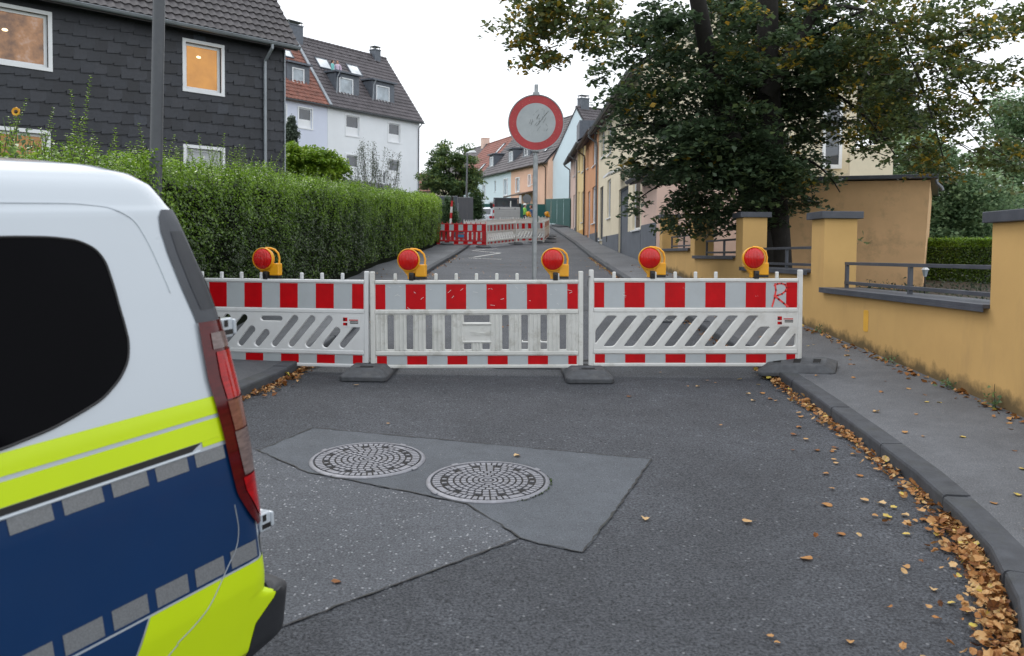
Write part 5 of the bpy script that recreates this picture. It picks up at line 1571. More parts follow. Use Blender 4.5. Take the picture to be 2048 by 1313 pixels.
# grey screen fence on the left pavement and green mesh fence on the right
def screen(name, label, a, b, h, m, mp, group, gap=.02):
    """panel of mesh screen on a tube frame between two ground points"""
    A, B = Vector((a[0], a[1])), Vector((b[0], b[1])); L = (B - A).length
    za, zb2 = a[2], b[2]
    g = thing(name, label, 'fence', (A.x, A.y, za), math.atan2(B.y - A.y, B.x - A.x), group)
    dz = zb2 - za
    mb = MB()
    def gf_(i, j): return (gap + (L - 2 * gap) * i, -.028 + .012 * math.sin(i * 23) * math.sin(j * 3.1), .12 + dz * i + (h - .16) * j)
    mb.grid(gf_, 16, 6); mb.build('mesh_screen', m, g, fix=False)
    mb = MB(); 
    for x, q in ((gap, 0), (L - gap, dz)): mb.tube([(x, 0, q), (x, 0, q + h)], .022, 8)
    for zz in (.14, h - .03): mb.tube([(gap, 0, zz), (L - gap, 0, dz + zz)], .02, 8)
    mb.build('frame', mp, g)
    return g
m_gs = mat('grey_screen_cloth', (.075, .085, .105), .8, .12, 3)
m_gr = mat('green_screen_cloth', (.018, .095, .085), .8, .12, 2.5)
gg = 'grey screen panels beside the hedge'
pt_ = lambda px, d, lift=.1: ((px - 1024) / 1700 * d, d, zr(d) + lift)
screen('screen_panel', 'grey cloth screen panel facing down the street, left of the striped pole', pt_(872, 41), pt_(914, 40.6), 2.1, m_gs, M['grey_metal'], gg)
screen('screen_panel', 'tall grey cloth screen panel running up the street, beside the street lamp', pt_(914, 40.4), pt_(944, 46.5), 2.05, m_gs, M['grey_metal'], gg)
gg = 'green cloth construction fence panels'
cols = [1139, 1126, 1113, 1101, 1090]
for k, (pa, pb) in enumerate(zip(cols, cols[1:])):
    da, db = 56.5 + k * 3.2, 56.5 + (k + 1) * 3.2
    screen('construction_fence', ('green fence panel touching the far pink house', 'green fence panel second from the far pink house', 'green fence panel below the pale blue gable', 'green fence panel nearest the pole of the round sign')[k], pt_(pb, db, .16), pt_(pa, da, .16), 2.0, m_gr, mat('green_post', (.03, .13, .10), .5) if k == 0 else bpy.data.materials['green_post'], gg)
screen('construction_fence', 'green fence panel behind the truck, right part', pt_(1026, 70, .0), pt_(1089, 69.4, .0), 1.75, m_gr, bpy.data.materials['green_post'], gg)
screen('construction_fence', 'green fence panel behind the white car and truck', pt_(958, 72, .0), pt_(1024, 71, .0), 1.75, m_gr, bpy.data.materials['green_post'], gg)
for k, (px, d) in enumerate(((1113, 62.6), (1118, 61.3), (1124, 59.8))):
    make_foot(('dark foot block of the green fence nearest the round sign', 'dark foot block in the middle of the green fence', 'dark foot block of the green fence by the far pink house')[k], pt_(px, d - .4, .155), R(80), 'foot blocks of the green fence')

# flatbed truck seen from behind
def truck():
    d = 57.0; x = (1013 - 1024) / 1700 * d; W = 1.72
    g = thing('flatbed_truck', 'small dark cab truck with a pale grey ribbed tailgate, parked facing up the street', 'truck', (x, d, zr(d)))
    g.rotation_euler = (math.atan(.065), 0, R(2))
    mg = mat('tailgate_aluminium', (.47, .48, .48), .45, .06, 4, metal=.2); md = mat('truck_cab_dark', (.030, .036, .048), .35, .1, 3)
    mb = MB(); mb.box(-W / 2, W / 2, .0, .05, .72, 1.52)
    for k in range(5): mb.box(-W / 2 + .02, W / 2 - .02, -.022, 0, .76 + k * .15, .83 + k * .15)
    tg = mb.build('tailgate', mg, g, bevel=.006)
    mb = MB()
    for q in (-.52, .52): mb.box(q - .03, q + .03, -.03, -.023, 1.36, 1.46)
    mb.build('latch', M['grey_metal'], tg)
    mb = MB(); mb.box(-W / 2, W / 2, .052, 2.6, .66, .74); mb.box(-W / 2, -W / 2 + .05, .052, 2.6, .741, 1.5); mb.box(W / 2 - .05, W / 2, .052, 2.6, .741, 1.5); mb.build('bed', mg, g)
    mb = MB(); mb.hexa([(-.88, 2.7, .5), (.88, 2.7, .5), (.88, 4.6, .5), (-.88, 4.6, .5)], [(-.80, 2.75, 2.12), (.80, 2.75, 2.12), (.80, 4.0, 2.12), (-.80, 4.0, 2.12)]); mb.build('cab', md, g, bevel=.08, seg=3)
    mb = MB(); mb.box(-.66, .12, 2.685, 2.70, 1.55, 1.98); mb.box(.22, .66, 2.685, 2.70, 1.55, 1.98); mb.build('rear_window', M['glass'], g)
    mb = MB(); mb.box(-.92, .92, 2.45, 2.52, 1.50, 2.20, 0); 
    mb = MB()
    for q in (-.86, .86): mb.box(q - .03, q + .03, 2.44, 2.52, .7, 2.14)
    mb.box(-.89, .89, 2.44, 2.52, 2.06, 2.14); mb.box(-.83, .83, 2.44, 2.52, 1.5, 1.56); mb.build('headboard', md, g)
    mb = MB(); mb.box(.26, .34, 2.40, 2.44, 1.45, 1.92); mb.build('pale_board', M['plastic'], g)
    for q in (-W / 2 - .05, ):
        mb = MB()
        for k in range(5): mb.box(q - .05, q + .04, -.02, .02, .72 + k * .2, .91 + k * .2, k % 2)
        mb.build('marker_board', [m_rp, M['plastic']], g)
    for q in (-.62, .62):
        mb = MB(); mb.box(q - .16, q + .16, -.01, .04, .52, .63); mb.build('tail_light', M['film_red'], g)
    mb = MB(); mb.box(-.26, .26, -.012, .01, .53, .64); mb.build('number_plate', M['plastic'], g)
    mt = bpy.data.materials['tyre']
    for yy in (.9, 3.7):
        for s in (-1, 1):
            fn = lambda a, c, h_: (s * (.84 - h_), yy + a, .36 + c)
            mb = MB(); mb.lathe([(.0, .02), (.2, .02), (.22, 0), (.34, .0), (.36, .03), (.36, .2), (.3, .22), (0, .22)], fn, 20); mb.build('wheel', mt, g)
    for s in (-1, 1):
        mb = MB(); mb.box(s * 1.02 - .09, s * 1.02 + .09, 4.0, 4.08, 1.35, 1.75); mb.box(min(s * .84, s * .95), max(s * .84, s * .95), 4.02, 4.06, 1.5, 1.54); mb.build('mirror', M['black'], g)
truck()

def white_car():
    d = 60.5; x = (968 - 1024) / 1700 * d
    g = thing('parked_car', 'white car parked between the round tree and the truck, partly hidden', 'car', (x - .2, d, zr(d)))
    g.rotation_euler = (math.atan(.06), 0, R(-18))
    W = .86; prof = [(0, .28), (-.05, .5), (.0, .82), (.12, .95), (.5, 1.38), (.9, 1.47), (2.0, 1.46), (2.75, 1.0), (3.7, .88), (4.0, .7), (4.05, .4), (3.95, .25)]
    mb = MB(); n = len(prof); vs = []
    for s, inset in ((-W, .0), (-W + .08, .0), (W - .08, .0), (W, 0)):
        for y, z in prof:
            k = .0 if abs(s) < W else .04
            tz = max(0, z - .9) * .28
            xx = s - math.copysign(tz, s); yy = y + (k if y < 1 else -k)
            vs.append((xx, yy, z - (k if z > .5 else 0)))
    fs = [(j * n + i, j * n + i + 1, (j + 1) * n + i + 1, (j + 1) * n + i) for j in range(3) for i in range(n - 1)] + [tuple(range(n))[::-1], tuple(range(3 * n, 4 * n))] + [(j * n + n - 1, j * n, (j + 1) * n, (j + 1) * n + n - 1) for j in range(3)]
    mb.add(vs, fs); mb.build('body', bpy.data.materials['van_white_paint'], g, bevel=.03, seg=2)
    mb = MB(); mb.hexa([(-.60, .13, 1.0), (.60, .13, 1.0), (.60, .16, 1.0), (-.60, .16, 1.0)], [(-.54, .43, 1.36), (.54, .43, 1.36), (.54, .46, 1.36), (-.54, .46, 1.36)])
    mb.build('rear_window', M['glass'], g)
    for s in (-1, 1):
        mb = MB(); mb.add([(s * (W + .006 - .015), .45, .98), (s * (W + .006 - .015), 2.55, .98), (s * (W + .006 - .12), 1.95, 1.38), (s * (W + .006 - .12), .72, 1.38)], [(0, 1, 2, 3)]); mb.build('side_window', M['glass'], g, fix=False)
        mb = MB(); mb.box(s * .70 - .1, s * .70 + .1, -.06, -.02, .70, .86); mb.build('tail_light', M['film_red'], g)
        for yy in (.75, 3.2):
            fn = lambda a, c, h_: (s * (W + .01 - h_), yy + a, .3 + c)
            mb = MB(); mb.lathe([(0, .02), (.18, .01), (.2, 0), (.28, 0), (.3, .03), (.3, .18), (0, .18)], fn, 18); mb.build('wheel', bpy.data.materials['tyre'], g)
white_car()

# pole with a round sign seen from behind, beside the workers
rs_ = thing('round_sign', 'back of a small round grey sign on a pole in front of the porch', 'road sign', ((1050 - 1024) / 1700 * 62, 62, zr(62)))
zc = P(1052, 398, 62).z - zr(62)
mb = MB(); mb.tube([(0, .05, 0), (0, .05, zc + .35)], .03, 8); mb.build('post', M['galv'], rs_)
mb = MB(); mb.lathe([(0, -.01), (.32, -.01), (.32, .01), (0, .01)], lambda a, c, h_: (a + .08, h_, zc + c), 28); mb.build('plate', M['grey_metal'], rs_)

# ------------------------------------------------------------------ lamp posts
def near_post():
    a, b = P(311, 372, 8.2), P(318, 2, 8.2)
    zg = zr(8.2) + .15
    g = thing('lamp_post', 'tall dark grey lamp post rising out of the hedge behind the police van', 'lamp post', (a.x, 8.2, zg))
    t_ = (b - a); up = lambda z: (t_.x * (z - (a.z - zg)) / t_.z, 0, z)
    mb = MB(); mb.tube([up(0), up(1.0)], .075, 20); mb.tube([up(1.0), up(1.03), up(3.4), up(6.2)], [.066, .060, .056, .045], 20); mb.build('post', M['pole'], g)
    mb = MB(); mb.tube([up(6.2), Vector(up(6.2)) + Vector((.1, 0, .35)), Vector(up(6.2)) + Vector((.8, 0, .5))], .03, 10); mb.build('arm', M['pole'], g)
    p = Vector(up(6.2)) + Vector((1.1, 0, .5)); mb = MB(); mb.hexa([p + Vector((-.35, -.12, -.06)), p + Vector((.35, -.1, -.06)), p + Vector((.35, .1, -.06)), p + Vector((-.35, .12, -.06))], [p + Vector((-.3, -.08, .06)), p + Vector((.3, -.06, .06)), p + Vector((.3, .06, .06)), p + Vector((-.3, .08, .06))]); mb.build('lamp_head', M['pole'], g, bevel=.02)
near_post()
def far_post():
    d = 44.0; a = P(932, 440, d); b = P(935, 306, d); zg = zr(d) + .12
    g = thing('street_lamp', 'slim grey street lamp with a short white head before the round tree', 'street lamp', (a.x, d, zg))
    H = b.z - zg
    mb = MB(); mb.tube([(0, 0, 0), (0, 0, 1.2)], .07, 12); mb.tube([(0, 0, 1.2), (b.x - a.x, 0, H)], [.055, .04], 12); mb.build('post', M['grey_metal'], g)
    mb = MB(); mb.tube([(b.x - a.x - .04, 0, H - .02), (b.x - a.x + .14, 0, H + .03), (b.x - a.x + .36, 0, H + .04), (b.x - a.x + .44, 0, H + .02)], [.03, .075, .085, .03], 12); mb.build('lamp_head', M['frame'], g)
far_post()

# ------------------------------------------------------------------ people
def skin_body(name, joints, bones, parent, mats, pick, sub=1):
    """one continuous body grown along a skeleton; joints: name -> (x, y, z, radius)"""
    names = list(joints); idx = {n: i for i, n in enumerate(names)}
    me = bpy.data.meshes.new(name); me.from_pydata([joints[n][:3] for n in names], [(idx[a], idx[b]) for a, b in bones], [])
    o = bpy.data.objects.new(name, me); COL.objects.link(o)
    md = o.modifiers.new('skin', 'SKIN'); md.use_smooth_shade = True
    for i, n in enumerate(names):
        r = joints[n][3]; sv_ = me.skin_vertices[0].data[i]
        sv_.radius = r if hasattr(r, '__len__') else (r, r); sv_.use_root = (i == 0)
    ss = o.modifiers.new('sub', 'SUBSURF'); ss.levels = sub; ss.render_levels = sub
    bpy.context.view_layer.update()
    m2 = bpy.data.meshes.new_from_object(o.evaluated_get(bpy.context.evaluated_depsgraph_get()))
    bpy.data.objects.remove(o)
    m2.materials.clear()
    for m in mats: m2.materials.append(m)
    for p in m2.polygons:
        p.material_index = pick(p.center); p.use_smooth = True
    ob = bpy.data.objects.new(name, m2); COL.objects.link(ob); ob.parent = parent
    return ob
m_skin = mat('skin', (.52, .30, .22), .5, .06, 9); m_hair_b = mat('brown_hair', (.06, .03, .018), .6, .2, 20); m_hair_r = mat('red_brown_hair', (.16, .045, .025), .6, .2, 20)
m_teal = mat('teal_shirt', (.22, .58, .56), .8, .1, 9); m_pk = mat('white_lilac_top', (.62, .50, .62), .8, .25, 14); m_jean = mat('dark_trousers', (.03, .04, .07), .85, .15, 10)
m_hv = mat('neon_vest', (.30, .72, .12), .7, .1, 9); m_bl = mat('blue_work_shirt', (.05, .13, .27), .8, .12, 9); m_navy = mat('navy_work_trousers', (.02, .03, .06), .85, .15, 9)
def person(label, loc, rz, shirt, legs, hair, sitting=False, arm=(0, 0), long_hair=False, helmet=None, group=None, lean=0):
    g = thing('person', label, 'person', loc, rz, group)
    hip = .0 if sitting else .90
    J = {}
    def j(n, x, y, z, r): J[n] = (x, y + lean * max(0, z - hip), z + .0, r)
    j('pelvis', 0, 0, hip + .08, (.15, .12)); j('waist', 0, 0, hip + .24, (.135, .105)); j('chest', 0, .0, hip + .43, (.165, .12)); j('collar', 0, .01, hip + .54, (.10, .085)); j('neck', 0, .0, hip + .61, .055)
    j('jaw', 0, -.02, hip + .66, (.062, .070)); j('head', 0, -.015, hip + .735, (.080, .096)); j('crown', 0, .0, hip + .81, (.055, .066)); j('nose', 0, -.125, hip + .70, .012)
    B = [('pelvis', 'waist'), ('waist', 'chest'), ('chest', 'collar'), ('collar', 'neck'), ('neck', 'jaw'), ('jaw', 'head'), ('head', 'crown'), ('head', 'nose')]
    for s, sg in (('l', -1), ('r', 1)):
        a = arm[0 if sg < 0 else 1]
        j('sh' + s, sg * .19, .01, hip + .50, .062); j('el' + s, sg * (.25), -.02 - .12 * a, hip + .24 + .05 * a, .043); j('wr' + s, sg * (.22 - .05 * a), -.06 - .30 * a, hip + .04 + .24 * a, .030); j('pa' + s, sg * (.215 - .06 * a), -.08 - .37 * a, hip - .03 + .28 * a, (.036, .020))
        B += [('collar', 'sh' + s), ('sh' + s, 'el' + s), ('el' + s, 'wr' + s), ('wr' + s, 'pa' + s)]
        for q in range(5):                                            # fingers and thumb
            an = (-.028 + q * .018) if q < 4 else sg * -.04
            L = (.075, .085, .08, .062, .05)[q]
            base = J['pa' + s]
            k = 'f%d%s' % (q, s)
            J[k] = (base[0] + an * .9, base[1] - .02 - L * .25, base[2] - L * (.9 if q < 4 else .45), .009); B.append(('pa' + s, k))
        if sitting:
            j('kn' + s, sg * .12, -.44, hip + .10, .066); j('an' + s, sg * .12, -.46, hip - .34, .042); j('to' + s, sg * .12, -.62, hip - .38, .036)
        else:
            j('kn' + s, sg * .11, -.02, .48, .062); j('an' + s, sg * .11, .01, .09, .044); j('to' + s, sg * .12, -.15, .04, .036)
        j('hi' + s, sg * .10, -.02, hip + .02, .095)
        B += [('pelvis', 'hi' + s), ('hi' + s, 'kn' + s), ('kn' + s, 'an' + s), ('an' + s, 'to' + s)]
    def pick(c):
        if c.z > hip + .575 and abs(c.x) < .12: return 0
        if c.z < hip + .1 and abs(c.x) < .2 and not (abs(c.x) > .17 and c.z > hip - .06): return 2
        if abs(c.x) > .17 and c.z < hip + .06 + .2 * max(arm): return 0
        if sitting and c.y < -.14 and abs(c.x) < .2 and c.z < hip + .2: return 2
        return 1
    skin_body('body', J, B, g, [m_skin, shirt, legs], pick, 2)
    mb = MB(); hz = hip + .755
    mb.lathe([(0, .098), (.05, .088), (.082, .05), (.094, .0), (.090, -.05)] + ([(.085, -.16), (.07, -.22)] if long_hair else [(.07, -.085)]), lambda a, c, h_: (a * .92, c * 1.08 + .018 + lean * .73 + (.018 if h_ < -.03 else 0), hz + h_), 18)
    mb.build('hair', hair, g)
    mb = MB()
    for sg in (-1, 1): mb.lathe([(0, .010), (.010, .004), (.011, -.004)], lambda a, c, h_: (sg * .032 + a, -.098 - h_ + lean * .73, hip + .735 + c * .7), 8)
    mb.build('eyes', M['black'], g)
    if helmet:
        mb = MB(); mb.lathe([(0, .12), (.06, .108), (.10, .06), (.112, .0), (.135, -.005), (.135, -.012), (.1, -.012)], lambda a, c, h_: (a * .95, c * 1.08 + lean * .73, hz + .015 + h_), 18); mb.build('helmet', helmet, g)
    return g
gp_ = 'people sitting on the dormer of the white house'
UVn = Vector((UV.x, UV.y, 0)); VV = Vector((-UV.y, UV.x, 0))
o_w = CRN - UV * 8.93
def on_white(px, v, z): 
    x = WAT(px); p = o_w.to_3d() + UVn * x + VV * v; p.z = z; return p
rz_w = math.atan2(UV.y, UV.x)
pr = on_white(682, 1.05, WEZ + 2.46)
person('person in a teal shirt sitting on the left dormer roof', on_white(681.5, 1.05, WEZ + 2.36) + UVn * .15, rz_w + R(30), m_teal, m_jean, m_hair_b, True, (.2, .3), group=gp_)
person('person with red brown hair in a white and lilac top on the left dormer roof', on_white(688.5, .95, WEZ + 2.36) + UVn * .18, rz_w - R(35), m_pk, m_jean, m_hair_r, True, (.4, .2), True, group=gp_)
gw = 'workers behind the far barriers'
d = 58.5
person('person in a neon green safety vest standing among the far barriers', ((1048 - 1024) / 1700 * d, d, zr(d)), R(70), m_hv, m_navy, m_hair_b, False, (.4, .5), helmet=M['plastic'], group=gw)
d = 57.5
person('person in blue work clothes bending beside the neon vest', ((1064 - 1024) / 1700 * d, d, zr(d) - .1), R(-50), m_bl, m_navy, m_hair_r, False, (.9, .8), group=gw, lean=-.25)

# lantern on a short post behind the wall
p = P(1850, 558, 15.0)
ln = thing('garden_lantern', 'small white garden lantern on a short post behind the railing', 'lantern', (p.x, p.y, gz(p.x, p.y)))
zt_ = P(1850, 540, 15.0).z - ln.location.z
mb = MB(); mb.tube([(0, 0, 0), (0, 0, zt_ - .12)], .014, 8); mb.build('post', M['black'], ln)
mb = MB(); mb.lathe([(.03, -.12), (.055, -.02), (.06, 0)], lambda a, c, h_: (a, c, zt_ + h_), 6, smooth=False); mb.build('glass_body', M['glass_pale'], ln)
mb = MB(); mb.lathe([(.075, 0), (.03, .05), (0, .07)], lambda a, c, h_: (a, c, zt_ + h_), 6, smooth=False); mb.build('lid', M['frame'], ln)
# low grey garden fence before the white house
a_, b_ = P(690, 372, 48), P(782, 386, 52)
gz_ = 3.6
fx = thing('garden_fence', 'low grey board fence behind the hedge, below the white house', 'fence', (a_.x, a_.y, gz_), math.atan2(b_.y - a_.y, b_.x - a_.x))
L = (b_ - a_).xy.length; zt2 = P(735, 363, 50).z - gz_
mb = MB()
for k in range(6): mb.box(0, L, -.015, .015, .1 + k * (zt2 - .1) / 6, .1 + (k + .86) * (zt2 - .1) / 6)
mb.build('boards', mat('weathered_grey_board', (.27, .28, .29), .8, .15, 6), fx)
for k in range(4):
    mb = MB(); mb.box(L * k / 3 - .05, L * k / 3 + .05, .018, .1, 0, zt2 + .05); mb.build('post', M['grey_metal'], fx)
# ------------------------------------------------------------------ vegetation
def unit(a): return a / np.maximum(np.linalg.norm(a, axis=-1, keepdims=True), 1e-9)
def leaf_arrays(c, n, t, L, Wd, fold):
    """kite shaped leaves about points c, facing n, pointing along t"""
    t = unit(t - n * (t * n).sum(-1, keepdims=True)); s = np.cross(n, t)
    L = L[:, None]; Wd = Wd[:, None]; fo = fold[:, None]
    base = c - t * L * .5; tip = c + t * L * .5 - n * L * .10
    l = c - t * L * .06 + s * Wd * .5 + n * fo; r = c - t * L * .06 - s * Wd * .5 + n * fo
    return np.stack([base, r, tip, l], 1).reshape(-1, 3)
def leaf_object(name, verts, tone, m, parent=None, loc=(0, 0, 0)):
    k = len(verts) // 4
    me = bpy.data.meshes.new(name)
    v = (verts - np.array(loc)).astype(np.float32)
    me.vertices.add(k * 4); me.vertices.foreach_set('co', v.ravel())
    me.loops.add(k * 4); me.loops.foreach_set('vertex_index', np.arange(k * 4, dtype=np.int32))
    me.polygons.add(k); me.polygons.foreach_set('loop_start', np.arange(0, k * 4, 4, dtype=np.int32)); me.polygons.foreach_set('loop_total', np.full(k, 4, dtype=np.int32))
    me.materials.append(m); me.update(calc_edges=True)
    at = me.attributes.new('tone', 'FLOAT', 'FACE'); at.data.foreach_set('value', np.asarray(tone, dtype=np.float32))
    o = bpy.data.objects.new(name, me); COL.objects.link(o)
    if parent is not None: o.parent = parent
    return o
def sprays(cen, rad, flat, n, L, droop=.35, out=None, jit=.45):
    """leaves filling flattened clumps: cen (K,3), rad (K,), n leaves each"""
    K = len(cen)
    d = unit(nrg.normal(size=(K, n, 3))) * (nrg.random((K, n, 1)) ** .45)
    d[..., 2] *= flat
    c = cen[:, None] + d * rad[:, None, None]
    c[..., 2] -= droop * rad[:, None] * (d[..., 0] ** 2 + d[..., 1] ** 2)
    c = c.reshape(-1, 3)
    nr = unit(np.array([0, 0, 1.0]) + nrg.normal(size=c.shape) * jit)
    if out is not None: nr = unit(nr + np.repeat(out, n, 0) * .5)
    t = unit(nrg.normal(size=c.shape) + np.array([0, 0, -.5]))
    Ls = L * nrg.uniform(.65, 1.25, len(c))
    return leaf_arrays(c, nr, t, Ls, Ls * nrg.uniform(.62, .85, len(c)), Ls * nrg.uniform(-.05, .18, len(c))), np.repeat(np.arange(K), n)

M['leaf_hedge'] = leaf_mat('privet_leaf', [(0, (.024, .040, .014)), (.30, (.056, .105, .022)), (.55, (.14, .25, .026)), (.8, (.27, .45, .035)), (1, (.38, .55, .08))], .27, .42, .6)
M['leaf_lime'] = leaf_mat('lime_tree_leaf', [(0, (.034, .055, .034)), (.45, (.074, .118, .060)), (.72, (.135, .18, .06)), (.84, (.13, .13, .03)), (.93, (.36, .27, .03)), (1, (.46, .27, .04))], .40, .42, .45)
M['leaf_mid'] = leaf_mat('shrub_leaf', [(0, (.034, .065, .034)), (.5, (.080, .145, .065)), (.85, (.14, .22, .09)), (1, (.21, .28, .08))], .5, .36, .4)
M['leaf_bright'] = leaf_mat('bright_leaf', [(0, (.06, .12, .015)), (.5, (.19, .33, .03)), (1, (.36, .48, .05))], .45, .38, .4)
M['leaf_grey'] = leaf_mat('grey_green_leaf', [(0, (.035, .052, .035)), (.5, (.075, .10, .065)), (1, (.14, .17, .10))], .55, .25, .3)
M['needle'] = leaf_mat('conifer_needle', [(0, (.08, .11, .085)), (1, (.20, .25, .19))], .6, .15, .3)
M['leaf_light'] = leaf_mat('hazed_green_leaf', [(0, (.08, .14, .075)), (.5, (.18, .28, .15)), (1, (.32, .42, .22))], .5, .5, .4)  # light green raised further, haze and overexposure put into the leaf colour
M['bush_core'] = mat('dark_bush_inside', (.008, .011, .006), .95, .4, 6, spec=.05)  # near-black stands in for the shade among the inner branches

# --- privet hedge on the left
def hedge():
    HX0, HX1 = -3.30, -4.55
    Y0, Y1 = 3.4, 36.5
    g = thing('hedge', 'long dense privet hedge with loose bright shoots on top, along the left pavement', 'hedge', (-3.9, 20, zr(20) + .15))
    inv = np.array(g.location)
    fx = lambda y: HX0 - .04 * np.sin(y * .9) - .02 * np.sin(y * 2.7 + 1) - np.interp(y, [3, 9, 12, 24, 36], [-.0, .05, .15, .22, -.28])
    tz = lambda y: np.interp(y, ZX, ZY) + .17 + np.interp(y, [3, 9, 14, 24, 36], [1.86, 1.88, 1.92, 1.95, 2.02]) + .05 * np.sin(y * 1.7) + .04 * np.sin(y * 4.1 + 2)
    bz = lambda y: np.interp(y, ZX, ZY) + .17
    # solid filler that keeps the hedge opaque, coloured near-black for the shade inside
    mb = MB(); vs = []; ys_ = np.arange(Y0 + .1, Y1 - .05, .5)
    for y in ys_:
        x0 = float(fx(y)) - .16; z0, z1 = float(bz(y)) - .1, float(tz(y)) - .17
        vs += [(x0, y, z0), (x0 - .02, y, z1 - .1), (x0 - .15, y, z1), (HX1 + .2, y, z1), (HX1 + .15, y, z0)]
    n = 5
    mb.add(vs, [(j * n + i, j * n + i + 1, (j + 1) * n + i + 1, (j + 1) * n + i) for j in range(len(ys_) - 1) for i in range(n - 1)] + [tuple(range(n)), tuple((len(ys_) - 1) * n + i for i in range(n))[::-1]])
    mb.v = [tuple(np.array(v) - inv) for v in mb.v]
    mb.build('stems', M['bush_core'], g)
    A, T = [], []
    for (ya, yb, dens, L) in ((3.4, 7.5, 700, .045), (7.5, 14, 2000, .041), (14, 22, 1300, .049), (22, 30, 900, .058), (30, 36.5, 800, .062)):
        # street face
        k = int((yb - ya) * 2.0 * dens)
        y = nrg.uniform(ya, yb, k); h = nrg.random(k); dep = nrg.random(k) ** 1.6
        z = bz(y) + .06 + h * (tz(y) - bz(y) - .02)
        lump = .045 * np.sin(y * 3.1 + z * 5.3) * np.sin(z * 6.7 - y * 1.9) + .04 * np.sin(y * 8.3 + z * 7.1) * np.sin(z * 11 + y * 2.2)
        rnd_top = np.where(h > .86, (h - .86) * 1.6, 0) ** 2 * 3
        x = fx(y) - dep * .16 + lump * .75 - rnd_top - .12 * (1 - h) ** 3
        c = np.stack([x, y, z], 1)
        nr = unit(np.stack([nrg.uniform(.1, 1.0, k), nrg.normal(size=k) * .55, .55 + nrg.normal(size=k) * .5], 1))
        t = unit(np.stack([nrg.uniform(.1, .9, k), nrg.normal(size=k) * .6, nrg.uniform(-.5, .9, k)], 1))
        Ls = L * nrg.uniform(.6, 1.25, k)
        A.append(leaf_arrays(c, nr, t, Ls, Ls * nrg.uniform(.45, .62, k), Ls * .10))
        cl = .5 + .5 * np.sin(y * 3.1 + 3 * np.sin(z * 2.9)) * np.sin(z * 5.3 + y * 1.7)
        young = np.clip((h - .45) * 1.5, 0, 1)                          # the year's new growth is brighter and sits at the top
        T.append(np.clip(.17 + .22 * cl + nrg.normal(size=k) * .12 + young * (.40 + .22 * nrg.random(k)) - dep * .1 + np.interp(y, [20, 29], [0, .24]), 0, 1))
        # top
        k = int((yb - ya) * .9 * dens * .9)
        y = nrg.uniform(ya, yb, k); x = nrg.uniform(HX1, HX0 - .05, k) 
        z = tz(y) - .05 + nrg.uniform(-.10, .10, k) + .07 * np.sin(y * 5 + x * 6)
        c = np.stack([x, y, z], 1)
        nr = unit(np.stack([nrg.normal(size=k) * .5, nrg.normal(size=k) * .5, np.ones(k)], 1)); t = unit(nrg.normal(size=(k, 3)) + np.array([0, 0, .4]))
        Ls = L * nrg.uniform(.7, 1.3, k)
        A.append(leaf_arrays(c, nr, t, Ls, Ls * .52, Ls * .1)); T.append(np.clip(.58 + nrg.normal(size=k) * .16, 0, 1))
    # end face towards the far barrier
    k = 6000
    x = nrg.uniform(HX1, HX0 + .2, k); z = bz(36.5) + nrg.random(k) * 2.0; y = 36.5 + nrg.uniform(-.12, .12, k)
    c = np.stack([x, y, z], 1); nr = unit(nrg.normal(size=(k, 3)) + np.array([.3, .5, .4])); t = unit(nrg.normal(size=(k, 3)))
    A.append(leaf_arrays(c, nr, t, np.full(k, .05), np.full(k, .027), np.full(k, .004))); T.append(np.clip(.4 + nrg.normal(size=k) * .15, 0, 1))
    # loose shoots on the top
    st = MB()
    ns = 0
    for k in range(330):
        y = float(nrg.uniform(3.6, 36)) if k > 200 else float(nrg.uniform(4.5, 17))
        x = float(nrg.uniform(HX1 + .1, HX0 - .12)); z = float(tz(y)) - .1
        H = float(np.abs(nrg.normal()) * .13 + .14) * (1.25 if y < 15 else 1.0)
        if k % 24 == 0 and y < 19: H += .22
        lean = nrg.normal(size=2) * .16
        sp = np.array([0, .35, .7, 1.0])
        pts = np.stack([x + lean[0] * H * sp ** 1.5, y + lean[1] * H * sp ** 1.5, z + H * sp], 1)
        st.tube([tuple(p - inv) for p in pts], [.004, .0035, .003, .0015], 4, cap=False)
        m_ = int(H / .022)
        q = np.repeat(np.linspace(.15, 1.0, max(3, m_)), 2)
        base = np.stack([np.interp(q, sp, pts[:, i]) for i in range(3)], 1)
        an = np.arange(len(q)) * 1.57 + nrg.random(len(q)) * .5 + np.where(np.arange(len(q)) % 2, math.pi, 0)
        t = np.stack([np.cos(an), np.sin(an), np.full(len(q), .55)], 1)
        L = (.040 if y < 15 else .05) * (1.15 - .55 * q)
        A.append(leaf_arrays(base + unit(t) * L[:, None] * .55, unit(np.stack([-np.cos(an) * .5, -np.sin(an) * .5, np.ones(len(q))], 1) + nrg.normal(size=(len(q), 3)) * .25), t, L, L * .5, L * .08))
        T.append(np.clip(.70 + nrg.normal(size=len(q)) * .12, 0, 1))
    so = st.build('shoot_stems', M['twig'], fix=False)
    # a few withered brown sprays and gaps
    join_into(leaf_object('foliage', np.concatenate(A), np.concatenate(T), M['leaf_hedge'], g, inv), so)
hedge()

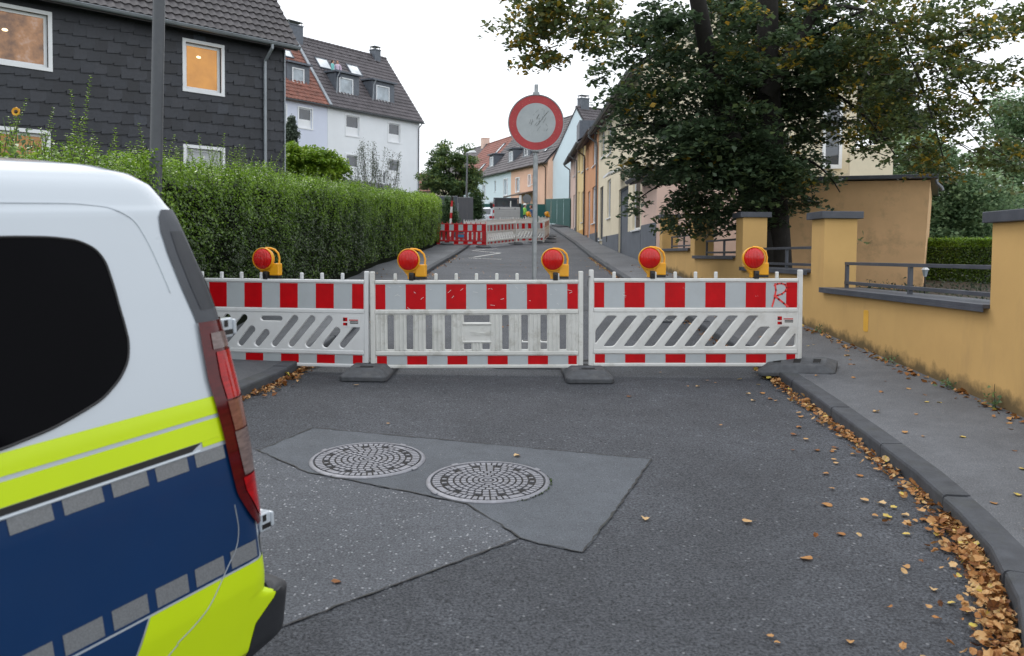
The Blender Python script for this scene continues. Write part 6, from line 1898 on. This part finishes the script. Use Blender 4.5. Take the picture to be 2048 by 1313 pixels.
# --- big lime tree on the right
def tube_path(mb, pts, r0, r1, n=10, inv=(0, 0, 0)):
    k = len(pts)
    mb.tube([tuple(np.array(p) - np.array(inv)) for p in pts], [r0 + (r1 - r0) * i / (k - 1) for i in range(k)], n)
def bez(a, b, c, d, n=8):
    a, b, c, d = [np.array(q, dtype=float) for q in (a, b, c, d)]
    return [a * (1 - t) ** 3 + 3 * b * t * (1 - t) ** 2 + 3 * c * t * t * (1 - t) + d * t ** 3 for t in np.linspace(0, 1, n)]
def in_blobs(spec, per, rspray, seed):
    """spray centres inside ellipsoids given as (px, py, distance, rx, rz, depth, weight)"""
    rg = np.random.default_rng(seed); C = []
    for (px, py, d, rx, rzz, ry, w) in spec:
        c = np.array(P(px, py, d)); sx = d / 1700
        k = max(1, int(per * w * rx * rzz / 10000))
        q = unit(rg.normal(size=(k, 3))) * rg.random((k, 1)) ** (1 / 2.4)
        C.append(c + q * np.array([rx * sx, ry, rzz * sx]))
    return np.concatenate(C)
def lime_tree():
    b = np.array([5.15, 16.9, 0]); b[2] = gz(b[0], b[1])
    g = thing('lime_tree', 'large many stemmed lime tree with dark leaves turning yellow, behind the ochre wall', 'tree', tuple(b))
    mb = MB()
    top = P(1535, 250, 16.9)
    stems = [bez(b + (0, 0, -.2), b + (.0, -.2, 1.2), np.array(P(1440, 300, 15.2)), np.array(P(1384, -60, 14.3)), 9),
             bez(b + (.12, .0, -.2), b + (.1, -.2, 1.4), np.array(P(1520, 260, 15.2)), np.array(P(1540, -260, 14.6)), 9),
             bez(b + (-.1, .1, -.2), b + (-.1, 0, 1.4), np.array(P(1440, 240, 17.3)), np.array(P(1440, -200, 17.6)), 9),
             bez(np.array(P(1532, 190, 15.1)), np.array(P(1560, 150, 15.0)), np.array(P(1590, 90, 14.9)), np.array(P(1680, -60, 14.6)), 9)]
    for s, (r0, r1) in zip(stems, ((.25, .13), (.32, .15), (.20, .10), (.14, .07))): tube_path(mb, s, r0, r1, 12, b)
    # long limbs
    limbs = [(P(1545, 60, 17), P(1700, -60, 15), P(1860, 60, 13.5), P(1985, 240, 12.8), .045),
             (P(1680, -60, 15.6), P(1760, -40, 14.5), P(1840, 120, 13.5), P(1890, 330, 13), .035),
             (P(1400, -30, 16.4), P(1320, -140, 13.5), P(1200, -120, 11.5), P(1165, 60, 11.0), .035),
             (P(1320, -140, 13.5), P(1180, -160, 12), P(1110, -60, 11.4), P(1075, 100, 11.2), .022),
             (P(1545, 150, 17), P(1600, 80, 16), P(1640, 60, 15.2), P(1730, 20, 14.5), .06),
             (P(1480, 330, 16.8), P(1380, 250, 15.8), P(1290, 230, 15.2), P(1215, 260, 15), .05),
             (P(1500, 360, 16.8), P(1400, 330, 15.8), P(1340, 350, 15.4), P(1275, 400, 15.2), .04),
             (P(1530, 330, 16.8), P(1600, 290, 16), P(1650, 330, 15.5), P(1680, 385, 15.4), .04),
             (P(1530, 200, 17), P(1640, 140, 15.6), P(1720, 200, 14.6), P(1790, 310, 14.2), .045)]
    for a, c, d, e, r in limbs: tube_path(mb, bez(a, c, d, e, 10), r, r * .25, 8, b)
    # epicormic twigs down the stems
    mb.build('trunk', M['bark'], g)
    spec = [  # px, py, distance, half width px, half height px, depth m, density
        (1440, 250, 16.6, 215, 165, 1.5, 1.5), (1360, 140, 15.8, 165, 130, 1.6, 1.25), (1300, 250, 15.2, 100, 95, 1.1, 1.2), (1330, 345, 15.2, 85, 62, .9, 1.15),
        (1480, 350, 16.4, 165, 82, 1.5, 1.7), (1610, 355, 15.7, 72, 58, .8, 1.1), (1540, 230, 16.8, 120, 150, 1.5, 2.0), (1420, 20, 16.6, 210, 95, 1.4, 1.0), (1300, 60, 15.4, 75, 75, 1.0, .9), (1450, 330, 14.5, 150, 70, .5, 1.3), (1440, 170, 14.2, 90, 55, .4, .9), (1500, 90, 14.2, 60, 60, .4, .6), (1340, 60, 14.4, 55, 70, .5, .8), (1530, 335, 14.3, 105, 70, .4, 1.7), (1500, 245, 14.1, 75, 50, .35, .9), (1405, 250, 14.1, 70, 70, .3, 1.2), (1610, 110, 14.1, 80, 70, .5, .9), (1480, 20, 14.0, 80, 40, .4, .7),
        (1620, 90, 15.8, 130, 130, 1.5, 1.7), (1640, 240, 15.4, 75, 65, .9, .9), (1580, 20, 16.6, 150, 90, 1.2, 1.2), (1235, 180, 15.0, 42, 36, .5, .8), (1222, 300, 15.0, 30, 26, .4, .8), (1280, 405, 15.3, 36, 22, .4, .9), (1430, 425, 15.9, 120, 40, .9, 1.2), (1375, 420, 15.6, 75, 42, .7, 1.5), (1545, 415, 16.2, 80, 42, .8, 1.2)]
    C1 = in_blobs(spec, 30, .4, 3)
    A, T = [], []
    v, k = sprays(C1, nrg.uniform(.22, .46, len(C1)), .30, 62, .112, .5, jit=.36)
    tone = np.clip(.30 + .22 * nrg.random(len(C1))[k] + nrg.normal(size=len(k)) * .11, 0, .78)
    # some sprays have turned yellow, more of them high in the crown
    hi = (C1[:, 2] - C1[:, 2].min()) / np.ptp(C1[:, 2]); yl = nrg.random(len(C1)) < (.03 + .24 * hi ** 2)
    tone = np.where(yl[k] & (nrg.random(len(k)) < .62), nrg.uniform(.80, 1, len(k)), tone)
    A.append(v); T.append(tone)
    spec = [  # overhanging limbs with thinner foliage
        (1110, 18, 11.4, 115, 44, .8, 1.5), (1045, 50, 11.3, 58, 36, .5, 1.2), (1090, 95, 11.2, 52, 34, .5, 1.05), (1180, 58, 11.1, 48, 66, .5, .75), (1215, 30, 11.3, 45, 40, .5, .8), (1062, 126, 11.2, 22, 10, .3, .8),
        (1780, 60, 14.4, 130, 85, 1.5, 1.25), (1890, 100, 13.4, 120, 95, 1.4, 1.0), (1975, 40, 13.2, 100, 60, 1.2, .95), (1960, 190, 12.9, 105, 70, 1.1, .75), (1880, 245, 13.1, 85, 65, 1.0, .75), (1780, 190, 14.2, 90, 75, 1.1, .95),
        (1960, 320, 12.8, 90, 56, .9, .65), (1735, 300, 14.2, 38, 36, .5, .5), (1830, 300, 13.4, 65, 40, .7, .55), (1700, 130, 15.2, 90, 95, 1.2, 1.0), (1760, 265, 14.2, 60, 40, .6, .6), (1700, 475, 12.6, 36, 7, .2, .9)]
    C2 = in_blobs(spec, 50, .35, 8)
    v, k = sprays(C2, nrg.uniform(.16, .36, len(C2)), .38, 46, .086, .5, jit=.5)
    left = C2[:, 0] < 2.5
    tone = np.clip(.56 + .22 * nrg.random(len(C2))[k] + nrg.normal(size=len(k)) * .12, 0, .80)
    yl = nrg.random(len(C2)) < np.where(left, .42, .27)
    tone = np.where(yl[k] & (nrg.random(len(k)) < .55), nrg.uniform(.80, 1, len(k)), tone)
    A.append(v); T.append(tone)
    tw = MB()
    for c in np.concatenate([C1[::3], C2[::2]]):
        d = unit(b + np.array([0, 0, 4.5]) - c) * .22 + nrg.normal(size=3) * .06
        tw.tube([tuple(c - b), tuple(c + d * .6 - b), tuple(c + d * 1.5 + (0, .15, .05) - b)], [.004, .007, .010], 4, cap=False)
    to = tw.build('twigs', M['twig'], fix=False)
    join_into(leaf_object('crown', np.concatenate(A), np.concatenate(T), M['leaf_lime'], g, b), to)
lime_tree()

def bush(name, label, cat, base, blobs, m, L, n, per, tone=(.5, .18), flat=.6, trunk=None, group=None, rr=(.25, .5), bark='bark', seed=1, height=None):
    b = np.array(base, dtype=float)
    g = thing(name, label, cat, tuple(b), group=group)
    C = in_blobs(blobs, per, .3, seed)
    v, k = sprays(C, nrg.uniform(rr[0], rr[1], len(C)), flat, n, L, .35)
    t = np.clip(tone[0] + (nrg.random(len(C))[k] - .5) * .35 + nrg.normal(size=len(k)) * tone[1], 0, 1)
    leaf_object('crown', v, t, m, g, b)
    mb = MB(); rg = np.random.default_rng(seed)
    cen = C.mean(0)
    if trunk:
        mid = b + (cen - b) * .45
        tube_path(mb, bez(b + (0, 0, -.1), b + (0, 0, (cen - b)[2] * .3), mid, cen, 7), trunk, trunk * .5, 8, b)
    for c in C[rg.integers(0, len(C), min(len(C), 26))]:
        s = b + (cen - b) * rg.uniform(.2, .75)
        tube_path(mb, bez(s, s + (c - s) * .3 + (0, 0, .1), s + (c - s) * .7, c, 5), (trunk or .05) * .35, .008, 5, b)
    mb.build('trunk', M[bark], g)
    return g
# round tree in the street behind the grey screens
bz_ = lambda px, d, up=.1: ((px - 1024) / 1700 * d, d, zr(d) + up)
bush('round_tree', 'round dark green tree with layered leaves behind the grey screens and street lamp', 'tree', bz_(905, 51), [(900, 345, 51, 60, 50, 1.8, 1.6), (870, 350, 50.5, 30, 34, .9, 1.5), (905, 305, 51, 42, 24, 1.2, 1.5), (940, 340, 51, 26, 44, .8, 1.5), (925, 375, 50.5, 38, 20, 1.0, 1.5), (856, 372, 51, 16, 16, .5, 1.2), (950, 385, 50.5, 14, 22, .5, 1.2), (905, 390, 51, 20, 14, .5, 1.2)], M['leaf_mid'], .15, 80, 190, (.80, .2), .40, .22, seed=2, rr=(.30, .55))
bush('garden_shrub', 'tall clipped shrub at the foot of the round tree, beside the white car', 'shrub', bz_(955, 50), [(953, 425, 50, 13, 30, .5, 3.5), (948, 405, 50, 11, 18, .5, 3)], M['leaf_mid'], .09, 60, 900, (.45, .2), .8, .05, seed=3, rr=(.15, .3))
bush('garden_shrub', 'loose shrub between the hedge end and the grey screen panels', 'shrub', bz_(897, 39.2), [(895, 425, 39.4, 15, 30, .4, 3), (906, 440, 39.4, 10, 22, .4, 3), (890, 455, 39.2, 12, 20, .4, 3)], M['leaf_mid'], .07, 55, 900, (.5, .2), .8, .04, seed=4, rr=(.12, .26))
# garden behind the hedge on the left
gp = lambda px, py, d, z: (P(px, py, d).x, d, z)
bush('leafy_tree', 'bright green broad crowned small tree between the slate house and the hedge top', 'tree', gp(610, 340, 34, 2.0), [(600, 318, 34, 48, 32, 1.2, 2.6), (640, 325, 33.6, 45, 28, 1.0, 2.6), (575, 330, 34.2, 30, 40, .8, 2.2), (668, 340, 33.4, 26, 20, .7, 2.4), (610, 350, 33.6, 70, 24, 1.0, 2.4)], M['leaf_bright'], .12, 60, 330, (.55, .2), .45, .10, seed=5, rr=(.22, .42))
bush('young_conifer', 'young grey green conifer top in front of the lavender house', 'conifer', gp(584, 280, 38, 2.6), [(584, 272, 38, 13, 12, .4, 5), (583, 255, 38, 8, 12, .25, 6), (583, 243, 38, 3, 8, .12, 12), (572, 275, 38, 8, 9, .2, 4)], M['needle'], .10, 26, 1100, (.5, .25), 1.0, .05, seed=6, rr=(.10, .24))
for (px, top, d, wd, lab, sd) in ((740, 280, 43, 20, 'leggy grey green shrub with upright shoots before the white house', 7), (722, 330, 42, 22, 'low grey green shrub to the left of the leggy one', 8), (775, 300, 43.5, 20, 'thin leaning grey green shrub right of the leggy one', 9)):
    b = np.array(gp(px, 380, d, 3.0)); g = thing('leggy_shrub', lab, 'shrub', tuple(b), group='shrubs below the white house')
    mb = MB(); A, T = [], []; rg = np.random.default_rng(sd)
    for s in range(16):
        e = np.array(P(px + rg.uniform(-1.6, 1.6) * wd, top + abs(rg.normal()) * 26, d + rg.uniform(-.6, .6))); s0 = b + (rg.uniform(-.15, .15), rg.uniform(-.15, .15), 0)
        pts = bez(s0, s0 + (0, 0, 1.0), e + (0, 0, -.9), e, 9); tube_path(mb, pts, .016, .004, 4, b)
        k = 110; q = np.sqrt(rg.random(k)) * 8; pp = np.stack([np.interp(q, np.arange(9), [p_[i] for p_ in pts]) for i in range(3)], 1) + rg.normal(size=(k, 3)) * .07
        Ls = rg.uniform(.05, .10, k); A.append(leaf_arrays(pp, unit(rg.normal(size=(k, 3)) + (0, 0, .6)), unit(rg.normal(size=(k, 3))), Ls, Ls * .45, Ls * .1)); T.append(rg.uniform(.1, .95, k))
    mb.build('stems', M['twig'], g); leaf_object('foliage', np.concatenate(A), np.concatenate(T), M['leaf_grey'], g, b)
# sunflower-like plant at the far left
def flower():
    b = np.array(P(20, 340, 7.6)); b[2] = zr(7.6) + .17; hd = np.array(P(33, 224, 7.6))
    g = thing('yellow_flower', 'tall plant with one orange yellow flower head, left in front of the slate house', 'flower', tuple(b))
    mb = MB(); pts = bez(b, b + (0, 0, .9), hd + (-.04, 0, -.5), hd + (0, .02, -.01), 9); tube_path(mb, pts, .010, .006, 6, b)
    for e in ((-.12, 0, -.05), (-.06, .02, -.16), (-.2, .02, -.2)): tube_path(mb, bez(pts[6], np.array(pts[6]) + (-.03, 0, .1), hd + np.array(e) + (0, 0, -.05), hd + np.array(e), 5), .005, .004, 5, b)
    mb.build('stem', M['leaf_grey'] if False else mat('green_stem', (.05, .085, .03), .6), g)
    mo = mat('orange_petal', (.72, .34, .015), .5, .12, 30)
    mb = MB(); h0 = hd - b
    for k in range(22):
        a = 2 * math.pi * k / 22; r1 = .034 + .004 * (k % 3); ca, sa = math.cos(a), math.sin(a)
        f = lambda r, w, y: (h0[0] + ca * r - sa * w, h0[1] - .008 - y, h0[2] + sa * r + ca * w)
        mb.add([f(.012, -.004, 0), f(.035, -.009, .006), f(r1, 0, -.004), f(.035, .009, .006)], [(0, 1, 2, 3)])
    mb.build('petals', mo, g, fix=False)
    mb = MB(); mb.lathe([(0, .014), (.012, .011), (.018, 0)], lambda a, c, h_: (h0[0] + a, h0[1] - .008 - h_, h0[2] + c), 12); mb.build('flower_centre', M['wood_dark'], g)
    k = 120; rg = np.random.default_rng(12)
    c = np.array([P(rg.uniform(-40, 70), 240 + abs(rg.normal()) * 40 + 20, 7.6 + rg.uniform(-.25, .4)) for _ in range(k)]); Ls = rg.uniform(.035, .08, k)
    leaf_object('foliage', leaf_arrays(c, unit(rg.normal(size=(k, 3)) + (0, -.4, .6)), unit(rg.normal(size=(k, 3))), Ls, Ls * .5, Ls * .1), rg.uniform(.3, .95, k), M['leaf_mid'], g, b)
flower()

# --- right side behind the wall
gr = lambda px, d: (P(px, 500, d).x, d, gz(P(px, 500, d).x, d))
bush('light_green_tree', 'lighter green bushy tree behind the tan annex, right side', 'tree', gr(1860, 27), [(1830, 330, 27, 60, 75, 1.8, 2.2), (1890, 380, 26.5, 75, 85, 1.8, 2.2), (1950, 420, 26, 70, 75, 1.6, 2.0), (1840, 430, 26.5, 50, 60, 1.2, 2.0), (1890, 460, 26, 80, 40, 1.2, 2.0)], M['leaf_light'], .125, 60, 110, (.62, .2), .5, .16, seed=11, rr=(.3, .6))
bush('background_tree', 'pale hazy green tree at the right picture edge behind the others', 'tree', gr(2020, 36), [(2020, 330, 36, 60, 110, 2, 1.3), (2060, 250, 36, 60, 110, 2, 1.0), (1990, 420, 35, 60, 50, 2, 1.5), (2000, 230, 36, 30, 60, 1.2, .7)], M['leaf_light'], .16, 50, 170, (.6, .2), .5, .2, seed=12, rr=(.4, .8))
bush('background_tree', 'dark tree rising behind the cream house and the annex', 'tree', gr(1770, 33), [(1760, 200, 33, 60, 70, 2, 2.0), (1800, 250, 33, 50, 50, 2, 1.8), (1740, 130, 33, 70, 60, 2, 1.5)], M['leaf_lime'], .16, 60, 170, (.4, .15), .5, .2, seed=13, rr=(.4, .8))
def low_hedge():
    a, b_ = P(1846, 482, 19.5), P(2020, 480, 18.2)
    g = thing('hedge', 'clipped green hedge behind the railing and the garden lantern', 'hedge', (a.x, a.y, gz(a.x, a.y)))
    inv = np.array(g.location); u = np.array([b_.x - a.x, b_.y - a.y]); L = np.linalg.norm(u); u /= L; v = np.array([-u[1], u[0]])
    H = a.z - gz(a.x, a.y)
    k = 26000; A = []
    s = nrg.uniform(0, L, k); face = nrg.random(k) < .7
    h = np.where(face, nrg.random(k) * H, H + nrg.normal(size=k) * .03); dp = np.where(face, nrg.random(k) * .10 + .03 * np.sin(s * 6), nrg.random(k) * .7)
    c = np.stack([a.x + u[0] * s + v[0] * dp, a.y + u[1] * s + v[1] * dp, g.location.z + h], 1)
    nr = unit(nrg.normal(size=(k, 3)) * .6 + np.where(face[:, None], np.array([-v[0], -v[1], .5]), np.array([0, 0, 1.0])))
    Ls = nrg.uniform(.03, .055, k)
    leaf_object('foliage', leaf_arrays(c, nr, unit(nrg.normal(size=(k, 3))), Ls, Ls * .6, Ls * .1), np.clip(.35 + nrg.normal(size=k) * .15 + np.where(h > H * .85, .28, 0), 0, 1), M['leaf_hedge'], g, inv)
    mb = MB(); X, Y = Vector((u[0], u[1], 0)), Vector((v[0], v[1], 0)); mb.obox(X * (L / 2) + Y * .42 + Vector((0, 0, H / 2 - .05)), (X, Y, (0, 0, 1)), L / 2 - .04, .34, H / 2 - .02); mb.build('stems', M['bush_core'], g)  # solid dark filler box behind the leaves, not separate stems
low_hedge()
# soil bed behind the railing
mb = MB(); mb.grid(lambda a, c: (4.6 + 9 * a, 11.5 + 9 * c, gz(4.6 + 9 * a, 11.5 + 9 * c) + .05 + .02 * math.sin(a * 40) * math.sin(c * 37)), 20, 20); structure(mb.build('garden_bed', M['soil'], fix=False))
rg = np.random.default_rng(31); k = 2600
x = rg.uniform(5.2, 12, k); y = rg.uniform(12.5, 18, k); z = np.array([gz(a, c) for a, c in zip(x, y)]) + .06 + np.abs(rg.normal(size=k)) * .10
Ls = rg.uniform(.04, .10, k)
tag(leaf_object('ground_cover', leaf_arrays(np.stack([x, y, z], 1), unit(rg.normal(size=(k, 3)) + (0, 0, .7)), unit(rg.normal(size=(k, 3)) + (0, 0, .5)), Ls, Ls * .5, Ls * .1), rg.uniform(0, .9, k), M['leaf_grey']), 'low plants and litter on the dark garden soil behind the wall', 'ground cover', kind='stuff')

# ------------------------------------------------------------------ fallen leaves
M['fallen'] = leaf_mat('fallen_leaf', [(0, (.055, .022, .010)), (.25, (.20, .075, .022)), (.5, (.38, .175, .055)), (.75, (.52, .31, .13)), (.88, (.60, .42, .22)), (.94, (.56, .41, .08)), (1, (.60, .50, .09))], .6, .15, .25)
def surf_z(x, y):
    r, l = kerb_r(y), (kerb_l(y) if y > 4.7 else -9)
    if x > r + .01: return zr(y) + KH + .07 * (x - r - .15) / max(.3, WALLX - r)
    if x < l - .01: return zr(y) + KH + .02
    return zr(y) + .006
def drift(k, fx, y0, y1, up, seed, Lm=.062, bias=1.0):
    rg = np.random.default_rng(seed); y = y0 + (y1 - y0) * rg.random(k) ** bias
    x = np.array([fx(q, rg) for q in y]); z = np.array([surf_z(a, c) for a, c in zip(x, y)]) + .006 + np.abs(rg.normal(size=k)) * up
    Ls = Lm * rg.uniform(.55, 1.3, k)
    return leaf_arrays(np.stack([x, y, z], 1), unit(rg.normal(size=(k, 3)) * .38 + (0, 0, 1)), unit(rg.normal(size=(k, 3)) * (1, 1, .25)), Ls, Ls * rg.uniform(.45, .8, k), Ls * rg.uniform(-.12, .28, k)), np.clip(rg.beta(2.2, 2.0, k) * .92 + (rg.random(k) < .05) * .3, 0, 1)
def gut_r(y, rg):
    w = interp(y, [(2.2, .11), (3.6, .085), (4.4, .062), (5.6, .055), (7, .06), (9, .04)])
    return kerb_r(y) - .015 - abs(rg.normal()) * w
protos = []
def leaf_proto(kind, tone, L):
    """one curled dry leaf with a lobed outline"""
    rg = random.Random(kind); n = 14; pts = []
    for k in range(n):
        a = 2 * math.pi * k / n; r = L * (.36 + .14 * math.cos(a)) * (1 + (.16 if k % 2 else -.10) * (1 if kind % 2 else .3))
        x, y = r * math.cos(a) * 1.15, r * math.sin(a) * (.8 + .15 * (kind % 3))
        z = .16 * L * (abs(y) / L * 2) ** 1.4 * (1 if kind % 3 else -.5) + .05 * L * math.sin(a * 2 + kind) + .012 * L * 3
        pts.append((x, y, z + .004))
    me = bpy.data.meshes.new('fallen_leaf'); me.from_pydata([(0, 0, .006)] + pts + [(-L * .35, 0, .005), (-L * .75, L * .08, .012), (-L * .75, L * .10, .012)], [], [(0, k + 1, (k + 1) % n + 1) for k in range(n)] + [(n + 1, n + 2, n + 3)])
    me.materials.append(M['fallen']); at = me.attributes.new('tone', 'FLOAT', 'FACE'); at.data.foreach_set('value', [tone + rg.uniform(-.05, .05) for _ in range(n + 1)]); return me
for kind in range(9): protos.append(leaf_proto(kind, (.45, .62, .78, .30, .66, .84, .55, .95, .72)[kind], (.075, .062, .085, .07, .055, .068, .09, .08, .06)[kind]))
A, T = zip(*[drift(500, lambda y, rg: kerb_r(y) - .01 - abs(rg.normal()) * .05, 8.6, 30, .008, 3, .055, .8),
             drift(330, lambda y, rg: kerb_l(y) + .015 + abs(rg.normal()) * .07, 6.9, 9.4, .011, 4, .060), drift(170, lambda y, rg: kerb_l(y) + .015 + abs(rg.normal()) * .10, 12, 30, .008, 5, .06),
             drift(260, lambda y, rg: WALLX - .02 - abs(rg.normal()) * .07, 5.0, 13, .012, 6, .065), drift(170, lambda y, rg: WALLX - abs(rg.normal()) * .3 - .02, 13, 24, .01, 7, .06), drift(110, lambda y, rg: rg.uniform(-1.9, 2.5), 9, 30, .004, 9, .05), drift(90, lambda y, rg: -2.5 - abs(rg.normal()) * .5, 11, 28, .004, 10, .05)])
tag(leaf_object('fallen_leaves', np.concatenate(A), np.concatenate(T), M['fallen']), 'drifts of brown and tan fallen leaves along the kerbs and the foot of the wall', 'fallen leaves', kind='stuff')
def lobed_drift(k, fx, y0, y1, up, seed):
    """many curled lobed leaves heaped together"""
    rg = np.random.default_rng(seed); V, F, T_ = [], [], []; o = 0
    for i in range(k):
        me = protos[i % 9]; y = y0 + (y1 - y0) * rg.random(); x = fx(y, rg)
        q = np.array([v.co[:] for v in me.vertices]) * rg.uniform(.35, .75)
        q[:, 2] *= rg.uniform(.6, 2.2)
        m3 = np.array(Matrix.Rotation(rg.uniform(0, 6.28), 3, 'Z') @ Matrix.Rotation(rg.normal() * .38, 3, 'X') @ Matrix.Rotation(rg.normal() * .38, 3, 'Y'))
        q = q @ m3.T; q += (x, y, surf_z(x, y) + .004 + max(0, -q[:, 2].min() * .7) + abs(rg.normal()) * up)
        V.append(q); F += [tuple(o + j for j in p.vertices) for p in me.polygons]; o += len(q)
        t = float(np.clip(rg.beta(1.7, 1.4) * .92 + (rg.random() < .06) * .3, 0, 1)); T_ += list(np.clip(t + rg.normal(size=len(me.polygons)) * .05, 0, 1))
    me = bpy.data.meshes.new('fallen_leaves'); me.from_pydata(np.concatenate(V).tolist(), [], F); me.materials.append(M['fallen'])
    at = me.attributes.new('tone', 'FLOAT', 'FACE'); at.data.foreach_set('value', T_)
    ob = bpy.data.objects.new('fallen_leaves', me); COL.objects.link(ob)
    return tag(ob, 'thick drift of curled tan leaves in the right gutter in front of the barriers', 'fallen leaves', kind='stuff')
lobed_drift(1150, lambda y, rg: gut_r(y, rg) if rg.random() < .95 else gut_r(y, rg) - abs(rg.normal()) * .25, 2.6, 4.6, .013, 1)
lobed_drift(620, gut_r, 4.4, 8.7, .008, 2)
def lone(x, y, k, label, group):
    o = bpy.data.objects.new('fallen_leaf', protos[k % 9]); COL.objects.link(o)
    o.location = (x, y, surf_z(x, y) + .001); o.rotation_euler = (rl.uniform(-.12, .12) + .068, rl.uniform(-.12, .12), rl.uniform(0, 6.28)); s = rl.uniform(.5, .88); o.scale = (s, s, s)
    tag(o, label, 'leaf', group)
rl = random.Random(77)
for k, (px, py, w) in enumerate(((1290, 1042, 5), (1497, 1047, 2), (1617, 1120, 6), (1700, 1290, 4), (1867, 1184, 5), (1815, 1072, 7), (1876, 1075, 7), (1845, 1043, 0), (1812, 1137, 4), (1032, 915, 5), (676, 1168, 3), (1440, 853, 1), (1808, 895, 1), (1708, 912, 4), (1662, 905, 0), (1590, 872, 3), (1716, 953, 0), (1845, 905, 1), (1760, 1010, 5), (1905, 1210, 7), (1930, 1090, 6), (1552, 1290, 4), (1538, 1276, 1), (775, 850, 8), (712, 773, 2), (1218, 757, 1), (1320, 747, 8), (1375, 775, 4), (1430, 768, 1), (1495, 790, 5), (1540, 800, 0), (1260, 795, 3), (1600, 835, 6))):
    r = ray(px, py); lo, hi = 1., 40.
    for _ in range(40):
        m_ = (lo + hi) / 2; p = Vector((0, 0, CZ)) + r * (m_ / r.y)
        if p.z > zr(m_): lo = m_
        else: hi = m_
    lone(p.x, p.y, w, 'dry leaf lying alone on the open road', 'single leaves on the road')
for k in range(60):
    y = rl.uniform(4.0, 12.5); x = kerb_r(y) + .2 + (WALLX - kerb_r(y) - .25) * rl.random()
    lone(x, y, rl.randrange(9), 'dry curled leaf lying alone on the right pavement', 'single leaves on the right pavement')
for k in range(26):
    y = rl.uniform(4.2, 8.3); x = kerb_r(y) - .2 - abs(rl.gauss(0, .32))
    lone(x, y, rl.randrange(9), 'dry leaf lying beside the leaf drift in the right gutter', 'single leaves near the right gutter')
# small weeds along the foot of the wall
for k, (y, h, lab) in enumerate(((6.55, .20, 'small weed with a bare stalk at the wall foot, nearest the camera'), (7.25, .13, 'small leafy weed at the wall foot amid brown leaves'), (8.35, .12, 'small pale green weed at the wall foot near the bright paint patch'), (10.3, .12, 'tiny grassy weed at the wall foot beside the barrier end'))):
    g = thing('weed', lab, 'weed', (WALLX - .04, y, surf_z(WALLX - .04, y)), group=None)
    rg = np.random.default_rng(k); n = 26
    c = np.stack([rg.normal(size=n) * .035 - .02, rg.normal(size=n) * .06, np.abs(rg.normal(size=n)) * h * .35 + .01], 1); Ls = rg.uniform(.025, .055, n)
    leaf_object('foliage', leaf_arrays(c, unit(rg.normal(size=(n, 3)) * .6 + (-.4, 0, .7)), unit(rg.normal(size=(n, 3)) + (0, 0, .6)), Ls, Ls * .5, Ls * .1), rg.uniform(.3, .95, n), M['leaf_mid'], g)
    mb = MB(); mb.tube([(0, 0, 0), (-.01, .01, h * .6), (-.03, -.03, h)], [.003, .0025, .0015], 5); mb.build('stalk', M['twig'], g)
